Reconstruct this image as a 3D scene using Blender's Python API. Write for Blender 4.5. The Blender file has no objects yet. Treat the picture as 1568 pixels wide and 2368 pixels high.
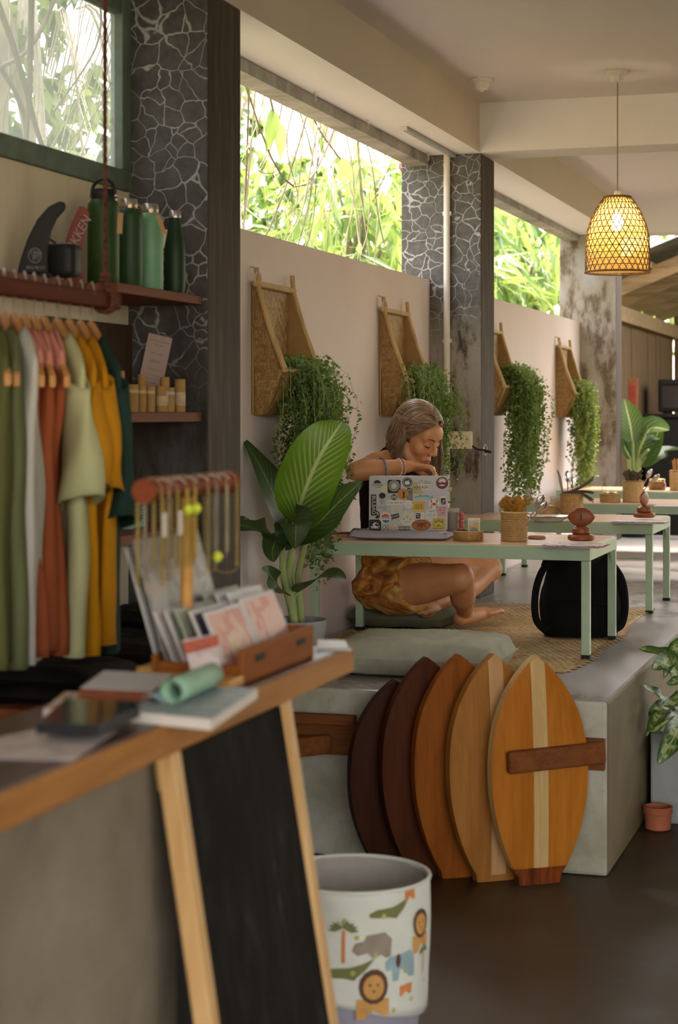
import bpy, bmesh, math, random
import numpy as np
from mathutils import Vector, Matrix, Euler, noise as mnoise

SC = bpy.context.scene
COL = SC.collection
PI = math.pi

# ---------------------------------------------------------------- camera
F = 4200.0 / 2368.0                     # focal length / long side of the frame
EYE = 1.4
YAW = math.radians(17.65)
CA, SA = math.cos(YAW), math.sin(YAW)
cam_d = bpy.data.cameras.new('camera')
cam = bpy.data.objects.new('camera', cam_d); COL.objects.link(cam)
cam.location = (0, 0, EYE)
cam.rotation_euler = (PI / 2, 0, YAW)
cam_d.sensor_fit = 'VERTICAL'; cam_d.sensor_height = 36.0; cam_d.sensor_width = 36.0
cam_d.lens = 36.0 * F
cam_d.shift_y = -229.0 / 2368.0
cam_d.clip_start = 0.05; cam_d.clip_end = 200
cam_d.dof.use_dof = True
cam_d.dof.focus_distance = 6.95
cam_d.dof.aperture_fstop = 4.2
SC.camera = cam

# ---------------------------------------------------------------- sky, sun, exposure
w = bpy.data.worlds.new('sky'); SC.world = w; w.use_nodes = True
nt = w.node_tree; nt.nodes.clear()
wo = nt.nodes.new('ShaderNodeOutputWorld'); bg = nt.nodes.new('ShaderNodeBackground')
sky = nt.nodes.new('ShaderNodeTexSky'); sky.sky_type = 'NISHITA'; sky.sun_disc = False
sky.sun_elevation = math.radians(52); sky.sun_rotation = math.radians(0)
sky.air_density = 1.0; sky.dust_density = 6.0; sky.ozone_density = 1.0
mx = nt.nodes.new('ShaderNodeMix'); mx.data_type = 'RGBA'; mx.inputs['Factor'].default_value = 0.88
mx.inputs[7].default_value = (0.43, 0.377, 0.312, 1)      # bright thin cloud
nt.links.new(sky.outputs[0], mx.inputs[6]); nt.links.new(mx.outputs[2], bg.inputs[0])
bg.inputs[1].default_value = 6.5
nt.links.new(bg.outputs[0], wo.inputs[0])
sun_d = bpy.data.lights.new('sun', 'SUN'); sun_d.energy = 3.6; sun_d.angle = math.radians(2.0); sun_d.color = (1.0, 0.93, 0.80)
sun = bpy.data.objects.new('sun', sun_d); COL.objects.link(sun)
sun.rotation_euler = Vector((-0.10, -0.62, -0.78)).to_track_quat('-Z', 'Y').to_euler()
SC.view_settings.view_transform = 'Standard'; SC.view_settings.look = 'None'
SC.view_settings.exposure = 0.75; SC.view_settings.gamma = 1.0; SC.view_settings.use_curve_mapping = False
SC.cycles.max_bounces = 8; SC.cycles.diffuse_bounces = 5; SC.cycles.transparent_max_bounces = 10

# ---------------------------------------------------------------- geometry from the measured photograph
def ray(px, py):
    u = (px - 784) / 4200.0; v = (955 - py) / 4200.0
    return Vector((-SA + u * CA, CA + u * SA, v))
def at_d(px, py, d): r = ray(px, py); return Vector((r.x * d, r.y * d, EYE + r.z * d))
def at_h(px, py, h): r = ray(px, py); return at_d(px, py, (h - EYE) / r.z)
def at_x(px, py, x): r = ray(px, py); return at_d(px, py, x / r.x)
def at_y(px, py, y): r = ray(px, py); return at_d(px, py, y / r.y)

def setp(o, label=None, cat=None, group=None, kind=None):
    if label: o['label'] = label
    if cat: o['category'] = cat
    if group: o['group'] = group
    if kind: o['kind'] = kind
    return o
def thing(name, label, cat, loc=(0, 0, 0), rz=0.0, group=None, rot=None):
    o = bpy.data.objects.new(name, None); COL.objects.link(o)
    o.empty_display_size = 0.05
    o.location = loc; o.rotation_euler = rot if rot else (0, 0, rz)
    return setp(o, label, cat, group)
def copy_tree(o, parent=None):
    c = o.copy(); COL.objects.link(c); c.parent = parent
    for ch in list(o.children): copy_tree(ch, c)
    return c

class MB:
    def __init__(s): s.v = []; s.f = []; s.m = []; s.uv = {}; s.mi = 0
    def add(s, vs, fs, mi=None):
        b = len(s.v); s.v.extend([tuple(p) for p in vs])
        for f in fs:
            s.f.append(tuple(b + i for i in f)); s.m.append(s.mi if mi is None else mi)
        return b
    def box(s, c, size, rot=None, mi=None):
        x, y, z = size[0] / 2, size[1] / 2, size[2] / 2
        vs = [Vector((a, b, d)) for a in (-x, x) for b in (-y, y) for d in (-z, z)]
        if rot is not None: vs = [rot @ p for p in vs]
        c = Vector(c); vs = [p + c for p in vs]
        s.add(vs, [(0, 1, 3, 2), (4, 6, 7, 5), (0, 4, 5, 1), (2, 3, 7, 6), (0, 2, 6, 4), (1, 5, 7, 3)], mi)
    def bx(s, x0, x1, y0, y1, z0, z1, mi=None):
        s.box(((x0 + x1) / 2, (y0 + y1) / 2, (z0 + z1) / 2), (abs(x1 - x0), abs(y1 - y0), abs(z1 - z0)), None, mi)
    def bar(s, a, b, wd, th, up=(0, 0, 1), mi=None):
        a, b = Vector(a), Vector(b); d = (b - a); L = d.length; d.normalize()
        up = Vector(up); sx = d.cross(up)
        if sx.length < 1e-4: sx = d.cross(Vector((1, 0, 0)))
        sx.normalize(); sz = sx.cross(d)
        M = Matrix((sx, d, sz)).transposed()
        s.box((a + b) / 2, (wd, L, th), M, mi)
    def tube(s, path, r, n=8, caps=True, mi=None, closed=False, flat=None):
        P = [Vector(p) for p in path]; k = len(P)
        R = r if isinstance(r, (list, tuple)) else [r] * k
        vs = []; ref = None
        for i in range(k):
            if closed: t = P[(i + 1) % k] - P[i - 1]
            else: t = P[min(i + 1, k - 1)] - P[max(i - 1, 0)]
            if t.length < 1e-9: t = Vector((0, 0, 1))
            t.normalize()
            if ref is None:
                ref = Vector((0, 0, 1)) if abs(t.z) < 0.9 else Vector((1, 0, 0))
            a = ref - t * ref.dot(t)
            if a.length < 1e-5: a = t.orthogonal()
            a.normalize(); ref = a; b = t.cross(a)
            for j in range(n):
                q = 2 * PI * j / n
                fx = 1.0 if flat is None else flat
                vs.append(P[i] + a * (R[i] * math.cos(q)) + b * (R[i] * fx * math.sin(q)))
        fs = []
        for i in range(k if closed else k - 1):
            i2 = (i + 1) % k
            for j in range(n):
                j2 = (j + 1) % n
                fs.append((i * n + j, i * n + j2, i2 * n + j2, i2 * n + j))
        if caps and not closed:
            fs.append(tuple(range(n - 1, -1, -1))); fs.append(tuple((k - 1) * n + j for j in range(n)))
        s.add(vs, fs, mi)
    def lathe(s, prof, n=24, c=(0, 0, 0), mi=None, M=None, capb=True, capt=True, sx=1.0, sy=1.0):
        c = Vector(c); vs = []
        for (r, z) in prof:
            for j in range(n):
                q = 2 * PI * j / n; p = Vector((r * math.cos(q) * sx, r * math.sin(q) * sy, z))
                if M is not None: p = M @ p
                vs.append(p + c)
        fs = []
        for i in range(len(prof) - 1):
            for j in range(n):
                j2 = (j + 1) % n
                fs.append((i * n + j, i * n + j2, (i + 1) * n + j2, (i + 1) * n + j))
        if capb: fs.append(tuple(range(n - 1, -1, -1)))
        if capt: fs.append(tuple((len(prof) - 1) * n + j for j in range(n)))
        s.add(vs, fs, mi)
    def ell(s, c, r, M=None, nu=16, nv=10, mi=None):
        if not isinstance(r, (tuple, list)): r = (r, r, r)
        c = Vector(c); vs = []; fs = []
        vs.append(Vector((0, 0, -r[2])))
        for i in range(1, nv):
            a = -PI / 2 + PI * i / nv
            for j in range(nu):
                q = 2 * PI * j / nu
                vs.append(Vector((r[0] * math.cos(a) * math.cos(q), r[1] * math.cos(a) * math.sin(q), r[2] * math.sin(a))))
        vs.append(Vector((0, 0, r[2])))
        for j in range(nu):
            j2 = (j + 1) % nu
            fs.append((0, 1 + j2, 1 + j))
            for i in range(nv - 2):
                a = 1 + i * nu
                fs.append((a + j, a + j2, a + nu + j2, a + nu + j))
            a = 1 + (nv - 2) * nu
            fs.append((a + j, a + j2, len(vs) - 1))
        if M is not None: vs = [M @ p for p in vs]
        s.add([p + c for p in vs], fs, mi)
    def prism(s, poly, origin, ax, ay, depth, mi=None):
        """poly (2D) in the plane origin+ax*u+ay*v, thickened along ax x ay by depth (centred)"""
        o = Vector(origin); ax = Vector(ax); ay = Vector(ay); nn = ax.cross(ay).normalized() * (depth / 2)
        k = len(poly)
        vs = [o + ax * u + ay * v + nn for u, v in poly] + [o + ax * u + ay * v - nn for u, v in poly]
        fs = [tuple(range(k)), tuple(range(2 * k - 1, k - 1, -1))]
        for i in range(k):
            j = (i + 1) % k; fs.append((i, k + i, k + j, j))
        s.add(vs, fs, mi)
    def grid(s, fn, nu, nv, mi=None, wrap=False, uv=False):
        vs = []; uvs = []
        for i in range(nu + (0 if wrap else 1)):
            for j in range(nv + 1):
                vs.append(fn(i / nu, j / nv)); uvs.append((i / nu, j / nv))
        n1 = nv + 1; fs = []; k = nu
        for i in range(k):
            i2 = (i + 1) % (nu if wrap else nu + 1)
            for j in range(nv):
                fs.append((i * n1 + j, i2 * n1 + j, i2 * n1 + j + 1, i * n1 + j + 1))
        b = s.add(vs, fs, mi)
        if uv:
            for i, q in enumerate(uvs): s.uv[b + i] = q
        return b
    def mesh(s, name, mats, smooth=True, ang=35):
        me = bpy.data.meshes.new(name); me.from_pydata(s.v, [], s.f)
        for m in (mats if isinstance(mats, (list, tuple)) else [mats]): me.materials.append(m)
        if max(s.m, default=0) > 0: me.polygons.foreach_set('material_index', s.m)
        if s.uv:
            L = me.uv_layers.new(name='UVMap'); li = np.empty(len(me.loops), dtype=np.int32)
            me.loops.foreach_get('vertex_index', li)
            arr = np.zeros((len(s.v), 2), dtype=np.float32)
            for k, q in s.uv.items(): arr[k] = q
            L.data.foreach_set('uv', arr[li].ravel())
        if smooth:
            me.shade_smooth()
            if ang < 180: me.set_sharp_from_angle(angle=math.radians(ang))
        me.update()
        return me
    def build(s, name, mats, parent=None, loc=None, smooth=True, ang=35, bevel=0, seg=2, label=None, cat=None, group=None, kind=None, rot=None, solid=0):
        me = s.mesh(name, mats, smooth, ang)
        o = bpy.data.objects.new(name, me); COL.objects.link(o)
        if parent is not None: o.parent = parent
        if loc is not None: o.location = loc
        if rot is not None: o.rotation_euler = rot
        if solid:
            md = o.modifiers.new('solid', 'SOLIDIFY'); md.thickness = solid; md.offset = 0
        if bevel:
            md = o.modifiers.new('bevel', 'BEVEL'); md.width = bevel; md.segments = seg; md.limit_method = 'ANGLE'; md.angle_limit = math.radians(40)
        return setp(o, label, cat, group, kind)

def crom(P, n=6):
    """smooth curve through the points"""
    P = [Vector(p) for p in P]; out = []
    for i in range(len(P) - 1):
        p0, p1, p2, p3 = P[max(i - 1, 0)], P[i], P[i + 1], P[min(i + 2, len(P) - 1)]
        for k in range(n): f = k / n; out.append(.5 * ((2 * p1) + (p2 - p0) * f + (2 * p0 - 5 * p1 + 4 * p2 - p3) * f * f + (3 * p1 - p0 - 3 * p2 + p3) * f ** 3))
    return out + [P[-1]]
def text_mesh(txt, size, depth=0.0004, align='CENTER', shear=0.0, squeeze=1.0):
    cu = bpy.data.curves.new('lettering', 'FONT'); cu.body = txt; cu.size = size; cu.align_x = align; cu.align_y = 'CENTER'
    cu.extrude = depth; cu.shear = shear; cu.resolution_u = 2
    o = bpy.data.objects.new('lettering', cu); COL.objects.link(o)
    dg = bpy.context.evaluated_depsgraph_get()
    me = bpy.data.meshes.new_from_object(o.evaluated_get(dg))
    bpy.data.objects.remove(o); bpy.data.curves.remove(cu)
    if squeeze != 1.0: me.transform(Matrix.Diagonal((squeeze, 1, 1, 1)))
    return me
def add_text(txt, size, mat, parent, M, name='lettering', depth=0.0004, shear=0.0, squeeze=1.0, align='CENTER'):
    me = text_mesh(txt, size, depth, align, shear, squeeze); me.materials.clear(); me.materials.append(mat)
    me.transform(M)
    o = bpy.data.objects.new(name, me); COL.objects.link(o); o.parent = parent
    return o
def mat_axes(o, ax, ay):
    ax = Vector(ax).normalized(); ay = Vector(ay).normalized(); az = ax.cross(ay)
    M = Matrix((ax, ay, az)).transposed().to_4x4(); M.translation = Vector(o); return M

# ---------------------------------------------------------------- materials
_M = {}
def srgb(r, g, b):
    def f(c):
        c /= 255.0
        return c / 12.92 if c <= 0.04045 else ((c + 0.055) / 1.055) ** 2.4
    return (f(r), f(g), f(b), 1.0)
class NT:
    def __init__(s, name):
        s.m = bpy.data.materials.new(name); s.m.use_nodes = True; s.t = s.m.node_tree
        s.b = s.t.nodes['Principled BSDF']; s.out = s.t.nodes['Material Output']
    def n(s, typ, **kw):
        x = s.t.nodes.new(typ)
        for k, v in kw.items(): setattr(x, k, v)
        return x
    def l(s, a, b): s.t.links.new(a, b)
    def coord(s, scale=(1, 1, 1), out='Object', rot=(0, 0, 0)):
        tc = s.n('ShaderNodeTexCoord'); mp = s.n('ShaderNodeMapping')
        mp.inputs['Scale'].default_value = scale; mp.inputs['Rotation'].default_value = rot
        s.l(tc.outputs[out], mp.inputs[0]); return mp.outputs[0]
    def noise(s, vec, scale=5, detail=4, rough=0.55, dist=0.0):
        x = s.n('ShaderNodeTexNoise'); x.inputs['Scale'].default_value = scale; x.inputs['Detail'].default_value = detail
        x.inputs['Roughness'].default_value = rough; x.inputs['Distortion'].default_value = dist
        if vec is not None: s.l(vec, x.inputs['Vector'])
        return x
    def ramp(s, fac, stops, interp='LINEAR'):
        r = s.n('ShaderNodeValToRGB'); r.color_ramp.interpolation = interp
        e = r.color_ramp.elements
        while len(e) < len(stops): e.new(0.5)
        for i, (p, c) in enumerate(stops):
            e[i].position = p; e[i].color = c if len(c) == 4 else (*c, 1)
        s.l(fac, r.inputs[0]); return r.outputs[0]
    def mix(s, fac, a, b, blend='MIX'):
        x = s.n('ShaderNodeMix', data_type='RGBA', blend_type=blend)
        for sock, v in ((x.inputs[0], fac), (x.inputs[6], a), (x.inputs[7], b)):
            if isinstance(v, (int, float)): sock.default_value = v
            elif isinstance(v, tuple): sock.default_value = v
            else: s.l(v, sock)
        return x.outputs[2]
    def math(s, op, a, b=0.5, clamp=False):
        x = s.n('ShaderNodeMath', operation=op, use_clamp=clamp)
        for sock, v in ((x.inputs[0], a), (x.inputs[1], b)):
            if isinstance(v, (int, float)): sock.default_value = v
            else: s.l(v, sock)
        return x.outputs[0]
    def bump(s, h, strength=0.3, dist=0.01):
        x = s.n('ShaderNodeBump'); x.inputs['Strength'].default_value = strength; x.inputs['Distance'].default_value = dist
        s.l(h, x.inputs['Height']); s.l(x.outputs[0], s.b.inputs['Normal'])
    def col(s, c):
        if isinstance(c, tuple): s.b.inputs['Base Color'].default_value = c
        else: s.l(c, s.b.inputs['Base Color'])
    def set(s, rough=None, metal=None, spec=None, sheen=None, trans=None, ior=None, alpha=None, coat=None):
        for k, v in (('Roughness', rough), ('Metallic', metal), ('Specular IOR Level', spec), ('Sheen Weight', sheen), ('Transmission Weight', trans), ('IOR', ior), ('Alpha', alpha), ('Coat Weight', coat)):
            if v is None: continue
            if isinstance(v, (int, float)): s.b.inputs[k].default_value = v
            else: s.l(v, s.b.inputs[k])
def scale_c(c, k): return (min(1, c[0] * k), min(1, c[1] * k), min(1, c[2] * k), 1)
def plain(name, c, rough=0.6, metal=0.0, var=0.12, nscale=30, bump=0.0, spec=None, sheen=None, coat=None):
    if name in _M: return _M[name]
    k = NT(name); v = k.coord(); n = k.noise(v, nscale, 3)
    k.col(k.ramp(n.outputs['Fac'], [(0.3, scale_c(c, 1 - var)), (0.7, scale_c(c, 1 + var))]))
    k.set(rough, metal, (.28 if metal < .5 and rough > .3 else .5) if spec is None else spec, sheen, coat=coat)
    if bump: k.bump(n.outputs['Fac'], bump, 0.002)
    _M[name] = k.m; return k.m
def wood(name, c1, c2, axis='Y', scale=1.0, rough=0.45, dark=None, coat=None, spec=.22):
    """grain that runs along the given object axis"""
    if name in _M: return _M[name]
    k = NT(name); sc = {'X': (1.2, 14, 14), 'Y': (14, 1.2, 14), 'Z': (14, 14, 1.2)}[axis]
    sc = tuple(q * scale for q in sc)
    v = k.coord(sc); n1 = k.noise(v, 2.2, 5, 0.6, 0.6); n2 = k.noise(v, 9, 3, 0.6)
    f = k.math('ADD', k.math('MULTIPLY', n1.outputs['Fac'], 0.7), k.math('MULTIPLY', n2.outputs['Fac'], 0.3))
    st = [(0.34, c1), (0.62, c2)]
    if dark: st = [(0.26, dark), (0.40, c1), (0.64, c2)]
    k.col(k.ramp(f, st)); k.set(rough, coat=coat, spec=spec); k.bump(f, 0.12, 0.002)
    _M[name] = k.m; return k.m
def leafmat(name, c1, c2, trans=0.45, tc=None, nscale=6, rough=0.42):
    if name in _M: return _M[name]
    k = NT(name); v = k.coord(); n = k.noise(v, nscale, 2)
    oi = k.n('ShaderNodeNewGeometry')
    f = k.math('ADD', k.math('MULTIPLY', n.outputs['Fac'], 0.5), k.math('MULTIPLY', oi.outputs['Random Per Island'], 0.5))
    c = k.ramp(f, [(0.25, c1), (0.75, c2)])
    k.col(c); k.set(rough)
    t = k.n('ShaderNodeBsdfTranslucent'); ms = k.n('ShaderNodeMixShader'); ms.inputs[0].default_value = trans
    tcol = k.mix(0.55, c, tc if tc else (0.30, 0.38, 0.09, 1))
    k.l(tcol, t.inputs[0]); k.l(k.b.outputs[0], ms.inputs[1]); k.l(t.outputs[0], ms.inputs[2]); k.l(ms.outputs[0], k.out.inputs[0])
    _M[name] = k.m; return k.m
def emit(name, c, s):
    k = NT(name); k.col((0, 0, 0, 1)); k.b.inputs['Emission Color'].default_value = c; k.b.inputs['Emission Strength'].default_value = s
    return k.m
# ================================================================ the setting
XW, XC = -2.20, -1.95          # wall plane, room face of the columns
HC, HB, HP = 2.85, 2.62, 0.531 # ceiling, beam underside, platform top
def plaster(name, c, var=0.10, stain=None, rough=0.85):
    k = NT(name); v = k.coord(); n1 = k.noise(v, 1.3, 5, 0.6); n2 = k.noise(v, 60, 3)
    c1 = k.ramp(n1.outputs['Fac'], [(0.3, scale_c(c, 1 - var)), (0.7, scale_c(c, 1 + var))])
    if stain:
        vs = k.coord((6, 6, 0.8)); n3 = k.noise(vs, 1.2, 5, 0.65)
        c1 = k.mix(k.ramp(n3.outputs['Fac'], [(0.52, (0, 0, 0)), (0.78, (1, 1, 1))]), c1, stain)
    k.col(c1); k.set(rough); k.bump(n2.outputs['Fac'], 0.08, 0.002); return k.m
def concrete(name, c, dark, light, rough=0.6, sc=2.2, bumpy=0.2, spec=.25):
    k = NT(name); v = k.coord(); n1 = k.noise(v, sc, 7, 0.65, 0.5); n2 = k.noise(v, sc * 14, 4); n3 = k.noise(v, sc * 0.45, 3)
    f = k.math('ADD', k.math('MULTIPLY', n1.outputs['Fac'], 0.6), k.math('MULTIPLY', n3.outputs['Fac'], 0.4))
    cc = k.ramp(f, [(0.32, dark), (0.5, c), (0.68, light)])
    cc = k.mix(k.ramp(n2.outputs['Fac'], [(0.60, (0, 0, 0)), (0.90, (.55, .55, .55))]), cc, scale_c(dark, 0.8))
    k.col(cc)
    k.set(k.ramp(n1.outputs['Fac'], [(0.3, (rough - .12,) * 3), (0.7, (rough + .12,) * 3)]), spec=spec); k.bump(n2.outputs['Fac'], bumpy, 0.003)
    return k.m
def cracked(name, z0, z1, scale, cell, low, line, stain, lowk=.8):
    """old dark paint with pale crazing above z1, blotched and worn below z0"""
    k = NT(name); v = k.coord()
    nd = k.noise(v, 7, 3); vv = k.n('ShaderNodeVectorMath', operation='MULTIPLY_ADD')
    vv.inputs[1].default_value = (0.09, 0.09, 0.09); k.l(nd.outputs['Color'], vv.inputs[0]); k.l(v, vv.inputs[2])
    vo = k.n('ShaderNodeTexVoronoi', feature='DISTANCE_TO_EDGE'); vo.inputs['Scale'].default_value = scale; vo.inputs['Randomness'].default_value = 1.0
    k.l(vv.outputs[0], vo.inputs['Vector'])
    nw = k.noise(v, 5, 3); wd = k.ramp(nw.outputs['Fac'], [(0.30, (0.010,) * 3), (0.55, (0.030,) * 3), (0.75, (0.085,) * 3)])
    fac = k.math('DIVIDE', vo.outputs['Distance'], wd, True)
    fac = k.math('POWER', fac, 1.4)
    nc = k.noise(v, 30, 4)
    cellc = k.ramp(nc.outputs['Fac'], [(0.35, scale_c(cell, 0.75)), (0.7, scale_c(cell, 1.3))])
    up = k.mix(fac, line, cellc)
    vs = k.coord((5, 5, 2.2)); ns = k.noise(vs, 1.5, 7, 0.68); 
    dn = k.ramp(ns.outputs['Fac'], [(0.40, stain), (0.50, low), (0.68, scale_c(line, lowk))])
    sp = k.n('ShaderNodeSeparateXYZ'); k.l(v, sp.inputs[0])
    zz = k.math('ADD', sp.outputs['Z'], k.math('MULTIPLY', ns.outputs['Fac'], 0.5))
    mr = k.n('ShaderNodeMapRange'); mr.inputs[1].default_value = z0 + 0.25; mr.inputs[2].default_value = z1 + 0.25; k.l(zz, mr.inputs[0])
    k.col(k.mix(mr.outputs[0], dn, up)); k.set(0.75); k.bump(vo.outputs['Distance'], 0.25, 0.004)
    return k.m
m_wall = plaster('wall_plaster', (0.69, 0.585, 0.545, 1), 0.05)
m_wall0 = plaster('wall_plaster_left', (0.62, 0.54, 0.40, 1), 0.06, (0.50, 0.41, 0.28, 1))
m_ceil = plaster('ceiling_paint', (0.64, 0.60, 0.595, 1), 0.03)
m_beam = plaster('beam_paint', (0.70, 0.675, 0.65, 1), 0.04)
m_beamf = plaster('beam_face_shaded', (0.52, 0.44, 0.36, 1), 0.04)  # beam paint browned: low light on the room face put into the colour
m_lint = concrete('rough_lintel', (0.30, 0.28, 0.25, 1), (0.10, 0.09, 0.08, 1), (0.5, 0.48, 0.44, 1), 0.85, 5)
m_floor = concrete('polished_floor', (0.050, 0.030, 0.013, 1), (0.020, 0.013, 0.006, 1), (0.095, 0.060, 0.030, 1), 0.45, 1.6, 0.1)
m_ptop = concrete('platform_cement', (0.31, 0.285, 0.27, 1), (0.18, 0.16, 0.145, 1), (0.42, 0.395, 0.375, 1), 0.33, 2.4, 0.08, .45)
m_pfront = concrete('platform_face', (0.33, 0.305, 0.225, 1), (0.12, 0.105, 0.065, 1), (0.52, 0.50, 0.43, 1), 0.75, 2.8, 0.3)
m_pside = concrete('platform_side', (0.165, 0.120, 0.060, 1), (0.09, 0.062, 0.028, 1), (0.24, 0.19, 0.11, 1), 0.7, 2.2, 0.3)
m_ground = concrete('garden_soil', (0.16, 0.14, 0.07, 1), (0.07, 0.08, 0.03, 1), (0.25, 0.24, 0.12, 1), 0.95, 1.2)
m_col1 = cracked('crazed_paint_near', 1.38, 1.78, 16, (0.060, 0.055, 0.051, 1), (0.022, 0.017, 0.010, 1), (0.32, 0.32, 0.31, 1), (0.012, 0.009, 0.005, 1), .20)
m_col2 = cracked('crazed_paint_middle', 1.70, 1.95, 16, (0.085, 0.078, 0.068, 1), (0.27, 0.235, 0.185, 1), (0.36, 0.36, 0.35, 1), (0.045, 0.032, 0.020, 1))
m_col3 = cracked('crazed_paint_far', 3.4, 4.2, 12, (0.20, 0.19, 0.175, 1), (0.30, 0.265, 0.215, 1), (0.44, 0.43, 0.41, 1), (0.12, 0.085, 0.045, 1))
def streaked(name, c):
    k = NT(name); v = k.coord((22, 22, 2.0)); n = k.noise(v, 1.6, 6, 0.65)
    k.col(k.ramp(n.outputs['Fac'], [(0.35, scale_c(c, 0.6)), (0.55, c), (0.72, scale_c(c, 1.9))])); k.set(0.7, spec=.2); k.bump(n.outputs['Fac'], 0.2, 0.003); return k.m
m_cside = streaked('column_side', (0.058, 0.040, 0.028, 1))

def struct(name, mb, mats, parent=None, bevel=0, **kw):
    return mb.build(name, mats, parent, kind=None if parent else 'structure', smooth=False, bevel=bevel, **kw)
b = MB(); b.bx(-2.2, 3.4, -2.2, 13.2, -0.12, 0.0); struct('floor', b, m_floor)
b = MB(); b.bx(-40, 40, -20, 60, -0.35, -0.13); struct('ground', b, m_ground)
# platform: front, side and top each in its own colour and finish
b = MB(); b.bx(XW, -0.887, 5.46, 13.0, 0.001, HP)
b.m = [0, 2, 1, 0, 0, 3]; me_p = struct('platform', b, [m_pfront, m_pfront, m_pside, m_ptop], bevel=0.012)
# left wall: three panels under the openings
b = MB(); b.bx(XW - .03, XW, -2.2, 4.88, 0, 2.045); b.bx(XW - .14, XW, -2.2, 2.7, 2.045, HB)
struct('wall_left', b, m_wall0)
b = MB(); b.bx(XW - .14, XW, 5.15, 8.33, 0, 2.03); b.bx(XW - .14, XW, 8.61, 12.35, 0, 2.025)
struct('wall_left', b, m_wall)
b = MB(); b.bx(XW - .10, XW - 0.005, 5.15, 8.33, 2.572, HB - .001); b.bx(XW - .10, XW - 0.005, 8.61, 12.35, 2.58, HB - .001)
struct('trim_1', b, m_lint)
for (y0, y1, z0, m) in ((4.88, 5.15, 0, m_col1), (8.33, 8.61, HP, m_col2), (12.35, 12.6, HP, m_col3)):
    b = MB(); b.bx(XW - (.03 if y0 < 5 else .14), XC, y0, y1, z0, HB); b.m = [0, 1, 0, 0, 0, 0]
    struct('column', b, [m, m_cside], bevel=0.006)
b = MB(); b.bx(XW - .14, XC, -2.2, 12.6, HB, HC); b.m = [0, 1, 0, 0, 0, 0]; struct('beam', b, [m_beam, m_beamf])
for y0 in (4.88, 8.30, 12.35):
    if y0 == 4.88: continue
    b = MB(); b.bx(XC, 3.4, y0, y0 + .25, HB, HC); struct('beam', b, m_beam)
b = MB(); b.bx(XW - .14, 3.4, -2.2, 12.6, HC, HC + .15); struct('ceiling', b, m_ceil)
b = MB(); b.bx(3.4, 3.54, 0.9, 6.9, 0, HC + .15); b.bx(3.4, 3.54, -2.34, 0.9, 2.72, HC + .15); struct('wall_right', b, m_wall)
b = MB(); b.bx(XW - .14, -1.5, -2.34, -2.2, 0, HC + .15); b.bx(-1.5, 3.54, -2.34, -2.2, 2.72, HC + .15); struct('wall_back', b, m_wall)   # the shop front stands open
for y0 in (6.9, 12.35):
    b = MB(); b.bx(3.15, 3.4, y0, y0 + .25, 0, HB if y0 > 5 else HC); struct('column', b, m_cside)
# glazed window over the clothes rail
m_frame = plain('window_paint', (0.115, 0.15, 0.115, 1), 0.6, var=0.25, nscale=14)
k = NT('dusty_glass'); tr = k.n('ShaderNodeBsdfTransparent'); gl = k.n('ShaderNodeBsdfGlossy'); gl.inputs['Roughness'].default_value = 0.05
df = k.n('ShaderNodeBsdfTranslucent'); df.inputs[0].default_value = (0.17, 0.185, 0.165, 1)
a = k.n('ShaderNodeMixShader'); v = k.coord(); n = k.noise(v, 2.5, 4)
k.l(k.ramp(n.outputs['Fac'], [(0.3, (0.42,) * 3), (0.7, (0.60,) * 3)]), a.inputs[0]); k.l(tr.outputs[0], a.inputs[1]); k.l(df.outputs[0], a.inputs[2])
a2 = k.n('ShaderNodeMixShader'); a2.inputs[0].default_value = 0.06; k.l(a.outputs[0], a2.inputs[1]); k.l(gl.outputs[0], a2.inputs[2]); k.l(a2.outputs[0], k.out.inputs[0])
m_glass = k.m
wn = thing('window_1', None, None, (XW, 3.8, 2.06)); wn['kind'] = 'structure'
def wl(y0, y1, z0, z1, x0=-0.029, x1=0.012):
    q = MB(); q.bx(x0, x1, y0 - 3.8, y1 - 3.8, z0 - 2.06, z1 - 2.06); return q
wl(2.7, 4.88, 2.046, 2.105).build('window_frame', m_frame, wn, smooth=False, bevel=.004)
wl(4.815, 4.875, 2.105, 2.615).build('window_frame', m_frame, wn, smooth=False, bevel=.004)
wl(2.7, 4.815, 2.555, 2.615).build('window_frame', m_frame, wn, smooth=False, bevel=.004)
wl(2.7, 2.76, 2.105, 2.555).build('window_frame', m_frame, wn, smooth=False, bevel=.004)
wl(2.76, 4.815, 2.105, 2.555, -0.014, -0.010).build('pane', m_glass, wn, smooth=False)
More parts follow.
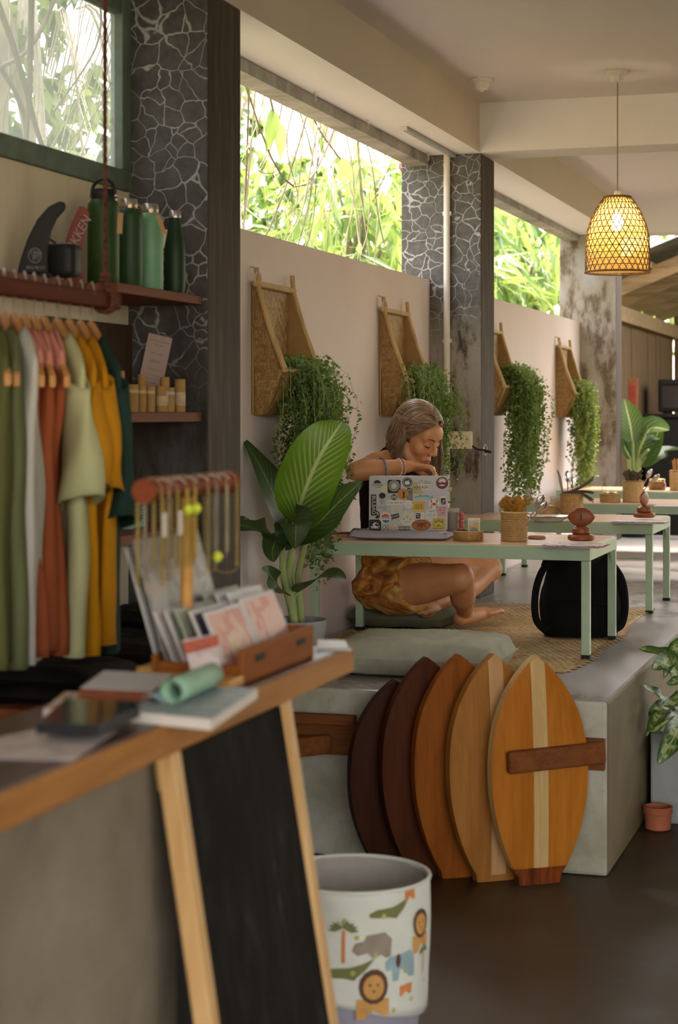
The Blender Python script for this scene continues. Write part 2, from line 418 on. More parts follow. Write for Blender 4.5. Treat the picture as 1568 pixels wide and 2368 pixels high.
# ================================================================ plants: shared helpers
def nrm(a): return a / np.maximum(np.linalg.norm(a, axis=1, keepdims=True), 1e-9)
def leaf_mesh(name, P, D, N, L, W, mats, mi=None, fold=0.18, droop=0.15):
    """many small folded leaves in one mesh: base P, direction D, face normal N"""
    P = np.asarray(P, float); D = nrm(np.asarray(D, float)); N = np.asarray(N, float)
    S = nrm(np.cross(D, N)); N = np.cross(S, D); n = len(P)
    L = np.asarray(L, float).reshape(-1, 1) * np.ones((n, 1)); W = np.asarray(W, float).reshape(-1, 1) * np.ones((n, 1))
    v = np.empty((n, 5, 3))
    v[:, 0] = P; v[:, 2] = P + D * L * .45 - N * W * fold
    v[:, 1] = P + D * L * .42 + S * W * .5; v[:, 3] = P + D * L * .42 - S * W * .5
    v[:, 4] = P + D * L - N * L * droop
    f = np.array([(0, 2, 1), (0, 3, 2), (1, 2, 4), (2, 3, 4)])
    fs = (f[None] + (np.arange(n) * 5)[:, None, None]).reshape(-1, 3)
    me = bpy.data.meshes.new(name)
    me.vertices.add(n * 5); me.vertices.foreach_set('co', v.reshape(-1))
    me.loops.add(len(fs) * 3); me.loops.foreach_set('vertex_index', fs.reshape(-1).astype(np.int32))
    me.polygons.add(len(fs)); me.polygons.foreach_set('loop_start', np.arange(0, len(fs) * 3, 3, dtype=np.int32))
    for m in (mats if isinstance(mats, list) else [mats]): me.materials.append(m)
    if mi is not None: me.polygons.foreach_set('material_index', np.repeat(np.asarray(mi, dtype=np.int32), 4))
    me.update(calc_edges=True); me.validate()
    return me
def put(name, me, parent=None, **kw):
    o = bpy.data.objects.new(name, me); COL.objects.link(o)
    if parent is not None: o.parent = parent
    return setp(o, **kw)

m_lf_dark = leafmat('leaf_dark', (0.020, 0.075, 0.008, 1), (0.06, 0.16, 0.018, 1), 0.45)
m_lf_mid = leafmat('leaf_mid', (0.055, 0.125, 0.022, 1), (0.15, 0.25, 0.050, 1), 0.5)
m_lf_pale = leafmat('leaf_pale', (0.14, 0.23, 0.045, 1), (0.34, 0.42, 0.12, 1), 0.55)
m_twig = plain('twig_bark', (0.16, 0.125, 0.075, 1), 0.8, var=0.4, nscale=12)
m_twig2 = plain('vine_bark', (0.36, 0.33, 0.20, 1), 0.7, var=0.4, nscale=8)

RB_ = random.Random(3)
def bushy(name, label, cat, loc, ext, ncl, per, L, W, mats, trunk, seed, droop=-0.55, group=None, gap=None):
    """a tree of leaf bunches: ext = half sizes, loc = base on the ground, crown centre at loc + trunk height"""
    R = np.random.RandomState(seed); t = thing(name, label, cat, loc, group=group)
    C = R.normal(size=(ncl * 3, 3)); C = nrm(C) * (R.uniform(0.15, 1.0, (ncl * 3, 1)) ** 0.5)
    C = C * np.array(ext) + np.array((0, 0, trunk))
    if gap is not None: C = C[[not gap(c[0] + loc[0], c[1] + loc[1], c[2] + loc[2]) for c in C]]
    C = C[:ncl]
    n = len(C)
    ax = R.normal(size=(n, 3)); ax[:, 2] = np.abs(ax[:, 2]) * droop; ax = nrm(ax)
    P = np.repeat(C, per, 0); A = np.repeat(ax, per, 0)
    s = R.uniform(0, 1, (n * per, 1)); Lc = np.repeat(R.uniform(.7, 1.4, (n, 1)), per, 0)
    P = P + A * s * L * 2.2 * Lc
    Dv = nrm(A * 0.8 + R.normal(size=(n * per, 3)) * 0.55 + np.array((0, 0, -0.35)))
    N = R.normal(size=(n * per, 3)) * 0.5 + np.array((0, 0, 1.0))
    sz = R.uniform(.6, 1.25, n * per) * L
    mi = np.repeat(R.choice(len(mats), n, p=None), per)
    me = leaf_mesh('foliage', P, Dv, N, sz, sz * (W / L), mats, mi)
    put('foliage', me, t, kind='stuff')
    b = MB()
    b.tube([(0, 0, 0), (0.1, 0.05, trunk * .4), (0, 0, trunk * .8), (0.1, 0, trunk)], [.10, .08, .06, .03], 8)
    for i in range(0, n, max(1, n // 26)):
        c = Vector(C[i]); m = Vector((c.x * .35, c.y * .35, trunk * .55 + c.z * .25))
        q = crom([(0, 0, trunk * .45), m, (m + c) / 2 + Vector((RB_.uniform(-.15, .15), RB_.uniform(-.2, .2), RB_.uniform(-.1, .15))), c], 4); b.tube(q, [.030 - .025 * e / (len(q) - 1) for e in range(len(q))], 5)
    b.build('trunk_and_branches', m_twig, t, kind='stuff')
    return t

RN = random.Random(7)
def gap1(x, y, z):      # leave the open sky the photograph shows in the upper middle of the first opening
    d = -SA * x + CA * y; px = 784 + 4200 * (x * CA + y * SA) / d; py = 955 - 4200 * (z - EYE) / d
    return (640 < px < 880 and py < 345 - (px - 640) * .05 and RN.random() < .72)
bushy('broadleaf_tree', 'dark green broadleaf tree behind the vines at the left of the unglazed opening', 'tree',
      (-5.2, 13.0, -.13), (1.3, 1.9, 1.9), 420, 16, .13, .065, [m_lf_dark, m_lf_dark, m_lf_dark, m_lf_mid], 2.75, 3, gap=gap1)
bushy('broadleaf_tree', 'yellow-green broadleaf tree behind the middle of the vine tangle', 'tree',
      (-4.7, 16.2, -.13), (1.3, 2.2, 1.7), 420, 16, .15, .07, [m_lf_mid, m_lf_dark, m_lf_pale], 2.6, 5, gap=gap1)
bushy('bamboo_clump', 'bright long-leaved bamboo clump seen through the opening beyond the second column', 'bamboo',
      (-3.7, 16.6, -.13), (0.7, 2.6, 1.75), 330, 12, .34, .05, [m_lf_pale, m_lf_mid, m_lf_dark], 2.7, 8, droop=-0.9)
bushy('bamboo_clump', 'pale long-leaved bamboo clump beside the red pipe outside the wall', 'bamboo',
      (-3.6, 11.9, -.13), (0.55, 1.3, 1.2), 150, 11, .30, .045, [m_lf_pale, m_lf_mid], 2.5, 9, droop=-0.9, gap=gap1)
bushy('tall_tree', 'pale green tree rising above the shed roof at the right edge', 'tree',
      (-1.3, 22.5, -.13), (2.2, 1.5, 1.8), 320, 14, .26, .08, [m_lf_pale, m_lf_mid], 3.4, 12)
bushy('broadleaf_tree', 'dense broadleaf tree behind the dry palm and the dusty window', 'tree',
      (-5.0, 9.0, -.13), (1.2, 1.5, 1.5), 300, 15, .16, .08, [m_lf_dark, m_lf_mid, m_lf_pale], 2.7, 15)
for (lab, loc, ext, sd) in (('added dark tree outside the open right side, unseen, blocking low sky', (5.6, 10.2, -.13), (1.3, 2.2, 1.9), 41), ('added dark tree behind the shed on the right, unseen, blocking low sky', (4.2, 15.5, -.13), (2.0, 1.6, 2.0), 42)):
    bushy('sky_blocker_tree', lab, 'tree', loc, ext, 420, 14, .24, .12, [m_lf_dark, m_lf_mid, m_lf_dark], 2.0, sd)  # unseen trees added to hold back bright low sky and its glare
# a low thicket that closes the foot of the garden wall
bushy('thicket', 'low dark thicket at the foot of the trees outside the wall', 'shrub',
      (-8.6, 17.0, -.13), (1.2, 7.0, 1.3), 500, 14, .2, .09, [m_lf_dark, m_lf_mid], 1.5, 14)

# leafy branch hanging close to the opening
def big_leaf(b, p, d, up, L, Wd, curl=.25, nu=6, mi=None, wave=0.0):
    p = Vector(p); d = Vector(d).normalized(); s = d.cross(Vector(up))
    if s.length < 1e-4: s = d.orthogonal()
    s.normalize(); n = s.cross(d)
    def fn(u, v):
        wv = Wd * (math.sin(PI * min(1, u ** .8)) ** .85) * (1 - .25 * u) if 0 < u < 1 else 0.0005
        q = (v - .5) * wv
        return p + d * (L * u) - n * (curl * L * u * u) + s * q + n * (abs(v - .5) * 2) ** 1.3 * wv * .22 + n * (wave * math.sin(u * 17 + (v > .5) * 2) * abs(v - .5))
    b.grid(fn, nu, 4, mi, uv=True)
def leafy_branch(name, label, tops, leaf_mats, nleaf, L, Wd, seed):
    r = random.Random(seed); t = thing(name, label, 'branch', tops[0][0])
    o = Vector(tops[0][0]); i = 0
    for path in tops:
        P = [Vector(p) - o for p in path]
        tb = MB(); q_ = crom(P, 4); tb.tube(q_, [.008 * (1 - .6 * k / len(q_)) for k in range(len(q_))], 6); tb.build('twig', m_twig, t)
        for k in range(nleaf):
            q = (k + r.random()) / nleaf * (len(P) - 1); a = min(int(q), len(P) - 2); p = P[a].lerp(P[a + 1], q - a)
            d = Vector((r.uniform(-.5, .5), r.uniform(-.8, .8), r.uniform(-1.3, -.2)))
            lb = MB(); big_leaf(lb, (0, 0, 0), d, (r.uniform(-.3, .9), r.uniform(-1, -.2), .5), L * r.uniform(.7, 1.3), Wd * r.uniform(.8, 1.2), r.uniform(.0, .3))
            lb.build('leaf', leaf_mats[i % len(leaf_mats)], t, loc=p, ang=180); i += 1
    return t
leafy_branch('leafy_branch', 'leafy branch with large green leaves at the left end of the opening',
             [[(-2.50, 5.6, 3.1), (-2.46, 5.75, 2.75), (-2.48, 5.85, 2.4), (-2.44, 5.95, 2.05)],
              [(-2.55, 6.0, 3.0), (-2.52, 6.1, 2.6), (-2.6, 6.2, 2.25), (-2.5, 6.25, 1.95)]], [m_lf_mid, m_lf_pale, m_lf_dark], 13, .16, .075, 21)
leafy_branch('leafy_branch', 'sparse leaves hanging from the top middle of the opening',
             [[(-2.62, 7.1, 3.0), (-2.6, 7.2, 2.75), (-2.6, 7.3, 2.62)], [(-2.7, 7.9, 3.0), (-2.66, 8.0, 2.75), (-2.6, 8.2, 2.6)]], [m_lf_mid, m_lf_pale], 4, .15, .065, 22)
leafy_branch('leafy_branch', 'hazy leafy branch across the top of the dusty window',
             [[(-2.75, 3.7, 3.0), (-2.7, 4.2, 2.72), (-2.75, 4.6, 2.55), (-2.7, 4.9, 2.35)], [(-2.9, 4.2, 3.0), (-2.9, 4.6, 2.75), (-2.8, 4.9, 2.6)]],
             [m_lf_pale, m_lf_mid], 12, .17, .09, 23)
# tangle of bare vines
t = thing('vine_tangle', 'tangle of bare hanging vines across the unglazed opening', 'vine', (-2.7, 7.0, 3.0)); r = random.Random(4)
for i in range(84):
    y0 = r.uniform(-1.2, 1.9); x0 = r.uniform(-.45, .30); sw = r.uniform(-.55, .45) - .12; sx = r.uniform(-.42, .30)
    L = r.uniform(.8, 1.35); pts = []
    for k in range(9):
        q = k / 8
        pts.append((min(x0 + .07 * math.sin(q * 4 + i) + sx * q * (.6 + .4 * q), .36), y0 + sw * q * (1.15 - .3 * q) + .05 * math.sin(q * 9 + i * 2), .05 - L * q - .22 * abs(sw) * math.sin(q * PI) + (.30 * q ** 3 if i % 3 == 0 else 0) + .03 * math.sin(q * 6 + i)))
    b = MB(); rr = r.choice([.0018, .0022, .003, .0048]); pts = crom(pts, 4); b.tube(pts, [rr * (1 - .5 * k / len(pts)) for k in range(len(pts))], 5)
    b.build('vine', m_twig2 if i % 3 else m_twig, t)
for i in range(7):
    y0 = r.uniform(-1.2, .6); xa, xb = r.uniform(-.3, .2), r.uniform(-.5, .2); pts = [(xa + (xb - xa) * q, y0 + 1.2 * q, -.1 - .85 * math.sin(PI * q) * (0.6 + .1 * i)) for q in [k / 10 for k in range(11)]]
    b = MB(); b.tube(pts, .0045, 5); b.build('vine', m_twig, t)
# dry palm behind the dusty window
m_dry = plain('dry_frond', (0.62, 0.57, 0.45, 1), 0.8, var=.25)
t = thing('dry_palm', 'pale dry palm fronds and stems behind the dusty window', 'palm', (-3.3, 6.3, -.13)); r = random.Random(6)
b = MB(); b.tube([(0, -.2, 0), (0, -.2, 1.8), (.02, -.18, 3.4)], [.05, .045, .04], 8); b.tube([(.1, .15, 0), (.1, .05, 2.2), (.0, -.2, 3.3)], [.03, .025, .02], 7); b.build('stem', m_twig2, t)
for i in range(11):
    a = r.uniform(0, 2 * PI); l = r.uniform(.5, .9); base = Vector((.3 * math.cos(a) - .1, .55 * math.sin(a), 3.2)); b = MB()
    P = [base + Vector((math.cos(a) * l * q * .4, math.sin(a) * l * q * .5, .15 * math.sin(q * 2.5) - 1.25 * q * q)) for q in [k / 8 for k in range(9)]]
    b.tube(P, .006, 5)
    for k in range(1, 9):
        for sg in (-1, 1):
            for e in (0, .5):
                p = P[k].lerp(P[k - 1], e)
                b.bar(p, p + Vector((sg * .07 * math.sin(a) + r.uniform(-.02, .02), sg * .07 * math.cos(a), -.26)), .010, .001)
    b.build('frond', m_dry, t, smooth=False)
t = thing('bare_branches', 'bare crooked branches close behind the dusty window', 'branch', (-2.5, 4.5, 2.0)); r = random.Random(16)
for P in ([(-.1, .45, 1.0), (-.1, .25, .55), (-.06, .42, .3), (-.1, .5, .02)], [(-.1, -.5, .2), (-.05, 0, .33), (-.1, .5, .5), (-.1, .7, .7)], [(0, .36, .85), (-.02, .38, .4), (0, .30, .1)], [(-.1, .05, .9), (-.04, .3, .5), (0, .42, .2), (0, .6, .12)]):
    b = MB(); b.tube(crom(P, 4), [.011 - .005 * e / 12 for e in range(13)], 6); b.build('branch', m_twig, t)
# red downpipe outside
m_redp = plain('red_pipe_paint', (0.22, 0.055, 0.035, 1), 0.55, var=.25)
p = at_x(996, 500, -2.42); t = thing('downpipe', 'rusty red downpipe outside the far end of the opening', 'pipe', (-2.42, p.y, -.13))
b = MB(); b.tube([(0, 0, 0), (0, 0, 2.55)], .024, 12); b.build('pipe', m_redp, t)
b = MB(); b.tube([(0, 0, 2.5), (-.01, -.04, 2.57), (-.05, -.36, 2.78)], .024, 12); b.build('elbow', m_redp, t)
for z in (1.0, 2.33): b = MB(); b.tube([(0, 0, z), (0, 0, z + .03)], .029, 12); b.build('collar', m_redp, t)

# ================================================================ the dim shed beyond the last column
m_plank = wood('shed_plank', (0.055, 0.033, 0.016, 1), (0.16, 0.095, 0.042, 1), 'Z', 1.0, 0.7)
m_rafter = wood('shed_rafter', (0.15, 0.095, 0.045, 1), (0.30, 0.20, 0.10, 1), 'X', 0.6, 0.7)
m_corr = plain('corrugated_sheet', (0.14, 0.13, 0.11, 1), 0.6, var=.3, nscale=10)
m_black = plain('black_enamel', (0.012, 0.011, 0.010, 1), 0.45, var=.3)
sh = thing('shed', 'dim brown plank shed with sloping roof beyond the last column', 'shed', (-2.2, 14.0, 0))
me0 = None; r = random.Random(2)
for i in range(19):
    b = MB(); b.bx(-.03, 0, 0, .235, 0, 2.19)
    o = b.build('plank', m_plank, sh, loc=(r.uniform(-.01, .01), -1.2 + i * .24, 0), smooth=False, bevel=.004)
for i in range(16):
    b = MB(); b.bx(0, .235, 0, .03, 0, 3.2); b.build('plank', m_plank, sh, loc=(i * .24, 3.42 + r.uniform(-.01, .01), 0), smooth=False, bevel=.004)
b = MB(); b.bx(-.02, .06, -1.2, 3.4, 2.1, 2.22); b.build('wall_plate', m_rafter, sh, smooth=False, bevel=.006)
for i in range(5):
    b = MB(); y = .05 + i * .8; b.bar((-.15, y, 2.30), (3.8, y, 2.30 + 3.95 * .40), .05, .12); b.build('rafter', m_rafter, sh, smooth=False, bevel=.006)
for i in range(4):
    b = MB(); y = -.05; z = 2.2 + .4 * (i * .5)
    x0 = .25 + i * .62; b.bar((x0, -.1, 2.43 + x0 * .4), (x0, 3.5, 2.43 + x0 * .4), .05, .05); b.build('purlin', m_rafter, sh, smooth=False, bevel=.005)
b = MB()
b.grid(lambda u, v: Vector((-.35 + 4.2 * u, -.35 + 4.0 * v, 2.46 + (-.2 + 4.0 * u) * .41 + .014 * math.sin(v * 4.0 / .09 * 2 * PI * .5))), 3, 176); b.build('roof_sheet', m_corr, sh, solid=.004)
p = at_y(1490, 955, 15.2)
t = thing('dark_counter', 'black kitchen counter in the dim shed at the right edge', 'counter', (p.x, 15.2, 0))
b = MB(); b.bx(0, 1.8, 0, .6, .05, 1.36); b.build('cabinet', m_black, t, bevel=.01, smooth=False); b = MB(); b.bx(-.02, 1.82, -.03, .62, 1.36, 1.395); b.build('worktop', m_black, t, bevel=.005, smooth=False)
b = MB(); b.bx(.05, 1.75, .05, .55, 0, .05); b.build('plinth', m_black, t, smooth=False)
t = thing('oven', 'black square oven standing on the dark shed counter', 'oven', (p.x + .10, 15.3, 1.396))
b = MB(); b.bx(0, .55, 0, .42, .012, .285); b.build('casing', m_black, t, bevel=.012, smooth=False); b = MB(); b.bx(.03, .40, -.012, 0, .04, .26); b.build('door', plain('oven_glass', (.03, .025, .022, 1), .2), t, bevel=.004, smooth=False)
b = MB(); b.tube([(.05, -.03, .245), (.38, -.03, .245)], .008, 8); b.build('handle', m_black, t)
for x in (.05, .5): b = MB(); b.bx(x - .02, x + .02, .05, .37, 0, .012); b.build('foot', m_black, t)
p = at_y(1459, 932, 14.6)
t = thing('menu_board', 'orange-brown board leaning by the shed wall behind the far plant', 'board', (p.x, 14.6, 0))
m_orng = plain('orange_board', (.30, .10, .035, 1), .6, var=.2); b = MB(); b.bx(-.055, .055, -.01, .01, 1.10, 1.68); b.build('panel', m_orng, t, smooth=False, bevel=.003)
b = MB(); b.bx(-.04, .04, -.02, -.01, 1.35, 1.62); b.build('poster', plain('red_print', (.30, .05, .03, 1), .6), t, smooth=False)
b = MB(); b.bx(-.02, .02, -.01, .01, 0, 1.11); b.build('post', m_plank, t, smooth=False)
# ================================================================ tables on the platform
m_green = plain('green_enamel', (0.33, 0.42, 0.29, 1), 0.4, var=.06, nscale=8)
m_top = wood('table_plank', (0.50, 0.31, 0.17, 1), (0.68, 0.46, 0.28, 1), 'X', 0.7, 0.3)
m_rubber = plain('black_rubber', (0.012, 0.012, 0.012, 1), 0.7)
HT = 0.393
def make_table(label, loc, L=1.035, W=0.60):
    t = thing('low_table', label, 'table', loc, group=None)
    n = 5; pw = (W - .012) / n
    for i in range(n):
        b = MB(); b.bx(.006, L - .006, .006 + i * pw + .0015, .006 + (i + 1) * pw - .0015, HT - .018, HT)
        b.build('top_plank', m_top, t, smooth=False, bevel=.0015)
    b = MB(); s = .046
    b.bx(0, L, 0, .022, HT - .005 - s, HT - .004); b.build('rail', m_green, t, smooth=False, bevel=.002)
    b = MB(); b.bx(0, L, W - .022, W, HT - .005 - s, HT - .004); b.build('rail', m_green, t, smooth=False, bevel=.002)
    b = MB(); b.bx(0, .022, .0225, W - .0225, HT - .005 - s, HT - .004); b.build('rail', m_green, t, smooth=False, bevel=.002)
    b = MB(); b.bx(L - .022, L, .0225, W - .0225, HT - .005 - s, HT - .004); b.build('rail', m_green, t, smooth=False, bevel=.002)
    for x in (0.001, L - .031):
        for y in (0.001, W - .031):
            b = MB(); b.bx(x, x + .030, y, y + .030, .012, HT - .006 - s); g = b.build('leg', m_green, t, smooth=False, bevel=.002)
            b = MB(); b.bx(x - .001, x + .031, y - .001, y + .031, 0, .012); b.build('foot_cap', m_rubber, g, smooth=False)
            sy = 1 if y < .1 else -1; yy = y + .03 if sy > 0 else y   # curved gusset under the end rail
            b = MB(); P = [(0, 0), (0, -.075)] + [(sy * .05 * (1 - math.cos(q * PI / 8)), -.075 + .075 * math.sin(q * PI / 8)) for q in (1, 2, 3)] + [(sy * .05, 0)]
            b.prism(P, (x + .015, yy, HT - .006 - s), (0, 1, 0), (0, 0, 1), .006); b.build('gusset', m_green, t, smooth=False)
    return t
make_table('nearest low table with pale green frame under the sticker-covered laptop', (-2.125, 6.32, HP + .0085))
make_table('second low green-framed table, the one carrying the white plate', (-2.125, 7.90, HP + .0005))
make_table('third low green-framed table, behind the table with the plate', (-2.125, 9.50, HP + .0005))
make_table('farthest low green-framed table, nearest the end column', (-2.125, 11.10, HP + .0005))

# ================================================================ jute rug
k = NT('jute'); v = k.coord((1, 1, 1)); n = k.noise(v, 9, 4); n2 = k.noise(v, 90, 2)
k.col(k.mix(k.ramp(n2.outputs['Fac'], [(.4, (0, 0, 0)), (.7, (.6, .6, .6))]), k.ramp(n.outputs['Fac'], [(.3, (.40, .25, .09, 1)), (.7, (.58, .42, .20, 1))]), (.17, .09, .03, 1))); k.set(.75)
m_jute = k.m
b = MB(); x0, x1, y0, y1 = -2.15, -1.085, 6.0, 8.1; nx, ny = 38, 70
def rug_edge(y): return .012 * math.sin(y * 7.3) + .02 * math.sin(y * 2.9 + 1) - .02
vs = []
b.box(((x0 + x1) / 2 - .01, (y0 + y1) / 2, .003), (x1 - x0 - .05, y1 - y0 - .03, .005))
for j in range(ny):
    for i in range(nx):
        cx = x0 + (x1 - x0 + rug_edge(y0 + (y1 - y0) * j / ny)) * (i + .5 + (.25 if j % 2 else -.25)) / nx; cy = y0 + (y1 - y0) * (j + .5) / ny
        hx, hy = (x1 - x0) / nx * .62, (y1 - y0) / ny * .60; q = .35 if i % 2 else -.35
        ca, sa2 = math.cos(q), math.sin(q)
        pts = [(-hx, 0, .0025), (-hx * .4, -hy, .003), (hx * .4, -hy, .003), (hx, 0, .0025), (hx * .4, hy, .003), (-hx * .4, hy, .003), (0, 0, .009)]
        P = [(cx + a * ca - c * sa2, cy + a * sa2 + c * ca, z) for a, c, z in pts]
        b.add(P, [(0, 1, 6), (1, 2, 6), (2, 3, 6), (3, 4, 6), (4, 5, 6), (5, 0, 6)])
rug = b.build('jute_rug', m_jute, loc=(0, 0, HP), ang=180, label='braided golden jute rug under the nearest table and the black backpack', cat='rug')

# ================================================================ cushions
def cushion_mesh(b, w, d, h, nu=26, nv=26, puff=.24, seed=0, crease=.004, e=6.0):
    def fn(sgn):
        def g(u, v):
            x = (u * 2 - 1); y = (v * 2 - 1)
            ex = (1 - abs(x) ** e); ey = (1 - abs(y) ** e)
            z = (max(0, ex) * max(0, ey)) ** puff
            nz = mnoise.noise(Vector((x * 2.3 + seed, y * 2.3, seed))) * crease * 2 + mnoise.noise(Vector((x * 6 + seed, y * 6, 3))) * crease
            rx = (1 - .03 * (y * y)); ry = (1 - .03 * x * x)
            return Vector((x * w / 2 * rx, y * d / 2 * ry, h / 2 + sgn * (h / 2 * z) + nz * z))
        return g
    b.grid(fn(1), nu, nv); b.grid(fn(-1), nv, nu)
def fabric(name, c, var=.12, rough=.9, sc=14, wv=260, bump=.25):
    k = NT(name); v = k.coord(); n = k.noise(v, sc, 4); n2 = k.noise(v, wv, 2)
    k.col(k.ramp(n.outputs['Fac'], [(.3, scale_c(c, 1 - var)), (.7, scale_c(c, 1 + var))])); k.set(rough, spec=.15); k.bump(n2.outputs['Fac'], bump, .002); return k.m
m_cush = fabric('sage_canvas', (.34, .33, .25, 1)); m_olive = fabric('olive_canvas', (.13, .125, .075, 1))
t = thing('floor_cushion', 'pale sage square cushion on the front edge of the platform', 'cushion', (-1.575, 5.905, HP + .0005))
b = MB(); cushion_mesh(b, .56, .40, .125, seed=1); b.build('cover', m_cush, t, ang=180)
b = MB(); b.tube([(-.27, -.195, .062), (.27, -.195, .062), (.275, .19, .062), (-.275, .19, .062)], .004, 6, closed=True); b.build('piping', m_cush, t)
t = thing('seat_cushion', 'olive cushion that the woman sits on', 'cushion', (-1.985, 7.22, HP + .0085))
b = MB(); cushion_mesh(b, .40, .54, .085, seed=2); b.build('cover', m_olive, t, ang=180)
b = MB(); b.tube([(-.19, -.265, .042), (.19, -.265, .042), (.193, .26, .042), (-.193, .26, .042)], .0035, 6, closed=True); b.build('piping', m_olive, t)

# ================================================================ backpack
m_bag = fabric('black_canvas', (.006, .0055, .006, 1), .2, .95)
p = at_h(1343, 1468, HP + .012)
t = thing('backpack', 'slouched black backpack on the jute rug under the table end', 'bag', (p.x, p.y, HP + .012), rz=.25)
b = MB()
def bagfn(u, v):
    a = u * 2 * PI; z = v * .300
    w = .150 * (1 - .16 * v ** 3) * (.93 + .12 * math.sin(PI * min(1, v * 1.1))); d = .105 * (1 - .42 * v ** 4) * (.85 + .2 * math.sin(PI * v))
    ca, sa2 = math.cos(a), math.sin(a); e = .82
    x = w * math.copysign(abs(ca) ** e, ca); y = d * math.copysign(abs(sa2) ** e, sa2)
    n = mnoise.noise(Vector((x * 14, y * 14, z * 9))) * .012
    zz = z + (.030 * math.cos((x + .06) * 36) - .03 * (x / .155) ** 2) * v ** 4
    return Vector((x + n * ca, y + n * sa2, max(0, zz)))
b.grid(bagfn, 40, 20, wrap=True)
top = [bagfn(i / 40, 1) for i in range(40)]; bot = [bagfn(i / 40, 0) for i in range(40)]
b.add([q for q in top] + [Vector((0, 0, .275))], [(i, (i + 1) % 40, 40) for i in range(40)])
b.add([q for q in bot] + [Vector((0, 0, 0))], [((i + 1) % 40, i, 40) for i in range(40)])
b.build('body', m_bag, t, ang=180)
def strap(P, r, fl, nm): q = crom(P); b = MB(); b.tube(q, r, 10, flat=fl); b.build(nm, m_bag, t)
strap([(-.10, -.06, .295), (-.150, -.075, .255), (-.178, -.085, .17), (-.176, -.09, .07), (-.135, -.09, .022)], .0145, .55, 'shoulder_strap')
strap([(.115, .02, .27), (.152, .0, .21), (.163, -.015, .12), (.150, -.03, .05), (.120, -.045, .03)], .022, .7, 'shoulder_strap')
strap([(-.13, -.02, .26), (-.105, -.01, .318), (-.075, 0, .345), (-.04, 0, .330), (.0, 0, .292), (.03, 0, .285)], .026, .8, 'gathered_top')
strap([(.02, 0, .28), (.055, .0, .306), (.085, .01, .314), (.118, .02, .275)], .018, .8, 'gathered_top')
strap([(-.07, -.035, .335), (-.04, -.05, .34), (.0, -.055, .30)], .007, 1, 'grab_loop')
strap([(-.115, -.096, .11), (-.06, -.112, .135), (.0, -.116, .14), (.06, -.112, .135), (.115, -.09, .11)], .006, 1, 'pocket_seam')

# ================================================================ wooden boards in their rack
cols = [((.022, .0065, .0028, 1), (.042, .012, .005, 1)), ((.036, .0095, .0032, 1), (.075, .020, .0065, 1)), ((.15, .040, .004, 1), (.26, .075, .009, 1)),
        ((.23, .090, .017, 1), (.35, .150, .034, 1)), ((.31, .098, .008, 1), (.44, .155, .018, 1))]
m_pale = wood('pale_strip', (.46, .28, .10, 1), (.58, .39, .17, 1), 'Z', 1, .4); m_burn = wood('red_resin', (.05, .012, .004, 1), (.22, .05, .010, 1), 'Z', 1.5, .35)
BL, BW = .675, .312
def outline(z):            # half width of a board at height fraction z (0 tail, 1 nose)
    if z < .04: return .21 + .3 * z
    if z < .48: q = (z - .04) / .44; return .222 + .278 * math.sin(q * PI / 2) ** .78
    q = (z - .48) / .52; return .5 * max(0.0, 1 - q ** 2.5) ** .88
def board_shape(b, x0, x1, f0, f1, z0=0.0, z1=1.0, nz=34, nx=6, th=.044, rail=None):
    """solid slice of the board between width fractions x0..x1 (x of the outline); gently domed face and rocker"""
    def surf(sg):
        def g(u, v):
            z = z0 + (z1 - z0) * v; hw = outline(z) * BW; lo, hi = max(-hw, x0 * BW), min(hw, x1 * BW)
            if hi < lo: lo = hi = min(max(lo, -hw), hw)
            x = lo + (hi - lo) * u; e = 1 - (abs(x) / max(hw, 1e-4)) ** 4 if hw > 1e-4 else 0
            y = (th / 2) * (.78 + .22 * max(0, e)); rock = .03 * (z - .42) ** 2 * 2.2
            return Vector((x, sg * y + rock, z * BL))
        return g
    b.grid(surf(-1), nx, nz); b.grid(lambda u, v: surf(1)(1 - u, v), nx, nz)
    for e in (0, 1):
        b.grid(lambda u, v: surf(-1)(e, v).lerp(surf(1)(e, v), u if e else 1 - u), 1, nz, rail if e == 0 else None)
    b.grid(lambda u, v: surf(-1)(u, 0).lerp(surf(1)(u, 0), 1 - v), nx, 1)
names = ['darkest brown wooden bodyboard at the back left of the rack', 'dark reddish-brown wooden bodyboard, second from the back of the rack', 'chestnut-orange wooden bodyboard in the middle of the rack',
         'light honey wooden bodyboard with faint cracks, second from the front', 'front honey wooden bodyboard with pale centre stripe and dark resin tail']
bx = [-1.512, -1.410, -1.308, -1.198, -1.070]
for i in range(5):
    m = wood('board_%d' % i, cols[i][0], cols[i][1], 'Z', .7, .55, spec=.07)
    sc = [.86, .97, .99, 1.0, 1.0][i]
    t = thing('bodyboard', names[i], 'board', (bx[i], 5.325 + [.02, .015, .01, 0, 0][i], .001), rot=(math.radians(-1.2), 0, math.radians(36)), group=None)
    t.scale = (1.0, 1.0, sc)
    z0 = .075 if i == 4 else (.03 if i == 3 else 0)
    b = MB(); board_shape(b, -.5, -.075 if i >= 3 else .5, 0, 0, z0, rail=1 if i == 4 else None); b.build('deck', [m, m_pale] if i == 4 else m, t, ang=50)
    if i >= 3:
        b = MB(); board_shape(b, -.0745, .075, 0, 0, z0, nx=3); b.build('centre_stripe', m_pale if i == 4 else wood('tan_strip', (.40, .22, .09, 1), (.50, .30, .13, 1), 'Z', 1, .4), t, ang=50)
        b = MB(); board_shape(b, .0755, .5, 0, 0, z0); b.build('deck', m, t, ang=50)
        b = MB(); board_shape(b, -.5, .5, 0, 0, 0, z0, nz=4); b.build('resin_tail', m_burn if i == 4 else m, t, ang=50)
m_rack = wood('rack_wood', (.115, .034, .007, 1), (.20, .065, .014, 1), 'X', .8, .75)
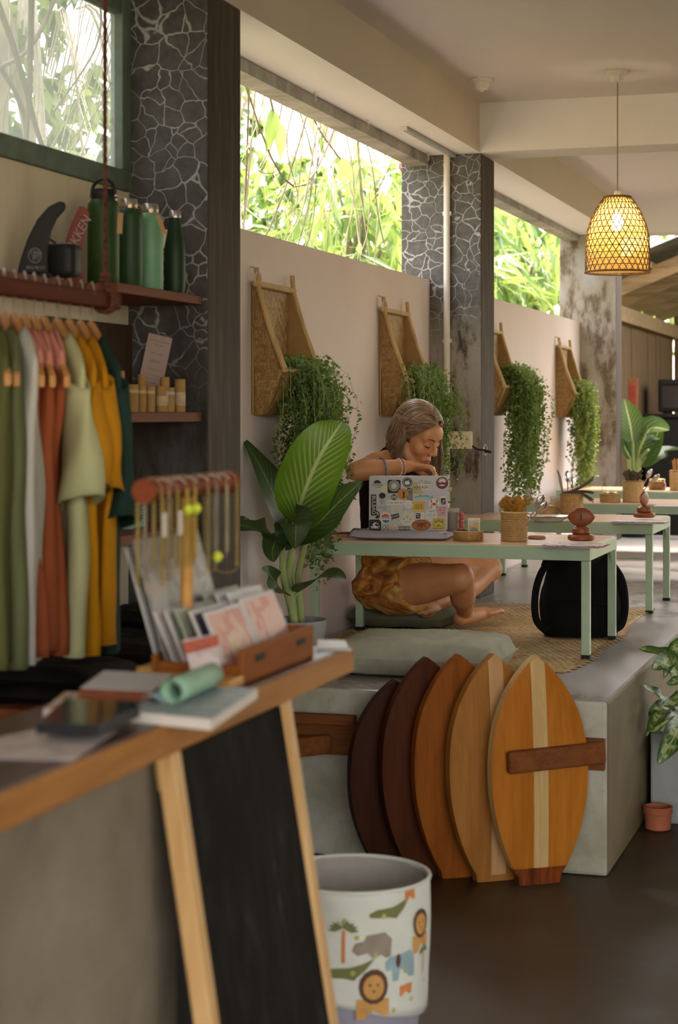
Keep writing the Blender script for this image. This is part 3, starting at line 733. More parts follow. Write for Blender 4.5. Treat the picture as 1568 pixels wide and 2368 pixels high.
t = thing('board_rack', 'brown wooden rack on the platform face holding the boards', 'rack', (-1.5, 5.458, 0))
b = MB(); b.bx(-.58, .607, -.022, 0, .325, .42); b.build('back_plank', m_rack, t, smooth=False, bevel=.003)
b = MB(); b.bar((.607, -.024, .382), (.355, -.225, .372), .030, .066); b.build('holding_arm', m_rack, t, smooth=False, bevel=.009, seg=3)
b = MB(); b.bar((-.26, -.024, .36), (-.40, -.19, .36), .030, .06); b.build('holding_arm', m_rack, t, smooth=False, bevel=.006)
b = MB(); b.bx(-.47, -.17, -.06, -.022, .425, .455); b.build('top_batten', m_rack, t, smooth=False, bevel=.003)

# ================================================================ bin with printed cover
t = thing('waste_bin', 'lilac bin in a white cover printed with jungle animals on the floor', 'bin', (-1.165, 3.765, 0))
m_lilac = plain('lilac_plastic', (.27, .25, .30, 1), .4, var=.04); m_cover = fabric('printed_cotton', (.60, .60, .52, 1), .05); m_linen = fabric('bin_lining', (.36, .32, .28, 1), .12)
RB = .165
b = MB(); b.lathe([(.125, 0), (.132, .004), (.150, .17), (.149, .175)], 40, capt=False); b.build('bucket', m_lilac, t)
def cov(a, z): 
    q = z / .4; r = RB * (.955 + .045 * min(1, (q - .3) / .35 if q > .3 else 0)) + .0018 * math.sin(a * 9 + z * 22) + .0018 * math.sin(a * 5 + 1 - z * 17)
    return r
b = MB(); b.grid(lambda u, v: Vector((cov(u * 2 * PI, (.148 + .252 * v)) * math.cos(u * 2 * PI), cov(u * 2 * PI, (.148 + .252 * v)) * math.sin(u * 2 * PI), (.148 + .252 * v) - (.035 * math.sin(u * 2 * PI * 1 + 1.1) * (1 - v) ** 4))), 72, 16, wrap=True)
b.build('cover', m_cover, t, ang=180, solid=.002)
b = MB(); b.tube([(RB * math.cos(i * PI / 24), RB * math.sin(i * PI / 24), .4) for i in range(48)], .0045, 8, closed=True); b.build('rim', m_cover, t)
b = MB(); b.grid(lambda u, v: Vector(((RB - .012 - .035 * v + .006 * v * math.sin(u * 40) * math.sin(u * 13)) * math.cos(-u * 2 * PI), (RB - .012 - .035 * v + .006 * v * math.sin(u * 40)) * math.sin(-u * 2 * PI), .398 - .27 * v)), 64, 8, wrap=True); b.build('lining', m_linen, t, ang=180)
# the print: flat shapes that lie on the cover.  a = direction round the bin, measured from the side facing the room front
pr = MB(); pm = [plain('print_ochre', (.52, .27, .08, 1), .9), plain('print_green', (.16, .17, .06, 1), .9), plain('print_brown', (.11, .05, .03, 1), .9), plain('print_blue', (.27, .36, .38, 1), .9), plain('print_taupe', (.27, .22, .17, 1), .9), plain('print_orange', (.55, .20, .06, 1), .9), plain('print_lime', (.38, .40, .10, 1), .9)]
def patch(pts, a0, z0, mi, s=1.0, off=.0012):
    """a polygon fan in (arc, height) metres about its centre"""
    P = []
    cx = sum(p[0] for p in pts) / len(pts); cy = sum(p[1] for p in pts) / len(pts)
    ring = []
    for k in range(len(pts)):
        q, r2 = pts[k], pts[(k + 1) % len(pts)]
        for e in (0, .5): ring.append((q[0] + (r2[0] - q[0]) * e, q[1] + (r2[1] - q[1]) * e))
    def w3(x, y):
        z = z0 + y * s; a = a0 + x * s / RB; r = cov(a, z) + off + .0014; return Vector((r * math.cos(a), r * math.sin(a), z))
    vs = [w3(cx, cy)] + [w3(cx + (x - cx) * .5, cy + (y - cy) * .5) for x, y in ring] + [w3(x, y) for x, y in ring]
    n = len(ring); fs = []
    for k in range(n):
        j = (k + 1) % n; fs.append((0, 1 + k, 1 + j)); fs.append((1 + k, 1 + n + k, 1 + n + j, 1 + j))
    pr.add(vs, fs, mi)
def ovl(rx, ry, cx=0, cy=0, n=14): return [(cx + rx * math.cos(2 * PI * i / n), cy + ry * math.sin(2 * PI * i / n)) for i in range(n)]
def lion(a, z, s=1.0):
    patch([(-.030, 0), (.030, 0), (.030, -.030), (.018, -.030), (.018, -.014), (-.014, -.014), (-.016, -.036), (-.030, -.036)], a, z - .022 * s, 0, s)
    patch(ovl(.027, .031), a + .01, z, 2, s, .0016); patch(ovl(.019, .022, 0, -.001), a + .01, z, 0, s, .0020)
    for dx in (-.007, .007): patch(ovl(.0022, .003, dx, .003, 8), a + .01, z, 2, s, .0024)
    patch(ovl(.003, .0022, 0, -.008, 8), a + .01, z, 2, s, .0024)
def palm(a, z, s=1.0):
    patch([(-.003, -.055), (.003, -.055), (.004, .0), (-.002, .0)], a, z, 5, s)
    for q in range(9):
        t0 = PI * q / 8; c, s2 = math.cos(t0), math.sin(t0) * .7 - .15
        patch([(0, .001), (.014 * c - .004 * s2, .014 * s2 + .005), (.027 * c, .027 * s2), (.014 * c + .004 * s2, .014 * s2 - .004)], a, z + .003, 1, s, .0016)
def croc(a, z, s=1.0): patch([(-.052, .002), (-.035, .010), (.0, .013), (.025, .020), (.050, .030), (.030, .006), (.015, -.006), (.010, -.012), (-.01, -.008), (-.030, -.008), (-.050, -.006)], a, z, 1, s)
def hippo(a, z, s=1.0): patch([(-.042, -.005), (-.036, .009), (-.020, .012), (-.016, .022), (.020, .025), (.034, .012), (.032, -.020), (.022, -.022), (.016, -.014), (-.004, -.020), (-.014, -.010), (-.032, -.014)], a, z, 4, s)
def eleph(a, z, s=1.0):
    patch([(-.032, -.010), (-.034, .006), (-.024, .016), (-.006, .018), (.020, .024), (.028, .010), (.030, -.026), (.018, -.026), (.014, -.008), (-.004, -.010), (-.006, -.030), (-.018, -.030), (-.020, -.008)], a, z, 3, s)
    patch(ovl(.005, .013), a - .05, z + .008, 2, s, .0018)
A0 = math.atan2(-1.0, .30)                                     # the side that faces the camera's stand
for da, z, fn, s in ((-.12, .325, palm, 1.25), (.52, .355, croc, 1.0), (1.02, .318, lion, 1.0), (.28, .288, hippo, 1.15), (.66, .245, eleph, 1.15), (-.05, .232, croc, 1.1), (.26, .205, lion, 1.2), (1.10, .255, palm, .8), (-.95, .23, lion, 1), (-.8, .32, croc, 1), (1.7, .24, hippo, 1), (2.5, .3, lion, 1), (3.3, .22, croc, 1)): fn(A0 + da, z, s)
for da, z in ((.82, .385), (.74, .188)): patch([(-.016, -.012), (-.016, .010), (.016, .014), (.016, -.010), (.008, -.010), (.006, 0), (-.006, 0), (-.008, -.012)], A0 + da, z, 5)
for i in range(16): patch(ovl(.0055, .006, 0, 0, 8), A0 + (-.45, .3, -.1, .72, .05, .55, .9, .4, -.5, .0, .85, 1.2, -1.2, 1.6, 2.2, 3.0)[i], (.33, .27, .345, .23, .31, .15, .33, .35, .21, .235, .165, .19, .3, .3, .2, .25)[i], 6)
for i, da in enumerate((.2 + PI, .6 + PI, 1.1 + PI)): patch([(-.02, -.012), (.02, -.012), (.02, .006), (-.02, .006)], A0 + da, .388, 5 if i else 1, .9)
pr.build('printed_animals', pm, t, smooth=False, kind='stuff')

# ================================================================ planter, terracotta pot and leafy plant at the right edge
m_plc = concrete('planter_cement', (.30, .30, .28, 1), (.18, .18, .17, 1), (.40, .40, .385, 1), .75, 3)
t = thing('planter', 'low grey cement planter box beside the platform at the right edge', 'planter', (-.868, 6.235, 0))
b = MB(); b.bx(0, .55, 0, .035, 0, .31); b.bx(0, .55, .515, .55, 0, .31); b.bx(0, .035, .0355, .5145, 0, .31); b.bx(.515, .55, .0355, .5145, 0, .31); b.build('box', m_plc, t, smooth=False, bevel=.008, kind='stuff')
m_soil = plain('potting_soil', (.035, .022, .014, 1), .95, var=.4, nscale=50, bump=.8)
b = MB(); b.bx(.037, .513, .037, .513, .01, .25); b.build('soil', m_soil, t, smooth=False)
m_terra = plain('terracotta', (.34, .10, .045, 1), .8, var=.2, nscale=12)
t = thing('terracotta_pot', 'small terracotta pot of soil on the floor in front of the planter', 'pot', (-.829, 6.14, 0))
b = MB(); b.lathe([(.034, 0), (.043, .006), (.045, .055), (.049, .057), (.049, .080), (.043, .080), (.041, .062)], 28, capt=False); b.build('pot', m_terra, t)
b = MB(); b.lathe([(.040, .06), (.02, .066), (0.001, .067)], 20); b.build('soil', m_soil, t)

def veined(name, c, vein, edge=None, width=.05, count=15, tr=.3, slope=.55, k0=.45, spots=False):
    """broad leaf: pale midrib and curved side veins drawn along the leaf's own length/width map"""
    k = NT(name); uv = k.n('ShaderNodeUVMap'); sp = k.n('ShaderNodeSeparateXYZ'); k.l(uv.outputs[0], sp.inputs[0])
    u, vv = sp.outputs['X'], sp.outputs['Y']
    side = k.math('ABSOLUTE', k.math('SUBTRACT', vv, .5))
    ph = k.math('SUBTRACT', k.math('MULTIPLY', u, count), k.math('MULTIPLY', k.math('POWER', side, .8), slope * count))
    fr = k.math('ABSOLUTE', k.math('SUBTRACT', k.math('FRACT', ph), .5))
    lines = k.ramp(fr, [(0.0, (1, 1, 1)), (.13, (.75, .75, .75)), (.22, (0, 0, 0))])
    fade = k.ramp(side, [(.02, (1, 1, 1)), (.30, (.55, .55, .55)), (.44, (0, 0, 0))])
    lf = k.math('MULTIPLY', k.math('MULTIPLY', lines, fade), k0)
    mid = k.ramp(side, [(width * .55, (1, 1, 1)), (width, (0, 0, 0))])
    f = k.math('MAXIMUM', lf, mid)
    n = k.noise(k.coord(), 7, 3)
    base = k.ramp(n.outputs['Fac'], [(.3, scale_c(c, .8)), (.7, scale_c(c, 1.2))])
    if spots:
        n3 = k.noise(k.coord((1, 1, 1)), 38, 3); base = k.mix(k.ramp(n3.outputs['Fac'], [(.50, (0, 0, 0)), (.56, (1, 1, 1))]), base, vein)
    if edge: base = k.mix(k.ramp(side, [(.18, (0, 0, 0)), (.40, (1, 1, 1))]), base, edge)
    cc = k.mix(f, base, vein); k.col(cc); k.set(.38)
    t = k.n('ShaderNodeBsdfTranslucent'); k.l(k.mix(.3, cc, (.35, .5, .03, 1)), t.inputs[0]); ms = k.n('ShaderNodeMixShader'); ms.inputs[0].default_value = tr
    k.l(k.b.outputs[0], ms.inputs[1]); k.l(t.outputs[0], ms.inputs[2]); k.l(ms.outputs[0], k.out.inputs[0]); k.bump(f, .3, .004)
    return k.m
m_dk = veined('dumbcane_dark', (.018, .050, .012, 1), (.20, .27, .10, 1), None, .026, 13, .22, k0=.35)
m_br = veined('dumbcane_bright', (.085, .20, .012, 1), (.48, .56, .28, 1), None, .040, 17, .45, k0=.65)
m_var = veined('variegated', (.06, .14, .022, 1), (.42, .48, .20, 1), (.03, .08, .015, 1), .03, 9, .3, spots=True)
m_stem = plain('pale_stem', (.30, .36, .13, 1), .5, var=.2, nscale=10)

def blade(name, path, Wd, face, mat, parent, prof=.62, fold=.16, wave=.0, n=18, m=8, tilt=0.0):
    """leaf blade whose midrib follows path; face = direction the upper side looks to"""
    P = [Vector(p) for p in path]; b = MB(); face = Vector(face)
    def at(u):
        q = u * (len(P) - 1); i = min(int(q), len(P) - 2); f = q - i
        p0 = P[max(i - 1, 0)]; p1 = P[i]; p2 = P[i + 1]; p3 = P[min(i + 2, len(P) - 1)]
        return .5 * ((2 * p1) + (p2 - p0) * f + (2 * p0 - 5 * p1 + 4 * p2 - p3) * f * f + (3 * p1 - p0 - 3 * p2 + p3) * f ** 3)
    def fn(u, v):
        p = at(u); tn = (at(min(1, u + .01)) - at(max(0, u - .01))).normalized()
        s = tn.cross(face); s.normalize(); nn = s.cross(tn)
        w = Wd * (math.sin(PI * u ** prof) ** .80 if 0 < u < 1 else 0) + .0004
        q = v * 2 - 1
        return p + s * (q * w / 2) + nn * (abs(q) ** 1.2 * w * fold + wave * math.sin(u * 15 + q * 2) * abs(q) ** 2 + tilt * q * w)
    b.grid(fn, n, m, uv=True)
    return b.build(name, mat, parent, ang=180)

# big dumb cane in a cement pot in the corner by the first column
p0 = Vector((-2.045, 5.92, HP))
pot = thing('plant_pot', 'grey cement pot on the platform by the wall, holding the tall dumb cane', 'pot', p0)
b = MB(); b.lathe([(.085, 0), (.092, .006), (.112, .15), (.112, .158), (.104, .158), (.100, .13)], 32, capt=False); b.build('pot', m_plc, pot)
b = MB(); b.lathe([(.101, .130), (.05, .137), (.001, .138)], 24); b.build('soil', m_soil, pot)
dc = thing('dumb_cane', 'tall dumb cane with one bright green upright leaf beside the nearest table', 'plant', p0 + Vector((0, 0, .1385)))
D0 = 6.25
def dp(px, py, d=D0): return at_d(px, py, d) - Vector(dc.location)
for P, r in (([(0, 0, 0), dp(668, 1330), dp(678, 1255), dp(688, 1190)], [.016, .015, .012, .008]), ([(.01, -.02, 0), dp(655, 1330, 6.22), dp(652, 1285, 6.2), dp(662, 1200, 6.2)], [.012, .012, .010, .006]), ([(.02, .02, 0), dp(688, 1330), dp(705, 1262, 6.2), dp(735, 1215, 6.15)], [.012, .012, .010, .005])):
    b = MB(); b.tube(P, r, 10); b.build('stem', m_stem, dc)
tc = Vector((SA, -CA, 0))         # towards the front of the room
rt = Vector((CA, SA, 0))
blade('leaf', [dp(684, 1215, 6.12), dp(700, 1150, 6.05), dp(735, 1065, 6.0), dp(775, 1000, 6.0), dp(792, 974, 6.02)], .212, tc * .9 + rt * -.25 + Vector((0, 0, .1)), m_br, dc, .72, .10, .004)
blade('leaf', [dp(666, 1225), dp(640, 1160, 6.2), dp(605, 1085, 6.2), dp(563, 1013, 6.25)], .165, tc * .55 + rt * .75 + Vector((0, 0, .25)), m_dk, dc, .60, .12)
blade('leaf', [dp(690, 1235), dp(730, 1215, 6.1), dp(780, 1165, 6.05), dp(838, 1112, 6.05)], .175, tc * .75 + rt * -.2 + Vector((0, 0, .55)), m_dk, dc, .62, .13, .006)
blade('leaf', [dp(655, 1268), dp(632, 1238, 6.1), dp(585, 1222, 6.05), dp(525, 1208, 6.0)], .125, tc * .55 + Vector((0, 0, .8)), m_dk, dc, .65, .12, .012)
blade('leaf', [dp(650, 1262), dp(640, 1245, 6.05), dp(630, 1275, 6.0), dp(634, 1300, 5.98)], .085, tc * .8 + Vector((0, 0, .3)), m_dk, dc, .7, .15)
blade('leaf', [dp(680, 1262), dp(683, 1225, 6.0), dp(684, 1215, 5.9), dp(683, 1268, 5.82)], .15, tc * 1 + Vector((0, 0, .35)), m_dk, dc, .75, .14, .006)
blade('leaf', [dp(690, 1370), dp(720, 1345, 6.1), dp(765, 1330, 6.0), dp(800, 1340, 5.95)], .10, tc * .5 + Vector((0, 0, .8)), m_dk, dc, .7, .12)
blade('leaf', [dp(660, 1375), dp(640, 1350, 6.1), dp(620, 1325, 6.05), dp(606, 1318, 6.0)], .075, tc * .8 + Vector((0, 0, .4)), m_dk, dc, .6, .12)
b = MB(); b.tube([dp(690, 1370), dp(672, 1390), (0, .01, 0)], .006, 7); b.build('stem', m_stem, dc)
b = MB(); b.tube([dp(652, 1268), dp(650, 1330, 6.22), (0, -.01, 0)], .007, 7); b.build('stem', m_stem, dc)

# the far dumb cane by the end column
q0 = at_d(1466, 1110, 12.75); fp = thing('plant_pot', 'dark pot on the platform end behind the farthest table', 'pot', (q0.x, q0.y, HP))
b = MB(); b.lathe([(.10, 0), (.105, .006), (.13, .22), (.13, .23), (.12, .23), (.115, .19)], 24, capt=False); b.build('pot', m_black, fp); b = MB(); b.lathe([(.116, .19), (.05, .198), (.001, .2)], 20); b.build('soil', m_soil, fp)
fd = thing('dumb_cane', 'dumb cane with two broad pale-ribbed leaves before the dim shed', 'plant', (q0.x, q0.y, HP + .2))
def fpz(px, py, d=12.75): return at_d(px, py, d) - Vector(fd.location)
for P in ([(0, 0, 0), fpz(1466, 1095), fpz(1463, 1020)], [(.02, 0, 0), fpz(1472, 1090), fpz(1478, 1040)], [(0, .02, 0), fpz(1480, 1060), fpz(1500, 1040, 12.6)], [(-.02, 0, 0), fpz(1455, 1060), fpz(1440, 1030)]):
    b = MB(); b.tube(P, [.02, .016, .010], 8); b.build('stem', m_stem, fd)
m_fl = veined('dumbcane_far', (.035, .095, .018, 1), (.50, .52, .22, 1), None, .045, 11, .3, k0=.4)
blade('leaf', [fpz(1463, 1025), fpz(1458, 985), fpz(1450, 950), fpz(1444, 922)], .20, tc + rt * .3, m_fl, fd, .7, .1)
blade('leaf', [fpz(1474, 1055), fpz(1488, 1020), fpz(1508, 990), fpz(1548, 995, 12.5)], .24, tc * .9 + rt * -.2 + Vector((0, 0, .5)), m_fl, fd, .75, .1)
blade('leaf', [fpz(1480, 1080), fpz(1500, 1045), fpz(1518, 1010), fpz(1528, 975)], .16, tc * .8 + rt * -.5, m_fl, fd, .7, .1)
blade('leaf', [fpz(1460, 1060), fpz(1448, 1040), fpz(1438, 1010), fpz(1428, 990)], .14, tc * .6 + rt * .7, m_dk, fd, .7, .1)
blade('leaf', [fpz(1490, 1080), fpz(1520, 1055), fpz(1550, 1042), fpz(1590, 1040, 12.5)], .16, tc * .4 + Vector((0, 0, .9)), m_dk, fd, .7, .1)

# variegated plant in the planter
vp = thing('variegated_plant', 'variegated yellow-green plant in the cement planter at the right edge', 'plant', (-.60, 6.50, .2505))
def vz(px, py, d=6.3): return at_d(px, py, d) - Vector(vp.location)
for P in ([(0, 0, 0), vz(1580, 1600), vz(1560, 1540)], [(-.03, 0, 0), vz(1560, 1640), vz(1545, 1625)], [(.02, 0, 0), vz(1600, 1560), vz(1590, 1530)], [(0, .02, 0), vz(1575, 1650), vz(1562, 1680)]):
    b = MB(); b.tube(P, [.012, .009, .006], 8); b.build('stem', m_stem, vp)
for P, W_, fc in (([vz(1572, 1535), vz(1545, 1520), vz(1515, 1508), vz(1478, 1500)], .075, (.2, -.4, .8)), ([vz(1575, 1560, 6.2), vz(1550, 1540, 6.15), vz(1530, 1535, 6.1), vz(1508, 1548, 6.05)], .09, (.2, -.9, .35)), ([vz(1600, 1520), vz(1580, 1500), vz(1560, 1510), vz(1535, 1570, 6.0)], .08, (.1, -.9, .4)),
                  ([vz(1565, 1620), vz(1540, 1620, 6.2), vz(1510, 1600, 6.15), vz(1483, 1583, 6.1)], .075, (.1, -.6, .7)), ([vz(1545, 1632), vz(1525, 1640, 6.15), vz(1508, 1660, 6.1), vz(1496, 1702, 6.05)], .06, (.6, -.5, .4)), ([vz(1555, 1640), vz(1530, 1650, 6.1), vz(1510, 1690, 6.0), vz(1560, 1655, 6.0)], .05, (0, -.7, .6)),
                  ([vz(1590, 1645), vz(1575, 1680, 6.1), vz(1550, 1720, 6.0), vz(1521, 1768, 5.98)], .10, (.2, -.9, .3)), ([vz(1610, 1600), vz(1590, 1610, 6.0), vz(1560, 1625, 5.95), vz(1530, 1632, 5.9)], .07, (0, -.8, .5)), ([vz(1600, 1545), vz(1590, 1560), vz(1570, 1575, 6.0), vz(1540, 1580, 5.98)], .06, (0, -.7, .6)), ([vz(1580, 1560), vz(1600, 1530), vz(1640, 1520), vz(1680, 1540)], .09, (0, -.6, .7)), ([vz(1580, 1640), vz(1620, 1640), vz(1660, 1670), vz(1680, 1720)], .09, (0, -.7, .6))):
    blade('leaf', P, W_, fc, m_var, vp, .62, .14, .004, 14, 6)
# ================================================================ woven scoops on the wall with trailing plants
def island_mat(name, stops, rough=.6, nscale=20, bump=0):
    k = NT(name); g = k.n('ShaderNodeNewGeometry'); n = k.noise(k.coord(), nscale, 3)
    f = k.math('ADD', k.math('MULTIPLY', g.outputs['Random Per Island'], .55), k.math('MULTIPLY', n.outputs['Fac'], .45))
    k.col(k.ramp(f, stops)); k.set(rough)
    if bump: k.bump(n.outputs['Fac'], bump, .002)
    return k.m
m_weave = island_mat('bamboo_weave', [(.2, (.24, .130, .034, 1)), (.5, (.34, .195, .058, 1)), (.8, (.43, .27, .090, 1))], .6)
m_pole = wood('bamboo_pole', (.36, .22, .085, 1), (.56, .38, .17, 1), 'Z', .6, .5)
m_cord = plain('pale_cord', (.55, .47, .34, 1), .8)
def weave(b, fn, nu, nv, h=.0016, twill=4):
    """over-and-under strips: fn(u, v) -> (point, normal); every strip end dips under its neighbour"""
    for i in range(nu):
        for j in range(nv):
            warp = (i + j) % twill < twill / 2 if ((i // 10) % 2 == 0) else (i - j) % twill < twill / 2
            u0, u1, v0, v1 = i / nu, (i + 1) / nu, j / nv, (j + 1) / nv; g = .08
            du, dv = (u1 - u0) * g, (v1 - v0) * g; vs = []
            if warp:
                pts = [(u0 + du, v0, 0), (u1 - du, v0, 0), (u0 + du, (v0 + v1) / 2, 1), (u1 - du, (v0 + v1) / 2, 1), (u0 + du, v1, 0), (u1 - du, v1, 0)]
            else:
                pts = [(u0, v1 - dv, 0), (u0, v0 + dv, 0), ((u0 + u1) / 2, v1 - dv, 1), ((u0 + u1) / 2, v0 + dv, 1), (u1, v1 - dv, 0), (u1, v0 + dv, 0)]
            for (u, v, e) in pts:
                p, nn = fn(min(1, u), min(1, v)); vs.append(p + nn * (h * (.35 + .65 * e)))
            b.add(vs, [(0, 1, 3, 2), (2, 3, 5, 4)])
BH, BWD = .465, .37
def scoop(label, y0, ztop):
    t = thing('hanging_scoop', label, 'basket', (XW, y0, ztop - BH))
    # profile in (x out from the wall, z): back, bottom, lip
    def rimx(z): q = (BH - z) / (BH - .15); return .020 + .105 * min(1, max(0, q))
    bk = MB(); weave(bk, lambda u, v: (Vector((.012, BWD * (.02 + .96 * u), .01 + (BH - .02) * v)), Vector((1, 0, 0))), 30, 38)
    bk.bx(.004, .011, .005, BWD - .005, .005, BH - .01); bk.build('woven_back', m_weave, t, smooth=False, kind='stuff')
    for sgn in (0, 1):
        sd = MB(); yy = BWD * sgn; nn = Vector((0, 1 if sgn else -1, 0))
        def sf(u, v):
            z = BH * v; xo = rimx(z) if z > .15 else .035 + .09 * (z / .15) ** .6
            return Vector((.008 + (xo - .008) * u, yy + (.028 if not sgn else -.028) * (1 - v) ** 2, z)), nn
        weave(sd, sf, 9, 38)
        sd.grid(lambda u, v: sf(u, v)[0] - nn * .002, 4, 12)
        sd.build('woven_side', m_weave, t, smooth=False, kind='stuff')
    fr = MB()
    def ff(u, v):
        z = .15 * v; xo = .035 + .09 * v ** .6; y = .026 * (1 - v) ** 2; return Vector((xo, y + (BWD - 2 * y) * u, z)), Vector((.8, 0, -.5))
    weave(fr, ff, 30, 12); fr.grid(lambda u, v: ff(u, v)[0] - Vector((.003, 0, 0)), 6, 5); fr.build('woven_front', m_weave, t, smooth=False, kind='stuff')
    for y in (-.004, BWD + .004):
        b = MB(); b.tube([(.024, y, BH + .045), (.03, y, BH - .02), (.075, y, BH - .17), (.128, y, .16)], [.009, .0095, .010, .0105], 8); b.build('side_pole', m_pole, t)
    b = MB(); b.tube([(.128, -.01, .155), (.128, BWD + .01, .155)], .008, 8); b.build('lip_pole', m_pole, t)
    b = MB(); b.tube([(.026, -.02, BH - .01), (.026, BWD + .02, BH - .012)], .011, 8); b.build('top_bar', m_pole, t)
    b = MB(); b.tube([(.03 + .004 * math.cos(q), -.004 + .02 * math.cos(q), BH + .005 + .024 * math.sin(q)) for q in [2 * PI * k / 14 for k in range(14)]], .0035, 6, closed=True); b.build('hanging_ring', m_cord, t)
    b = MB(); b.tube([(.0, -.004, BH + .05), (.02, -.004, BH + .045), (.024, -.004, BH + .02)], .003, 6); b.build('hook', m_cord, t)
    b = MB(); b.add([Vector((x, y, .13)) for x, y in ((.012, .03), (.10, .03), (.10, BWD - .03), (.012, BWD - .03))], [(0, 1, 2, 3)]); b.build('soil', m_soil, t)
    return t
scoops = [('woven bamboo scoop nearest the first dark column', 5.90, 1.857), ('woven bamboo scoop on the wall above the woman', 7.47, 1.852), ('woven bamboo scoop half hidden behind the middle column', 9.39, 1.85), ('farthest woven bamboo scoop, beside the end column', 11.47, 1.835)]
for a in scoops: scoop(*a)
m_tr = [leafmat('trailing_%d' % i, c1, c2, .35, (.35, .48, .06, 1), rough=.5) for i, (c1, c2) in enumerate((((.030, .068, .012, 1), (.11, .19, .045, 1)), ((.045, .095, .016, 1), (.155, .24, .06, 1)), ((.07, .125, .016, 1), (.19, .26, .05, 1)), ((.085, .135, .012, 1), (.22, .27, .03, 1))))]
def trailing(label, y0, z0, ln, seed, mats, nst=120, spread=.12, lsize=.0160, out=.16):
    R = np.random.RandomState(seed); t = thing('trailing_plant', label, 'plant', (XW + .06, y0 + BWD / 2, z0)); st = MB(); P = []; D = []; N = []
    for i in range(nst):
        a = R.uniform(-.5, .5) * BWD * .72; L = ln * (R.uniform(.25, 1.0) ** .8) * (1 - .45 * abs(a) / (.4 * BWD)); x = R.uniform(-.03, .05); up = R.uniform(.0, .09)
        ox = R.uniform(.3, 1.0) * out; oy = R.normal() * spread * .55; ph = R.uniform(0, 6); w = R.uniform(.006, .022); pts = []
        for k in range(9):
            q = k / 8; e = 1 - (1 - min(1, q * 2.2)) ** 2
            pts.append((max(x + ox * e * (1 - .25 * q) + w * math.sin(ph + q * 9), -.05), a + oy * e + w * math.cos(ph * 1.3 + q * 8), up * math.sin(PI * min(1, q * 2.5)) - L * max(0, q - .08) ** 1.15 + (.05 * max(0, q - .85) / .15 if i % 4 == 0 else 0)))
        if i % 2 == 0: st.tube(pts, .0008, 4, caps=False)
        n = max(8, int(L / .0088)); pa = np.array(pts); q = np.sort(R.uniform(0, 8 - 1e-3, n)); ii = q.astype(int); f = (q - ii)[:, None]
        pos = pa[ii] * (1 - f) + pa[ii + 1] * f + R.normal(size=(n, 3)) * .006
        P.append(pos); d = R.normal(size=(n, 3)); d[:, 2] -= .25; d[:, 0] += .35; D.append(d); N.append(R.normal(size=(n, 3)) * .6 + np.array((.5, -.4, .7)))
    P = np.concatenate(P); P[:, 0] = np.maximum(P[:, 0], -.035); D = np.concatenate(D); N = np.concatenate(N); n = len(P); sz = R.uniform(.6, 1.25, n) * lsize
    put('foliage', leaf_mesh('foliage', P, D, N, sz, sz * .78, mats, R.choice(len(mats), n)), t, kind='stuff')
    st.build('stems', m_stem, t, kind='stuff'); return t
trailing('bushy trailing plant spilling from the nearest woven scoop behind the tall dumb cane', 5.95, 1.54, .88, 31, [m_tr[0], m_tr[1]], 220, .15, .0165, .17)
trailing('trailing plant hanging behind the woman from the second scoop', 7.50, 1.55, .72, 32, [m_tr[1], m_tr[2], m_tr[1]], 190, .20, .0160, .20)
trailing('long green trailing plant hanging just beyond the middle column', 9.50, 1.60, .95, 33, [m_tr[1], m_tr[2]], 220, .13, .0185, .20)
trailing('yellow-green trailing plant hanging beside the end column', 11.50, 1.55, .85, 34, [m_tr[2], m_tr[3]], 170, .09, .020, .15)

# ================================================================ lamp, ceiling roses, hooks, sockets, pipes
m_white = plain('white_plastic', (.62, .58, .50, 1), .4, var=.04); m_cane = plain('cane', (.17, .085, .022, 1), .5, var=.3, nscale=40)
LX, LY = -1.21, 7.7
def rose(label, x, y):
    t = thing('ceiling_rose', label, 'lamp mount', (x, y, HC - .0005)); b = MB(); b.lathe([(.017, -.048), (.028, -.044), (.034, -.018), (.048, -.012), (.050, -.0002)], 24); b.build('cap', m_white, t)
    b = MB(); b.lathe([(.008, -.056), (.010, -.048)], 12); b.build('cord_grip', m_white, t); return t
lp = thing('pendant_lamp', 'lit pendant lamp with a bell-shaped open cane shade', 'lamp', (LX, LY, HC - .0005))
b = MB(); b.lathe([(.017, -.048), (.026, -.044), (.030, -.020), (.050, -.010), (.050, -.0002)], 24); b.build('ceiling_cap', m_white, lp)
b = MB(); b.tube([(0, 0, -.047), (0, 0, -.515)], .0028, 8); b.build('cord', plain('lamp_cord', (.30, .20, .07, 1), .5), lp)
b = MB(); b.lathe([(.022, -.545), (.020, -.535), (.013, -.510), (.004, -.505)], 16); b.lathe([(.018, -.60), (.018, -.545)], 12); b.build('lamp_holder', m_white, lp)
ZT, ZB = -.535, -.853
def sr(z):                   # shade radius at height z
    q = (ZT - z) / (ZT - ZB); return .055 + .075 * math.sin(min(1, q / .62) * PI / 2) ** .85 + .005 * q
sh_ = thing('shade', None, None); sh_.parent = lp
w_ = MB()
NS = 12
for i in range(1, NS + 1):
    z = ZT + (ZB - ZT) * i / NS; r = sr(z); w_.tube([(r * math.cos(q), r * math.sin(q), z) for q in [2 * PI * k / 40 for k in range(40)]], .0017, 5, closed=True)
for s2 in (1, -1):
    for i in range(30):
        pts = []
        for k in range(25):
            q = k / 24; z = ZT + (ZB - ZT) * q; a = 2 * PI * i / 30 + s2 * q * 1.42; r = sr(z) + .0012 * s2; pts.append((r * math.cos(a), r * math.sin(a), z))
        w_.tube(pts, .0019, 4, caps=False)
w_.build('cane_weave', m_cane, sh_, kind='stuff')
b = MB(); b.tube([(.137 * math.cos(q), .137 * math.sin(q), ZB) for q in [2 * PI * k / 48 for k in range(48)]], .004, 8, closed=True); b.build('rim_hoop', m_cane, sh_)
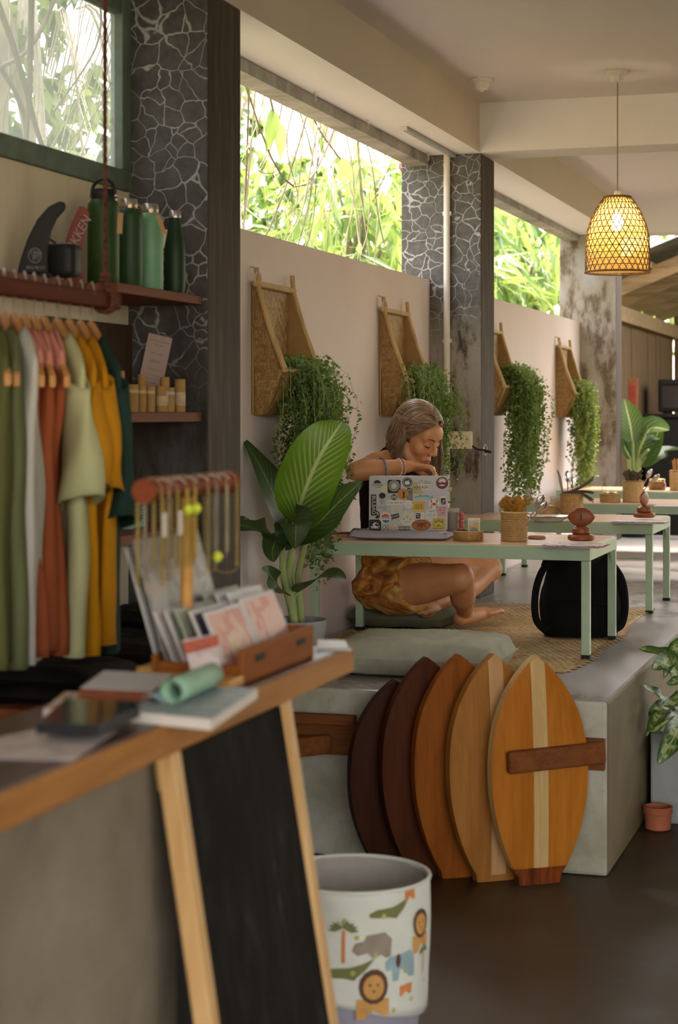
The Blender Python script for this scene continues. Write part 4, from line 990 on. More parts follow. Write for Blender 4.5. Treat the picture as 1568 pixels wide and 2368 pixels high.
b = MB(); b.tube([(.056 * math.cos(q), .056 * math.sin(q), ZT) for q in [2 * PI * k / 32 for k in range(32)]], .005, 8, closed=True); b.build('top_hoop', m_cane, sh_)
k = NT('shade_liner'); tl = k.n('ShaderNodeBsdfTranslucent'); tl.inputs[0].default_value = (.85, .55, .17, 1); k.col((.55, .36, .12, 1)); k.set(.9); ms = k.n('ShaderNodeMixShader'); ms.inputs[0].default_value = .55
k.l(k.b.outputs[0], ms.inputs[1]); k.l(tl.outputs[0], ms.inputs[2]); tp_ = k.n('ShaderNodeBsdfTransparent'); m2_ = k.n('ShaderNodeMixShader'); m2_.inputs[0].default_value = .22; k.l(ms.outputs[0], m2_.inputs[1]); k.l(tp_.outputs[0], m2_.inputs[2]); k.l(m2_.outputs[0], k.out.inputs[0])
b = MB(); b.grid(lambda u, v: Vector(((sr(ZT + (ZB - ZT) * v) - .005) * math.cos(u * 2 * PI), (sr(ZT + (ZB - ZT) * v) - .005) * math.sin(u * 2 * PI), ZT + (ZB + .006 - ZT) * v)), 40, 16, wrap=True); b.build('liner', k.m, sh_, ang=180)
b = MB(); b.ell((0, 0, -.645), (.026, .026, .034)); b.lathe([(.013, -.615), (.013, -.598)], 12); b.build('bulb', emit('bulb_glow', (1, .80, .48, 1), 95), lp)
rose('bare white ceiling rose without a lamp, near the beam', -1.80, 7.7)
m_hook = plain('hook_metal', (.48, .46, .42, 1), .35, .6)
for lab, px, py in (('white wire hook at the near end of the rough lintel', 728, 203), ('white wire hook at the middle of the rough lintel', 850, 272), ('white wire hook by the red pipe at the far end', 990, 348)):
    p = at_x(px, py, XW + .02); t = thing('wire_hook', lab, 'hook', (XW + .02, p.y, HB))
    b = MB(); b.tube([(0, 0, 0)] + [(.0, .02 * math.sin(q), -.02 - .02 * math.cos(q) + .0) for q in (0.0, .6, 1.2, 1.9, 2.6, 3.3, 4.0)], .0022, 6); b.build('wire', m_hook, t)
p = at_x(935, 296, -2.08); q = at_x(1036, 352, -2.08)
t = thing('cable_trunking', 'thin grey cable trunking along the beam underside', 'trunking', (-2.08, p.y, HB - .0005)); b = MB(); b.bx(-.012, .012, 0, 8.325 - p.y, -.016, 0); b.build('duct', plain('grey_trunking', (.30, .29, .29, 1), .5), t, smooth=False, bevel=.002)
b = MB(); b.bx(-.013, .013, -.004, 0, -.017, 0); b.build('end_cap', m_white, t, smooth=False)
p = at_y(1033, 700, 8.31); t = thing('conduit_pipe', 'white conduit pipe running down the middle column', 'pipe', (p.x, 8.313, HP)); b = MB(); b.tube([(0, 0, 0), (0, 0, HB - HP)], .0155, 14); b.build('pipe', m_white, t)
for z in (.5, 1.2, 1.8): b = MB(); b.bx(-.02, .02, -.004, .017, z, z + .018); b.build('pipe_clip', m_white, t, smooth=False)
p0 = at_y(1038, 1037, 8.329); p1 = at_y(1094, 998, 8.329)
t = thing('wall_socket', 'cream double wall socket on the middle column behind the woman', 'socket', (p0.x, 8.329, p0.z)); m_cream = plain('cream_plastic', (.72, .62, .42, 1), .35, var=.03); m_dkhole = plain('socket_hole', (.02, .015, .01, 1), .8)
W_, H_ = p1.x - p0.x, p1.z - p0.z
b = MB(); b.bx(0, W_, -.032, 0, 0, H_); b.build('box', m_cream, t, smooth=False, bevel=.004)
b = MB(); b.bx(-.002, .30 * W_, -.037, -.032, -.001, H_ + .001); b.build('switch_plate', m_cream, t, smooth=False, bevel=.002); b = MB(); b.bx(.305 * W_, W_ + .002, -.037, -.032, -.001, H_ + .001); b.build('face_plate', m_cream, t, smooth=False, bevel=.002)
b = MB(); b.box((.80 * W_, -.039, .80 * H_), (.014, .005, .014)); b.build('rocker', m_cream, t, smooth=False, bevel=.002); b = MB(); b.box((.12 * W_, -.039, .5 * H_), (.012, .005, .018)); b.build('rocker', m_cream, t, smooth=False, bevel=.002)
for dx, dz, a, c in ((.56, .55, .004, .010), (.46, .28, .007, .004), (.66, .28, .007, .004)): b = MB(); b.box((dx * W_, -.0375, dz * H_), (a, .002, c)); b.build('pin_slot', m_dkhole, t, smooth=False)
t = thing('power_cable', 'short black cable from the wall socket round the column edge', 'cable', (p1.x, 8.31, p0.z)); e = at_y(1136, 1047, 8.312)
b = MB(); b.tube(crom([(0, 0, .012), (.03, -.004, -.004), (.06, -.003, -.006), (e.x - p1.x, .001, -.016), (-1.94 - p1.x, .02, -.012)], 5), .0042, 8); b.build('cord', m_rubber, t)
b = MB(); b.tube([(-1.936 - p1.x, .06 + .0 * q, -.012 + .025 * math.sin(q) - .0) if 0 else (-1.934 - p1.x + .003 * math.cos(q), .035 + .022 * math.cos(q), -.006 + .024 * math.sin(q)) for q in [2 * PI * k / 14 for k in range(14)]], .003, 6, closed=True); b.build('wire_loop', m_hook, t)

# ================================================================ things on the tables
T1 = HP + .0085 + HT + .0005; T2 = HP + .0005 + HT + .0005
def island_weave(): return m_weave
m_rush = island_mat('rush_coil', [(.25, (.22, .115, .030, 1)), (.55, (.40, .235, .080, 1)), (.8, (.54, .36, .15, 1))], .7, 60, .6)
def coil_basket(b, r, h, rows, sq=1.0, flare=0.0, knots=26):
    def rad(u, v):
        a = u * 2 * PI; row = v * rows; f = row - math.floor(row); rr = r * (1 + flare * v) + .0028 * math.sin(PI * f) + .0018 * math.sin(a * knots + (math.floor(row) % 2) * PI) * math.sin(PI * f)
        return rr
    b.grid(lambda u, v: Vector((rad(u, v) * math.cos(u * 2 * PI), sq * rad(u, v) * math.sin(u * 2 * PI), h * v)), knots * 4, rows * 4, wrap=True)
    b.lathe([(r - .006, .003), (r * (1 + flare) - .006, h)], 32, capt=False)
    b.lathe([(r - .001, 0.0), (r - .001, .002)], 32)
    k = 32
    b.tube([((r * (1 + flare)) * math.cos(2 * PI * i / k), sq * (r * (1 + flare)) * math.sin(2 * PI * i / k), h) for i in range(k)], .004, 6, closed=True)
m_steel = plain('cutlery_steel', (.62, .60, .57, 1), .22, .95, var=.04)
def spoon(b, p, d, L=.17):
    p = Vector(p); d = Vector(d).normalized(); s = d.orthogonal().normalized()
    M = Matrix((s, d.cross(s), d)).transposed()
    b.tube([p, p + d * L * .72], [.0035, .0028], 6, flat=.5); b.ell(p + d * (L * .84), (.016, .005, .028), M, 12, 8)
def fork(b, p, d, L=.17, face=(0, -1, 0)):
    p = Vector(p); d = Vector(d).normalized(); s = d.cross(Vector(face)).normalized()
    b.tube([p, p + d * L * .68], [.0035, .0028], 6, flat=.5); b.bar(p + d * L * .68, p + d * L * .78, .019, .0025, face)
    for e in (-.0075, -.0025, .0025, .0075): b.bar(p + d * L * .775 + s * e, p + d * L + s * e, .0028, .002, face)
def knife(b, p, d, L=.20, face=(0, -1, 0)):
    p = Vector(p); d = Vector(d).normalized(); b.tube([p, p + d * L * .45], [.004, .004], 6, flat=.5); s = d.cross(Vector(face)).normalized()
    b.prism([(-.004, .45 * L), (.007, .47 * L), (.009, .8 * L), (.004, .95 * L), (-.004, L)], p, s, d, .0016)
def napkin(b, c, w, h, folds, seed, lean=(0, 0)):
    c = Vector(c)
    for i in range(folds):
        a0 = seed + i * 2 * PI / folds
        def fn(u, v):
            a = a0 + (u - .5) * 1.9; r = .010 + (w * .5) * v ** 1.3 * (.75 + .3 * math.sin(u * 9 + seed + i * 2.1)); z = h * v * (1 - .22 * abs(math.sin(u * 4.3 + i * 1.3))) - .25 * h * max(0, v - .72) * (i % 2)
            return c + Vector((r * math.cos(a) * 1.1 + lean[0] * v * v + .004 * math.sin(v * 17 + i), r * .6 * math.sin(a) + lean[1] * v + .004 * math.sin(u * 13 + v * 8), z + .005 * math.sin(u * 11 + i)))
        b.grid(fn, 14, 9)
def cutlery_pot(label, loc, r, h, rows, nap=None, nap_lab=None, tools=(), knots=24):
    t = thing('cutlery_basket', label, 'basket', loc); b = MB(); coil_basket(b, r, h, rows, 1, .03, knots); b.build('woven_body', m_rush, t, ang=180)
    return t
def tool(name, label, cat, root, fn, *a, **kw):
    t = thing(name, label, cat, root); b = MB(); fn(b, (0, 0, 0), *a, **kw); b.build('steel', m_steel, t); return t
def on(px, py, h, r=0):  # base centre of a thing whose front foot is seen at px, py on a level h
    p = at_h(px, py, h); d = Vector((p.x, p.y, 0)).normalized(); return Vector((p.x + d.x * r, p.y + d.y * r, h))
# -- nearest table
def paper_stack(label, px, py, h, w, d, n, rz, cols, cat='menu', name='menu_sheets'):
    p = on(px, py, h); t = thing(name, label, cat, p, rz); z = 0
    for i in range(n):
        b = MB(); dx, dy = (i * 37 % 11 - 5) * .002, (i * 53 % 9 - 4) * .0015
        b.bx(-w / 2 + dx, w / 2 + dx, dy, d + dy, z, z + .0012); b.build('sheet', cols[i % len(cols)], t, smooth=False); z += .0016
    return t
m_paper = plain('paper', (.62, .56, .50, 1), .7, var=.03); m_pap2 = plain('mauve_print', (.42, .33, .36, 1), .6, var=.35, nscale=25); m_pap3 = plain('bluegreen_print', (.30, .38, .36, 1), .6, var=.35, nscale=25); m_papr = plain('red_print_paper', (.45, .12, .08, 1), .6, var=.2)
def printed(name, base, inks, scale=22):
    k = NT(name); v = k.coord(); n = k.noise(v, scale, 2, .5, .4); st = [(.40, base)]
    for i, c in enumerate(inks): st += [(.50 + .09 * i, base if i % 2 else c), (.55 + .09 * i, c)]
    k.col(k.ramp(n.outputs['Fac'], st[:6], 'CONSTANT')); k.set(.5); return k.m
m_print = printed('menu_print', (.60, .55, .50, 1), [(.36, .20, .26, 1), (.22, .30, .30, 1), (.40, .28, .12, 1)])
paper_stack('pile of printed menu sheets under the football-shaped number 1', 1322, 1267, T1, .21, .15, 5, 0.0, [m_pap2, m_print, m_papr, m_print, m_print])
m_ball = plain('red_brown_wood', (.23, .062, .020, 1), .38, var=.25, nscale=12); m_ink = plain('black_ink', (.010, .009, .009, 1), .7)
def number_stand(label, p, rz, txt):
    t = thing('table_number', label, 'table number', p, rz)
    b = MB(); b.lathe([(.040, 0), (.048, .004), (.0485, .015), (.044, .021), (.030, .024)], 28); b.build('base', m_ball, t)
    b = MB(); b.lathe([(.029, .0245), (.033, .028), (.033, .042), (.028, .048), (.014, .052)], 28); b.build('upper_base', m_ball, t)
    b = MB(); prof = []
    def bf(u, v):
        x = (v * 2 - 1) * .049; r = .034 * max(0, 1 - (abs(x) / .0495) ** 2.3) ** .85; a = u * 2 * PI; return Vector((x, .32 * r * math.sin(a), .084 + r * math.cos(a)))
    b.grid(bf, 20, 18, wrap=True); b.build('football', m_ball, t)
    if txt: add_text(txt, .036, m_ink, t, mat_axes((.0, -.0125, .084), (1, 0, 0), (0, 0, 1)), 'numeral', .0004)
    return t
def z_on(p, z): return Vector((p.x, p.y, z))
ST = T1 + .0085
number_stand('dark football-shaped table number 1 on the nearest table', z_on(on(1344, 1252, ST, .045), ST), .12, '1')
# quilted sleeve and laptop
m_sleeve = fabric('lilac_quilt', (.36, .33, .36, 1), .06)
pl_ = on(925, 1250, T1); sl = thing('laptop_sleeve', 'padded lilac-grey sleeve lying under the laptop', 'sleeve', pl_, .12)
b = MB()
def slf(sg):
    def g(u, v):
        x = u * 2 - 1; y = v * 2 - 1; e = max(0, (1 - abs(x) ** 6) * (1 - abs(y) ** 6)) ** .3; q = .003 * abs(math.sin(u * PI * 3 + .4)) ** .3
        return Vector((x * .185 * (1 + .02 * y) - .012, .165 + y * .16, .0095 + sg * (.009 * e - .0 + (q - .003 if sg > 0 else 0)) + (.023 * e * max(0, min(1, (-y - .72) / .12)) if sg > 0 else 0) + (.012 * max(0, -x - .75) * 4 * (1 if y > -.5 else .5))))
    return g
b.grid(slf(1), 36, 20); b.grid(lambda u, v: slf(-1)(1 - u, v), 36, 20); b.build('padding', m_sleeve, sl, ang=180)
b = MB(); b.tube([(-.195, .02, .018), (-.20, .16, .03), (-.195, .31, .018)], .004, 6); b.build('zip', plain('dark_zip', (.07, .05, .07, 1), .6), sl)
LZ = T1 + .0192
m_alu = plain('laptop_aluminium', (.42, .40, .39, 1), .35, .6, var=.03)
cL = at_d(944, 1231, 6.74); lt = thing('laptop', 'open aluminium laptop covered in stickers on the nearest table', 'laptop', (cL.x, cL.y, LZ), math.radians(19))
LW, LH = .292, .207
b = MB(); b.bx(-LW / 2, LW / 2, .0, .205, 0, .010); b.build('base', m_alu, lt, smooth=False, bevel=.004)
b = MB(); b.bx(-LW / 2 + .02, LW / 2 - .02, .07, .17, .0101, .0115); b.build('keyboard', m_rubber, lt, smooth=False)
TILT = math.radians(9)
lid_u = Vector((0, -math.sin(TILT), math.cos(TILT))); lid_o = Vector((0, .002, .011)); lid_n = Vector((0, -math.cos(TILT), -math.sin(TILT)))
def rrect(w, h, r, n=4):
    P = []
    for cx, cy, a0 in ((w / 2 - r, h / 2 - r, 0), (-w / 2 + r, h / 2 - r, 90), (-w / 2 + r, -h / 2 + r, 180), (w / 2 - r, -h / 2 + r, 270)):
        for i in range(n + 1): a = math.radians(a0 + 90 * i / n); P.append((cx + r * math.cos(a), cy + r * math.sin(a)))
    return P
b = MB(); b.prism(rrect(LW, LH, .010), lid_o + lid_u * (LH / 2), (1, 0, 0), lid_u, .006); lid = b.build('lid', m_alu, lt, smooth=False)
b = MB(); b.prism(rrect(LW - .014, LH - .016, .004), lid_o + lid_u * (LH / 2) - lid_n * .0032, (1, 0, 0), lid_u, .0006); b.build('screen', plain('screen_glass', (.02, .02, .025, 1), .15), lt, smooth=False)
_C = {}
def ink(c):
    if c not in _C: _C[c] = plain('ink_%d' % len(_C), (*c, 1), .5, var=.05)
    return _C[c]
WHT, BLK, CRM = (.60, .57, .50), (.030, .027, .024), (.55, .50, .38)
def lp3(zx, zy, e): return lid_o + Vector(((zx - 742) * LW / 1300, 0, 0)) + lid_u * ((985 - zy) * LH / 900) + lid_n * (.0031 + e)
ZS = LW / 1300
SLV = [0]
def stick(shapes, texts=(), name='sticker'):
    """shapes: (kind, zx, zy, w, h, colour[, rot]); each next shape lies a hair above the last"""
    b = MB(); mats = []; SLV[0] += 1; e = .00004 * (SLV[0] % 12)
    for (kd, zx, zy, w, h, c, *ro) in shapes:
        m = ink(c)
        if m not in mats: mats.append(m)
        e += .00012; a = math.radians(ro[0]) if ro else 0
        w *= ZS; h *= ZS
        if kd == 'o': P = [(w / 2 * math.cos(2 * PI * i / 26), h / 2 * math.sin(2 * PI * i / 26)) for i in range(26)]
        elif kd == 'r': P = rrect(w, h, min(w, h) * .12, 2)
        elif kd == 's': P = [((w / 2 if i % 2 == 0 else w * .24) * math.cos(PI / 2 + PI * i / 5), (h / 2 if i % 2 == 0 else h * .24) * math.sin(PI / 2 + PI * i / 5)) for i in range(10)]
        elif kd == 'd': P = [(w / 2 * math.cos(PI * i / 14), h * math.sin(PI * i / 14)) for i in range(15)]
        elif kd == 'u': P = [(w / 2 * math.cos(PI + PI * i / 14), h * math.sin(PI + PI * i / 14)) for i in range(15)]
        elif kd == 't': P = [(-w / 2, -h / 2), (w / 2, -h / 2), (0, h / 2)]
        elif kd == 'f': P = [(-w / 2, 0), (-w * .2, h * .38), (w * .2, h * .40), (w * .40, h * .08), (w / 2, h * .5), (w * .46, -h * .3), (w * .2, -h * .42), (-w * .25, -h * .40)]
        P = [(x * math.cos(a) - y * math.sin(a), x * math.sin(a) + y * math.cos(a)) for x, y in P]
        b.prism(P, lp3(zx, zy, e), (1, 0, 0), lid_u, .00012, mats.index(m))
    o = b.build(name, mats, lid, smooth=False)
    for (tx, zx, zy, sz, c, *r) in texts:
        a = math.radians(r[0]) if r else 0; sq = r[1] if len(r) > 1 else 1.0
        ax = Vector((1, 0, 0)) * math.cos(a) + lid_u * math.sin(a); ay = lid_u * math.cos(a) - Vector((1, 0, 0)) * math.sin(a)
        me = text_mesh(tx, sz * ZS, .00006, 'CENTER', 0, sq); me.materials.clear(); me.materials.append(ink(c)); me.transform(mat_axes(lp3(zx, zy, e + .0002), ax, ay))
        q = bpy.data.objects.new('lettering', me); COL.objects.link(q); q.parent = lid
    return o
stick([('d', 225, 205, 120, 55, BLK)], [('MOOKIES', 228, 236, 50, BLK, 0, .85), ('COFFEE', 228, 270, 26, BLK)])
stick([('o', 352, 298, 130, 130, (.58, .55, .33)), ('o', 352, 298, 80, 80, (.60, .56, .25))])
stick([('r', 502, 256, 215, 225, BLK), ('o', 502, 246, 180, 180, WHT), ('o', 502, 246, 165, 165, BLK)] + [('r', 502 + 50 * math.cos(q * PI / 10), 246 + 50 * math.sin(q * PI / 10), 56, 8, WHT, -18 * q) for q in range(20)] + [('o', 502, 246, 40, 40, WHT)])
stick([('o', 720, 188, 165, 165, BLK), ('o', 720, 188, 140, 140, WHT), ('o', 720, 188, 128, 128, BLK), ('t', 700, 175, 60, 50, WHT), ('t', 735, 172, 60, 56, WHT), ('u', 720, 200, 90, 30, WHT)])
stick([('o', 850, 250, 110, 160, (.42, .36, .16)), ('o', 900, 345, 190, 70, (.45, .38, .17))], [('YM', 875, 285, 88, (.12, .09, .04), 0, 1.0), ("ᴅᴇsɪɢɴ", 860, 348, 22, (.2, .15, .06))])
stick([('r', 1012, 192, 190, 92, WHT), ('r', 1015, 270, 120, 90, WHT)], [('STUDIO', 1012, 190, 88, BLK, 0, .62), ('ASH', 1010, 268, 84, BLK, 0, .72)])
stick([('o', 1293, 200, 200, 200, (.12, .03, .04)), ('o', 1293, 200, 176, 176, (.17, .04, .05))] + [('o', 1293 + 42 * math.cos(q), 190 - 44 * math.sin(q), 24, 62, WHT, math.degrees(q) - 90) for q in (.35, .8, 1.3, 1.8, 2.3, 2.8)] + [('r', 1293, 235, 80, 20, WHT)])
stick([('r', 166, 560, 90, 355, BLK)], [('BULBAO', 168, 560, 84, WHT, -90, 1.0)])
stick([('o', 308, 405, 112, 100, BLK), ('r', 292, 500, 10, 100, (.2, .18, .16), 4), ('r', 322, 495, 8, 90, (.2, .18, .16), -10)], [('SHELBY', 305, 600, 44, (.16, .14, .12)), ('coffee', 345, 632, 26, (.16, .14, .12))])
stick([('o', 502, 430, 104, 96, BLK), ('o', 480, 430, 36, 56, WHT), ('o', 524, 430, 36, 56, WHT), ('o', 480, 430, 16, 34, BLK), ('o', 524, 430, 16, 34, BLK)])
stick([('o', 650, 380, 180, 190, (.48, .20, .045)), ('r', 662, 385, 24, 90, BLK, 5), ('t', 665, 345, 40, 36, BLK), ('o', 660, 430, 40, 26, BLK)])
stick([('r', 762, 385, 86, 215, BLK)], [('BLOWPIPE', 744, 385, 46, WHT, -90, .8), ('BAR PANAMA', 780, 385, 40, WHT, -90, .8)])
stick([('r', 525, 522, 280, 80, WHT)], [('erste liebe bar', 530, 520, 46, BLK, 0, .95)])
stick([('f', 990, 430, 320, 80, (.16, .34, .36)), ('f', 975, 442, 250, 36, (.40, .50, .46)), ('t', 930, 396, 30, 18, (.10, .2, .2)), ('t', 1050, 398, 30, 16, (.10, .2, .2)), ('o', 850, 432, 10, 10, BLK)])
stick([('r', 545, 630, 190, 150, (.50, .47, .42))], [('erste liebe', 545, 585, 22, (.25, .22, .2)), ('• • •', 545, 628, 24, BLK), ('rooftop', 545, 668, 22, (.25, .22, .2))])
stick([('o', 742, 548, 150, 150, WHT), ('u', 742, 560, 60, 16, (.3, .3, .3)), ('u', 742, 566, 54, 14, WHT), ('o', 705, 520, 10, 10, (.3, .3, .3)), ('o', 780, 520, 10, 10, (.3, .3, .3))])
stick([('r', 910, 520, 220, 34, (.55, .36, .05)), ('r', 910, 590, 180, 110, (.50, .32, .05)), ('r', 910, 650, 200, 34, (.58, .40, .08)), ('r', 870, 590, 20, 90, (.34, .2, .03)), ('r', 910, 590, 20, 90, (.34, .2, .03)), ('r', 955, 590, 20, 90, (.34, .2, .03))])
RED = (.38, .05, .035)
stick([('o', 1165, 540, 180, 180, WHT), ('o', 1165, 545, 56, 48, RED)] + [('o', 1165 + s * 46, 520, 40, 14, RED, s * 30) for s in (-1, 1)] + [('o', 1165 + s * 46, 560, 40, 14, RED, -s * 30) for s in (-1, 1)] + [('o', 1165 + s * 45, 490, 22, 44, RED, -s * 25) for s in (-1, 1)] + [('o', 1165 + s * 45, 595, 18, 44, RED, s * 25) for s in (-1, 1)])
stick([('r', 1315, 490, 92, 150, WHT, 4), ('r', 1315, 500, 76, 110, BLK, 4), ('o', 1320, 490, 34, 40, (.35, .33, .3)), ('r', 1308, 530, 50, 30, (.2, .18, .17), 20)])
stick([('r', 1290, 665, 140, 160, (.48, .26, .28)), ('o', 1265, 640, 40, 26, (.40, .12, .18), 30), ('o', 1310, 690, 50, 30, (.42, .13, .19), -20), ('o', 1325, 610, 36, 22, (.42, .13, .19), 50)])
stick([('o', 235, 700, 60, 110, BLK, 35), ('o', 235, 700, 30, 70, (.35, .33, .3), 35), ('o', 235, 755, 80, 50, BLK, 20)])
stick([('o', 362, 770, 195, 195, WHT), ('d', 362, 756, 130, 52, (.50, .10, .035)), ('u', 372, 806, 116, 48, (.04, .13, .40))], [('SURF PINK', 362, 778, 40, BLK, 0, .85)])
stick([('r', 522, 745, 140, 74, BLK, 17)], [('BONES', 522, 745, 52, (.45, .42, .36), 17, .85)])
stick([('o', 725, 775, 270, 270, CRM), ('o', 725, 775, 250, 250, (.58, .53, .42)), ('d', 725, 790, 110, 80, (.46, .42, .34)), ('d', 725, 800, 96, 74, (.58, .53, .42)), ('o', 727, 762, 18, 18, BLK), ('r', 668, 790, 16, 40, (.25, .22, .16), 15), ('r', 780, 790, 16, 40, (.25, .22, .16), -15), ('r', 725, 838, 110, 8, (.3, .27, .2))],
      [(c, 725 + 108 * math.cos(math.radians(a)), 775 - 108 * math.sin(math.radians(a)), 44, (.25, .21, .16), a - 90) for c, a in zip('SHELL SOCIETY', [192 - i * 17 for i in range(13)])])
stick([('r', 940, 735, 140, 110, WHT), ('r', 902, 738, 66, 94, BLK, -6), ('r', 975, 735, 62, 86, (.56, .53, .48), 8), ('r', 938, 738, 6, 96, BLK)], [('NET', 902, 718, 32, WHT, -6), ('FIX', 902, 752, 32, WHT, -6)])
stick([('o', 1120, 725, 200, 210, WHT), ('o', 1120, 725, 186, 196, (.55, .54, .49))] + [('r', 1120 + d, 690, 4, 60, (.2, .2, .18)) for d in (-30, 0, 40)] + [('o', 1120 + d, 658, 34, 12, (.16, .17, .14)) for d in (-30, 0, 40)], [('CASTY CAMP', 1120, 730, 36, (.2, .19, .17), 0, .9), ('surf house', 1120, 762, 22, (.25, .24, .22))])
stick([('r', 195, 895, 200, 200, BLK), ('t', 185, 905, 110, 60, WHT), ('d', 200, 890, 96, 46, WHT), ('d', 214, 896, 56, 34, BLK), ('r', 195, 915, 150, 14, WHT)], [('QUIKSILVER', 195, 942, 26, WHT)])
stick([('o', 365, 940, 122, 122, CRM), ('o', 365, 940, 108, 108, (.10, .09, .07)), ('o', 365, 940, 84, 84, CRM), ('o', 372, 930, 18, 40, BLK, 20), ('o', 350, 955, 30, 18, BLK, 40), ('o', 392, 960, 22, 14, BLK)])
stick([('s', 525, 890, 175, 200, WHT, 8), ('s', 525, 890, 150, 172, (.42, .36, .27), 8), ('s', 525, 890, 60, 70, WHT, 8)])
stick([('r', 680, 945, 200, 68, (.10, .09, .085))], [('HERR HASE', 680, 945, 52, WHT, 0, .78)])
OR = (.36, .115, .018)
stick([('o', 958, 890, 335, 200, WHT), ('o', 958, 890, 322, 188, BLK), ('o', 958, 890, 310, 176, OR), ('r', 958, 862, 200, 20, (.12, .05, .02)), ('d', 958, 905, 130, 34, (.12, .05, .02)), ('o', 905, 905, 60, 20, (.12, .05, .02), 25), ('o', 1010, 905, 60, 20, (.12, .05, .02), -25), ('o', 958, 915, 26, 44, (.12, .05, .02))])
stick([('r', 1245, 870, 200, 190, (.42, .33, .05)), ('o', 1245, 890, 110, 80, (.52, .44, .12)), ('o', 1200, 835, 50, 40, (.25, .2, .03)), ('o', 1245, 815, 44, 40, (.25, .2, .03)), ('o', 1295, 835, 50, 40, (.25, .2, .03)), ('d', 1245, 915, 80, 40, (.25, .18, .03)), ('r', 1245, 945, 180, 18, (.30, .22, .03))])
# small things beside the laptop
nb = on(770, 1241, T1); t = thing('notebook', 'flat pink-covered notebook at the left end of the nearest table', 'notebook', nb, .25)
b = MB(); b.bx(-.09, .06, 0, .11, 0, .006); b.build('pages', plain('cream_pages', (.50, .42, .22, 1), .7), t, smooth=False); b = MB(); b.bx(-.092, .062, -.002, .112, .006, .0085); b.build('cover', plain('pink_cover', (.50, .17, .13, 1), .6), t, smooth=False)
t = thing('red_pen', 'red pen lying on the pink notebook beside the sleeve', 'pen', nb + Vector((.02, .03, .0121)), .9); b = MB(); b.tube([(-.06, 0, 0), (.06, 0, 0)], .0035, 8); b.build('barrel', plain('pen_red', (.35, .02, .02, 1), .4), t); b = MB(); b.tube([(.06, 0, 0), (.072, 0, 0)], [.0035, .001], 8); b.build('tip', m_rubber, t)
k = NT('drink_glass'); tp_ = k.n('ShaderNodeBsdfTransparent'); tp_.inputs[0].default_value = (.92, .90, .86, 1); k.col((.75, .72, .68, 1)); k.set(.08); ms = k.n('ShaderNodeMixShader'); ms.inputs[0].default_value = .20
k.l(tp_.outputs[0], ms.inputs[1]); k.l(k.b.outputs[0], ms.inputs[2]); k.l(ms.outputs[0], k.out.inputs[0]); m_dglass = k.m
g0 = on(1046, 1236, T1, .03); t = thing('iced_drink', 'tall glass of brown drink behind the right corner of the laptop', 'glass', g0)
b = MB(); b.lathe([(.024, 0), (.026, .003), (.029, .10), (.0275, .10), (.0255, .006), (.001, .005)], 24, capt=False); b.build('glass', m_dglass, t)
b = MB(); b.lathe([(.0245, .0065), (.0265, .085)], 24); b.build('drink', plain('brown_drink', (.10, .045, .025, 1), .3), t); 
for i, (dx, dz) in enumerate(((.0, .05), (.006, .034), (-.002, .018), (.008, .065), (.002, .078))):
    b = MB(); b.ell((.037 + dx * .5, -.012, dz), .0105, None, 10, 7); b.build('berry', plain('pink_berry', (.42, .10, .09, 1), .4), t)
def caddy(label, p, w, d, h, cardcol, cardlab=True, rz=0.1, lid=None):
    t = thing('condiment_basket', label, 'basket', p, rz); b = MB(); coil_basket(b, w, h, 5, d / w, .0, 22); b.build('woven_body', m_rush, t, ang=180)
    return t
cb = on(1083, 1252, T1, .03); caddy('small oval rush basket with a printed card beside the laptop', cb, .052, .036, .034, None)
def card(label, p, w, h, rz, name='table_card', lean=.12):
    t = thing(name, label, 'card', p, rot=(-lean, 0, rz)); b = MB(); b.bx(-w / 2, w / 2, -.0015, .0015, 0, h); b.build('card', plain('card_white', (.60, .55, .46, 1), .5, var=.02), t, smooth=False)
    yy = -.0018; m1, m2, m3, m4 = ink((.52, .30, .045)), ink((.13, .20, .22)), ink((.48, .40, .30)), ink((.50, .28, .13))
    b = MB(); iw, ih = w * .86, h * .88; z0 = h * .06
    def wave(zl, zr, zt, mi, off): b.prism([(-iw / 2, z0)] + [(-iw / 2 + iw * i / 8, z0 + ih * (zl + (zr - zl) * i / 8 + .08 * math.sin(i * .8))) for i in (8, 7, 6, 5, 4, 3, 2, 1, 0)][::1] if 0 else [(-iw / 2, z0), (iw / 2, z0)] + [(iw / 2 - iw * i / 8, z0 + ih * (zr + (zl - zr) * i / 8 + .06 * math.sin(i * .8))) for i in range(9)], (0, yy - off, 0), (1, 0, 0), (0, 0, 1), .0003, mi)
    wave(.92, .92, 1, 2, 0); wave(.55, .75, 1, 3, .0002); wave(.62, .30, 1, 0, .0004)
    b.prism([(iw * .02 + iw * .46 * math.cos(q), z0 + ih * .42 * math.sin(q) * 1.0) if iw * .02 + iw * .46 * math.cos(q) < iw / 2 else (iw / 2, z0 + ih * .42 * math.sin(q)) for q in [PI * i / 12 for i in range(13)]], (.0, yy - .0006, 0), (1, 0, 0), (0, 0, 1), .0003, 1)
    b.build('wave_print', [m1, m2, m3, m4], t, smooth=False, kind='stuff'); return t
card('small card printed with yellow and blue waves in the oval basket by the laptop', cb + Vector((.022, -.004, .024)), .044, .060, .22)
t = thing('sauce_dish', 'dark spread in the oval basket by the laptop', 'dish', cb + Vector((-.022, .0, .0035))); b = MB(); b.lathe([(.018, 0), (.023, .005), (.024, .034), (.021, .036)], 16); b.build('dish', m_dkhole, t); b = MB(); b.ell((0, 0, .036), (.016, .016, .006)); b.build('spread', plain('brown_spread', (.12, .035, .015, 1), .4), t)
c1 = on(1189, 1253, T1, .043); cutlery_pot('tall rush cutlery basket holding a mustard napkin on the nearest table', c1, .045, .105, 12)
m_must = fabric('mustard_linen', (.36, .165, .022, 1), .15)
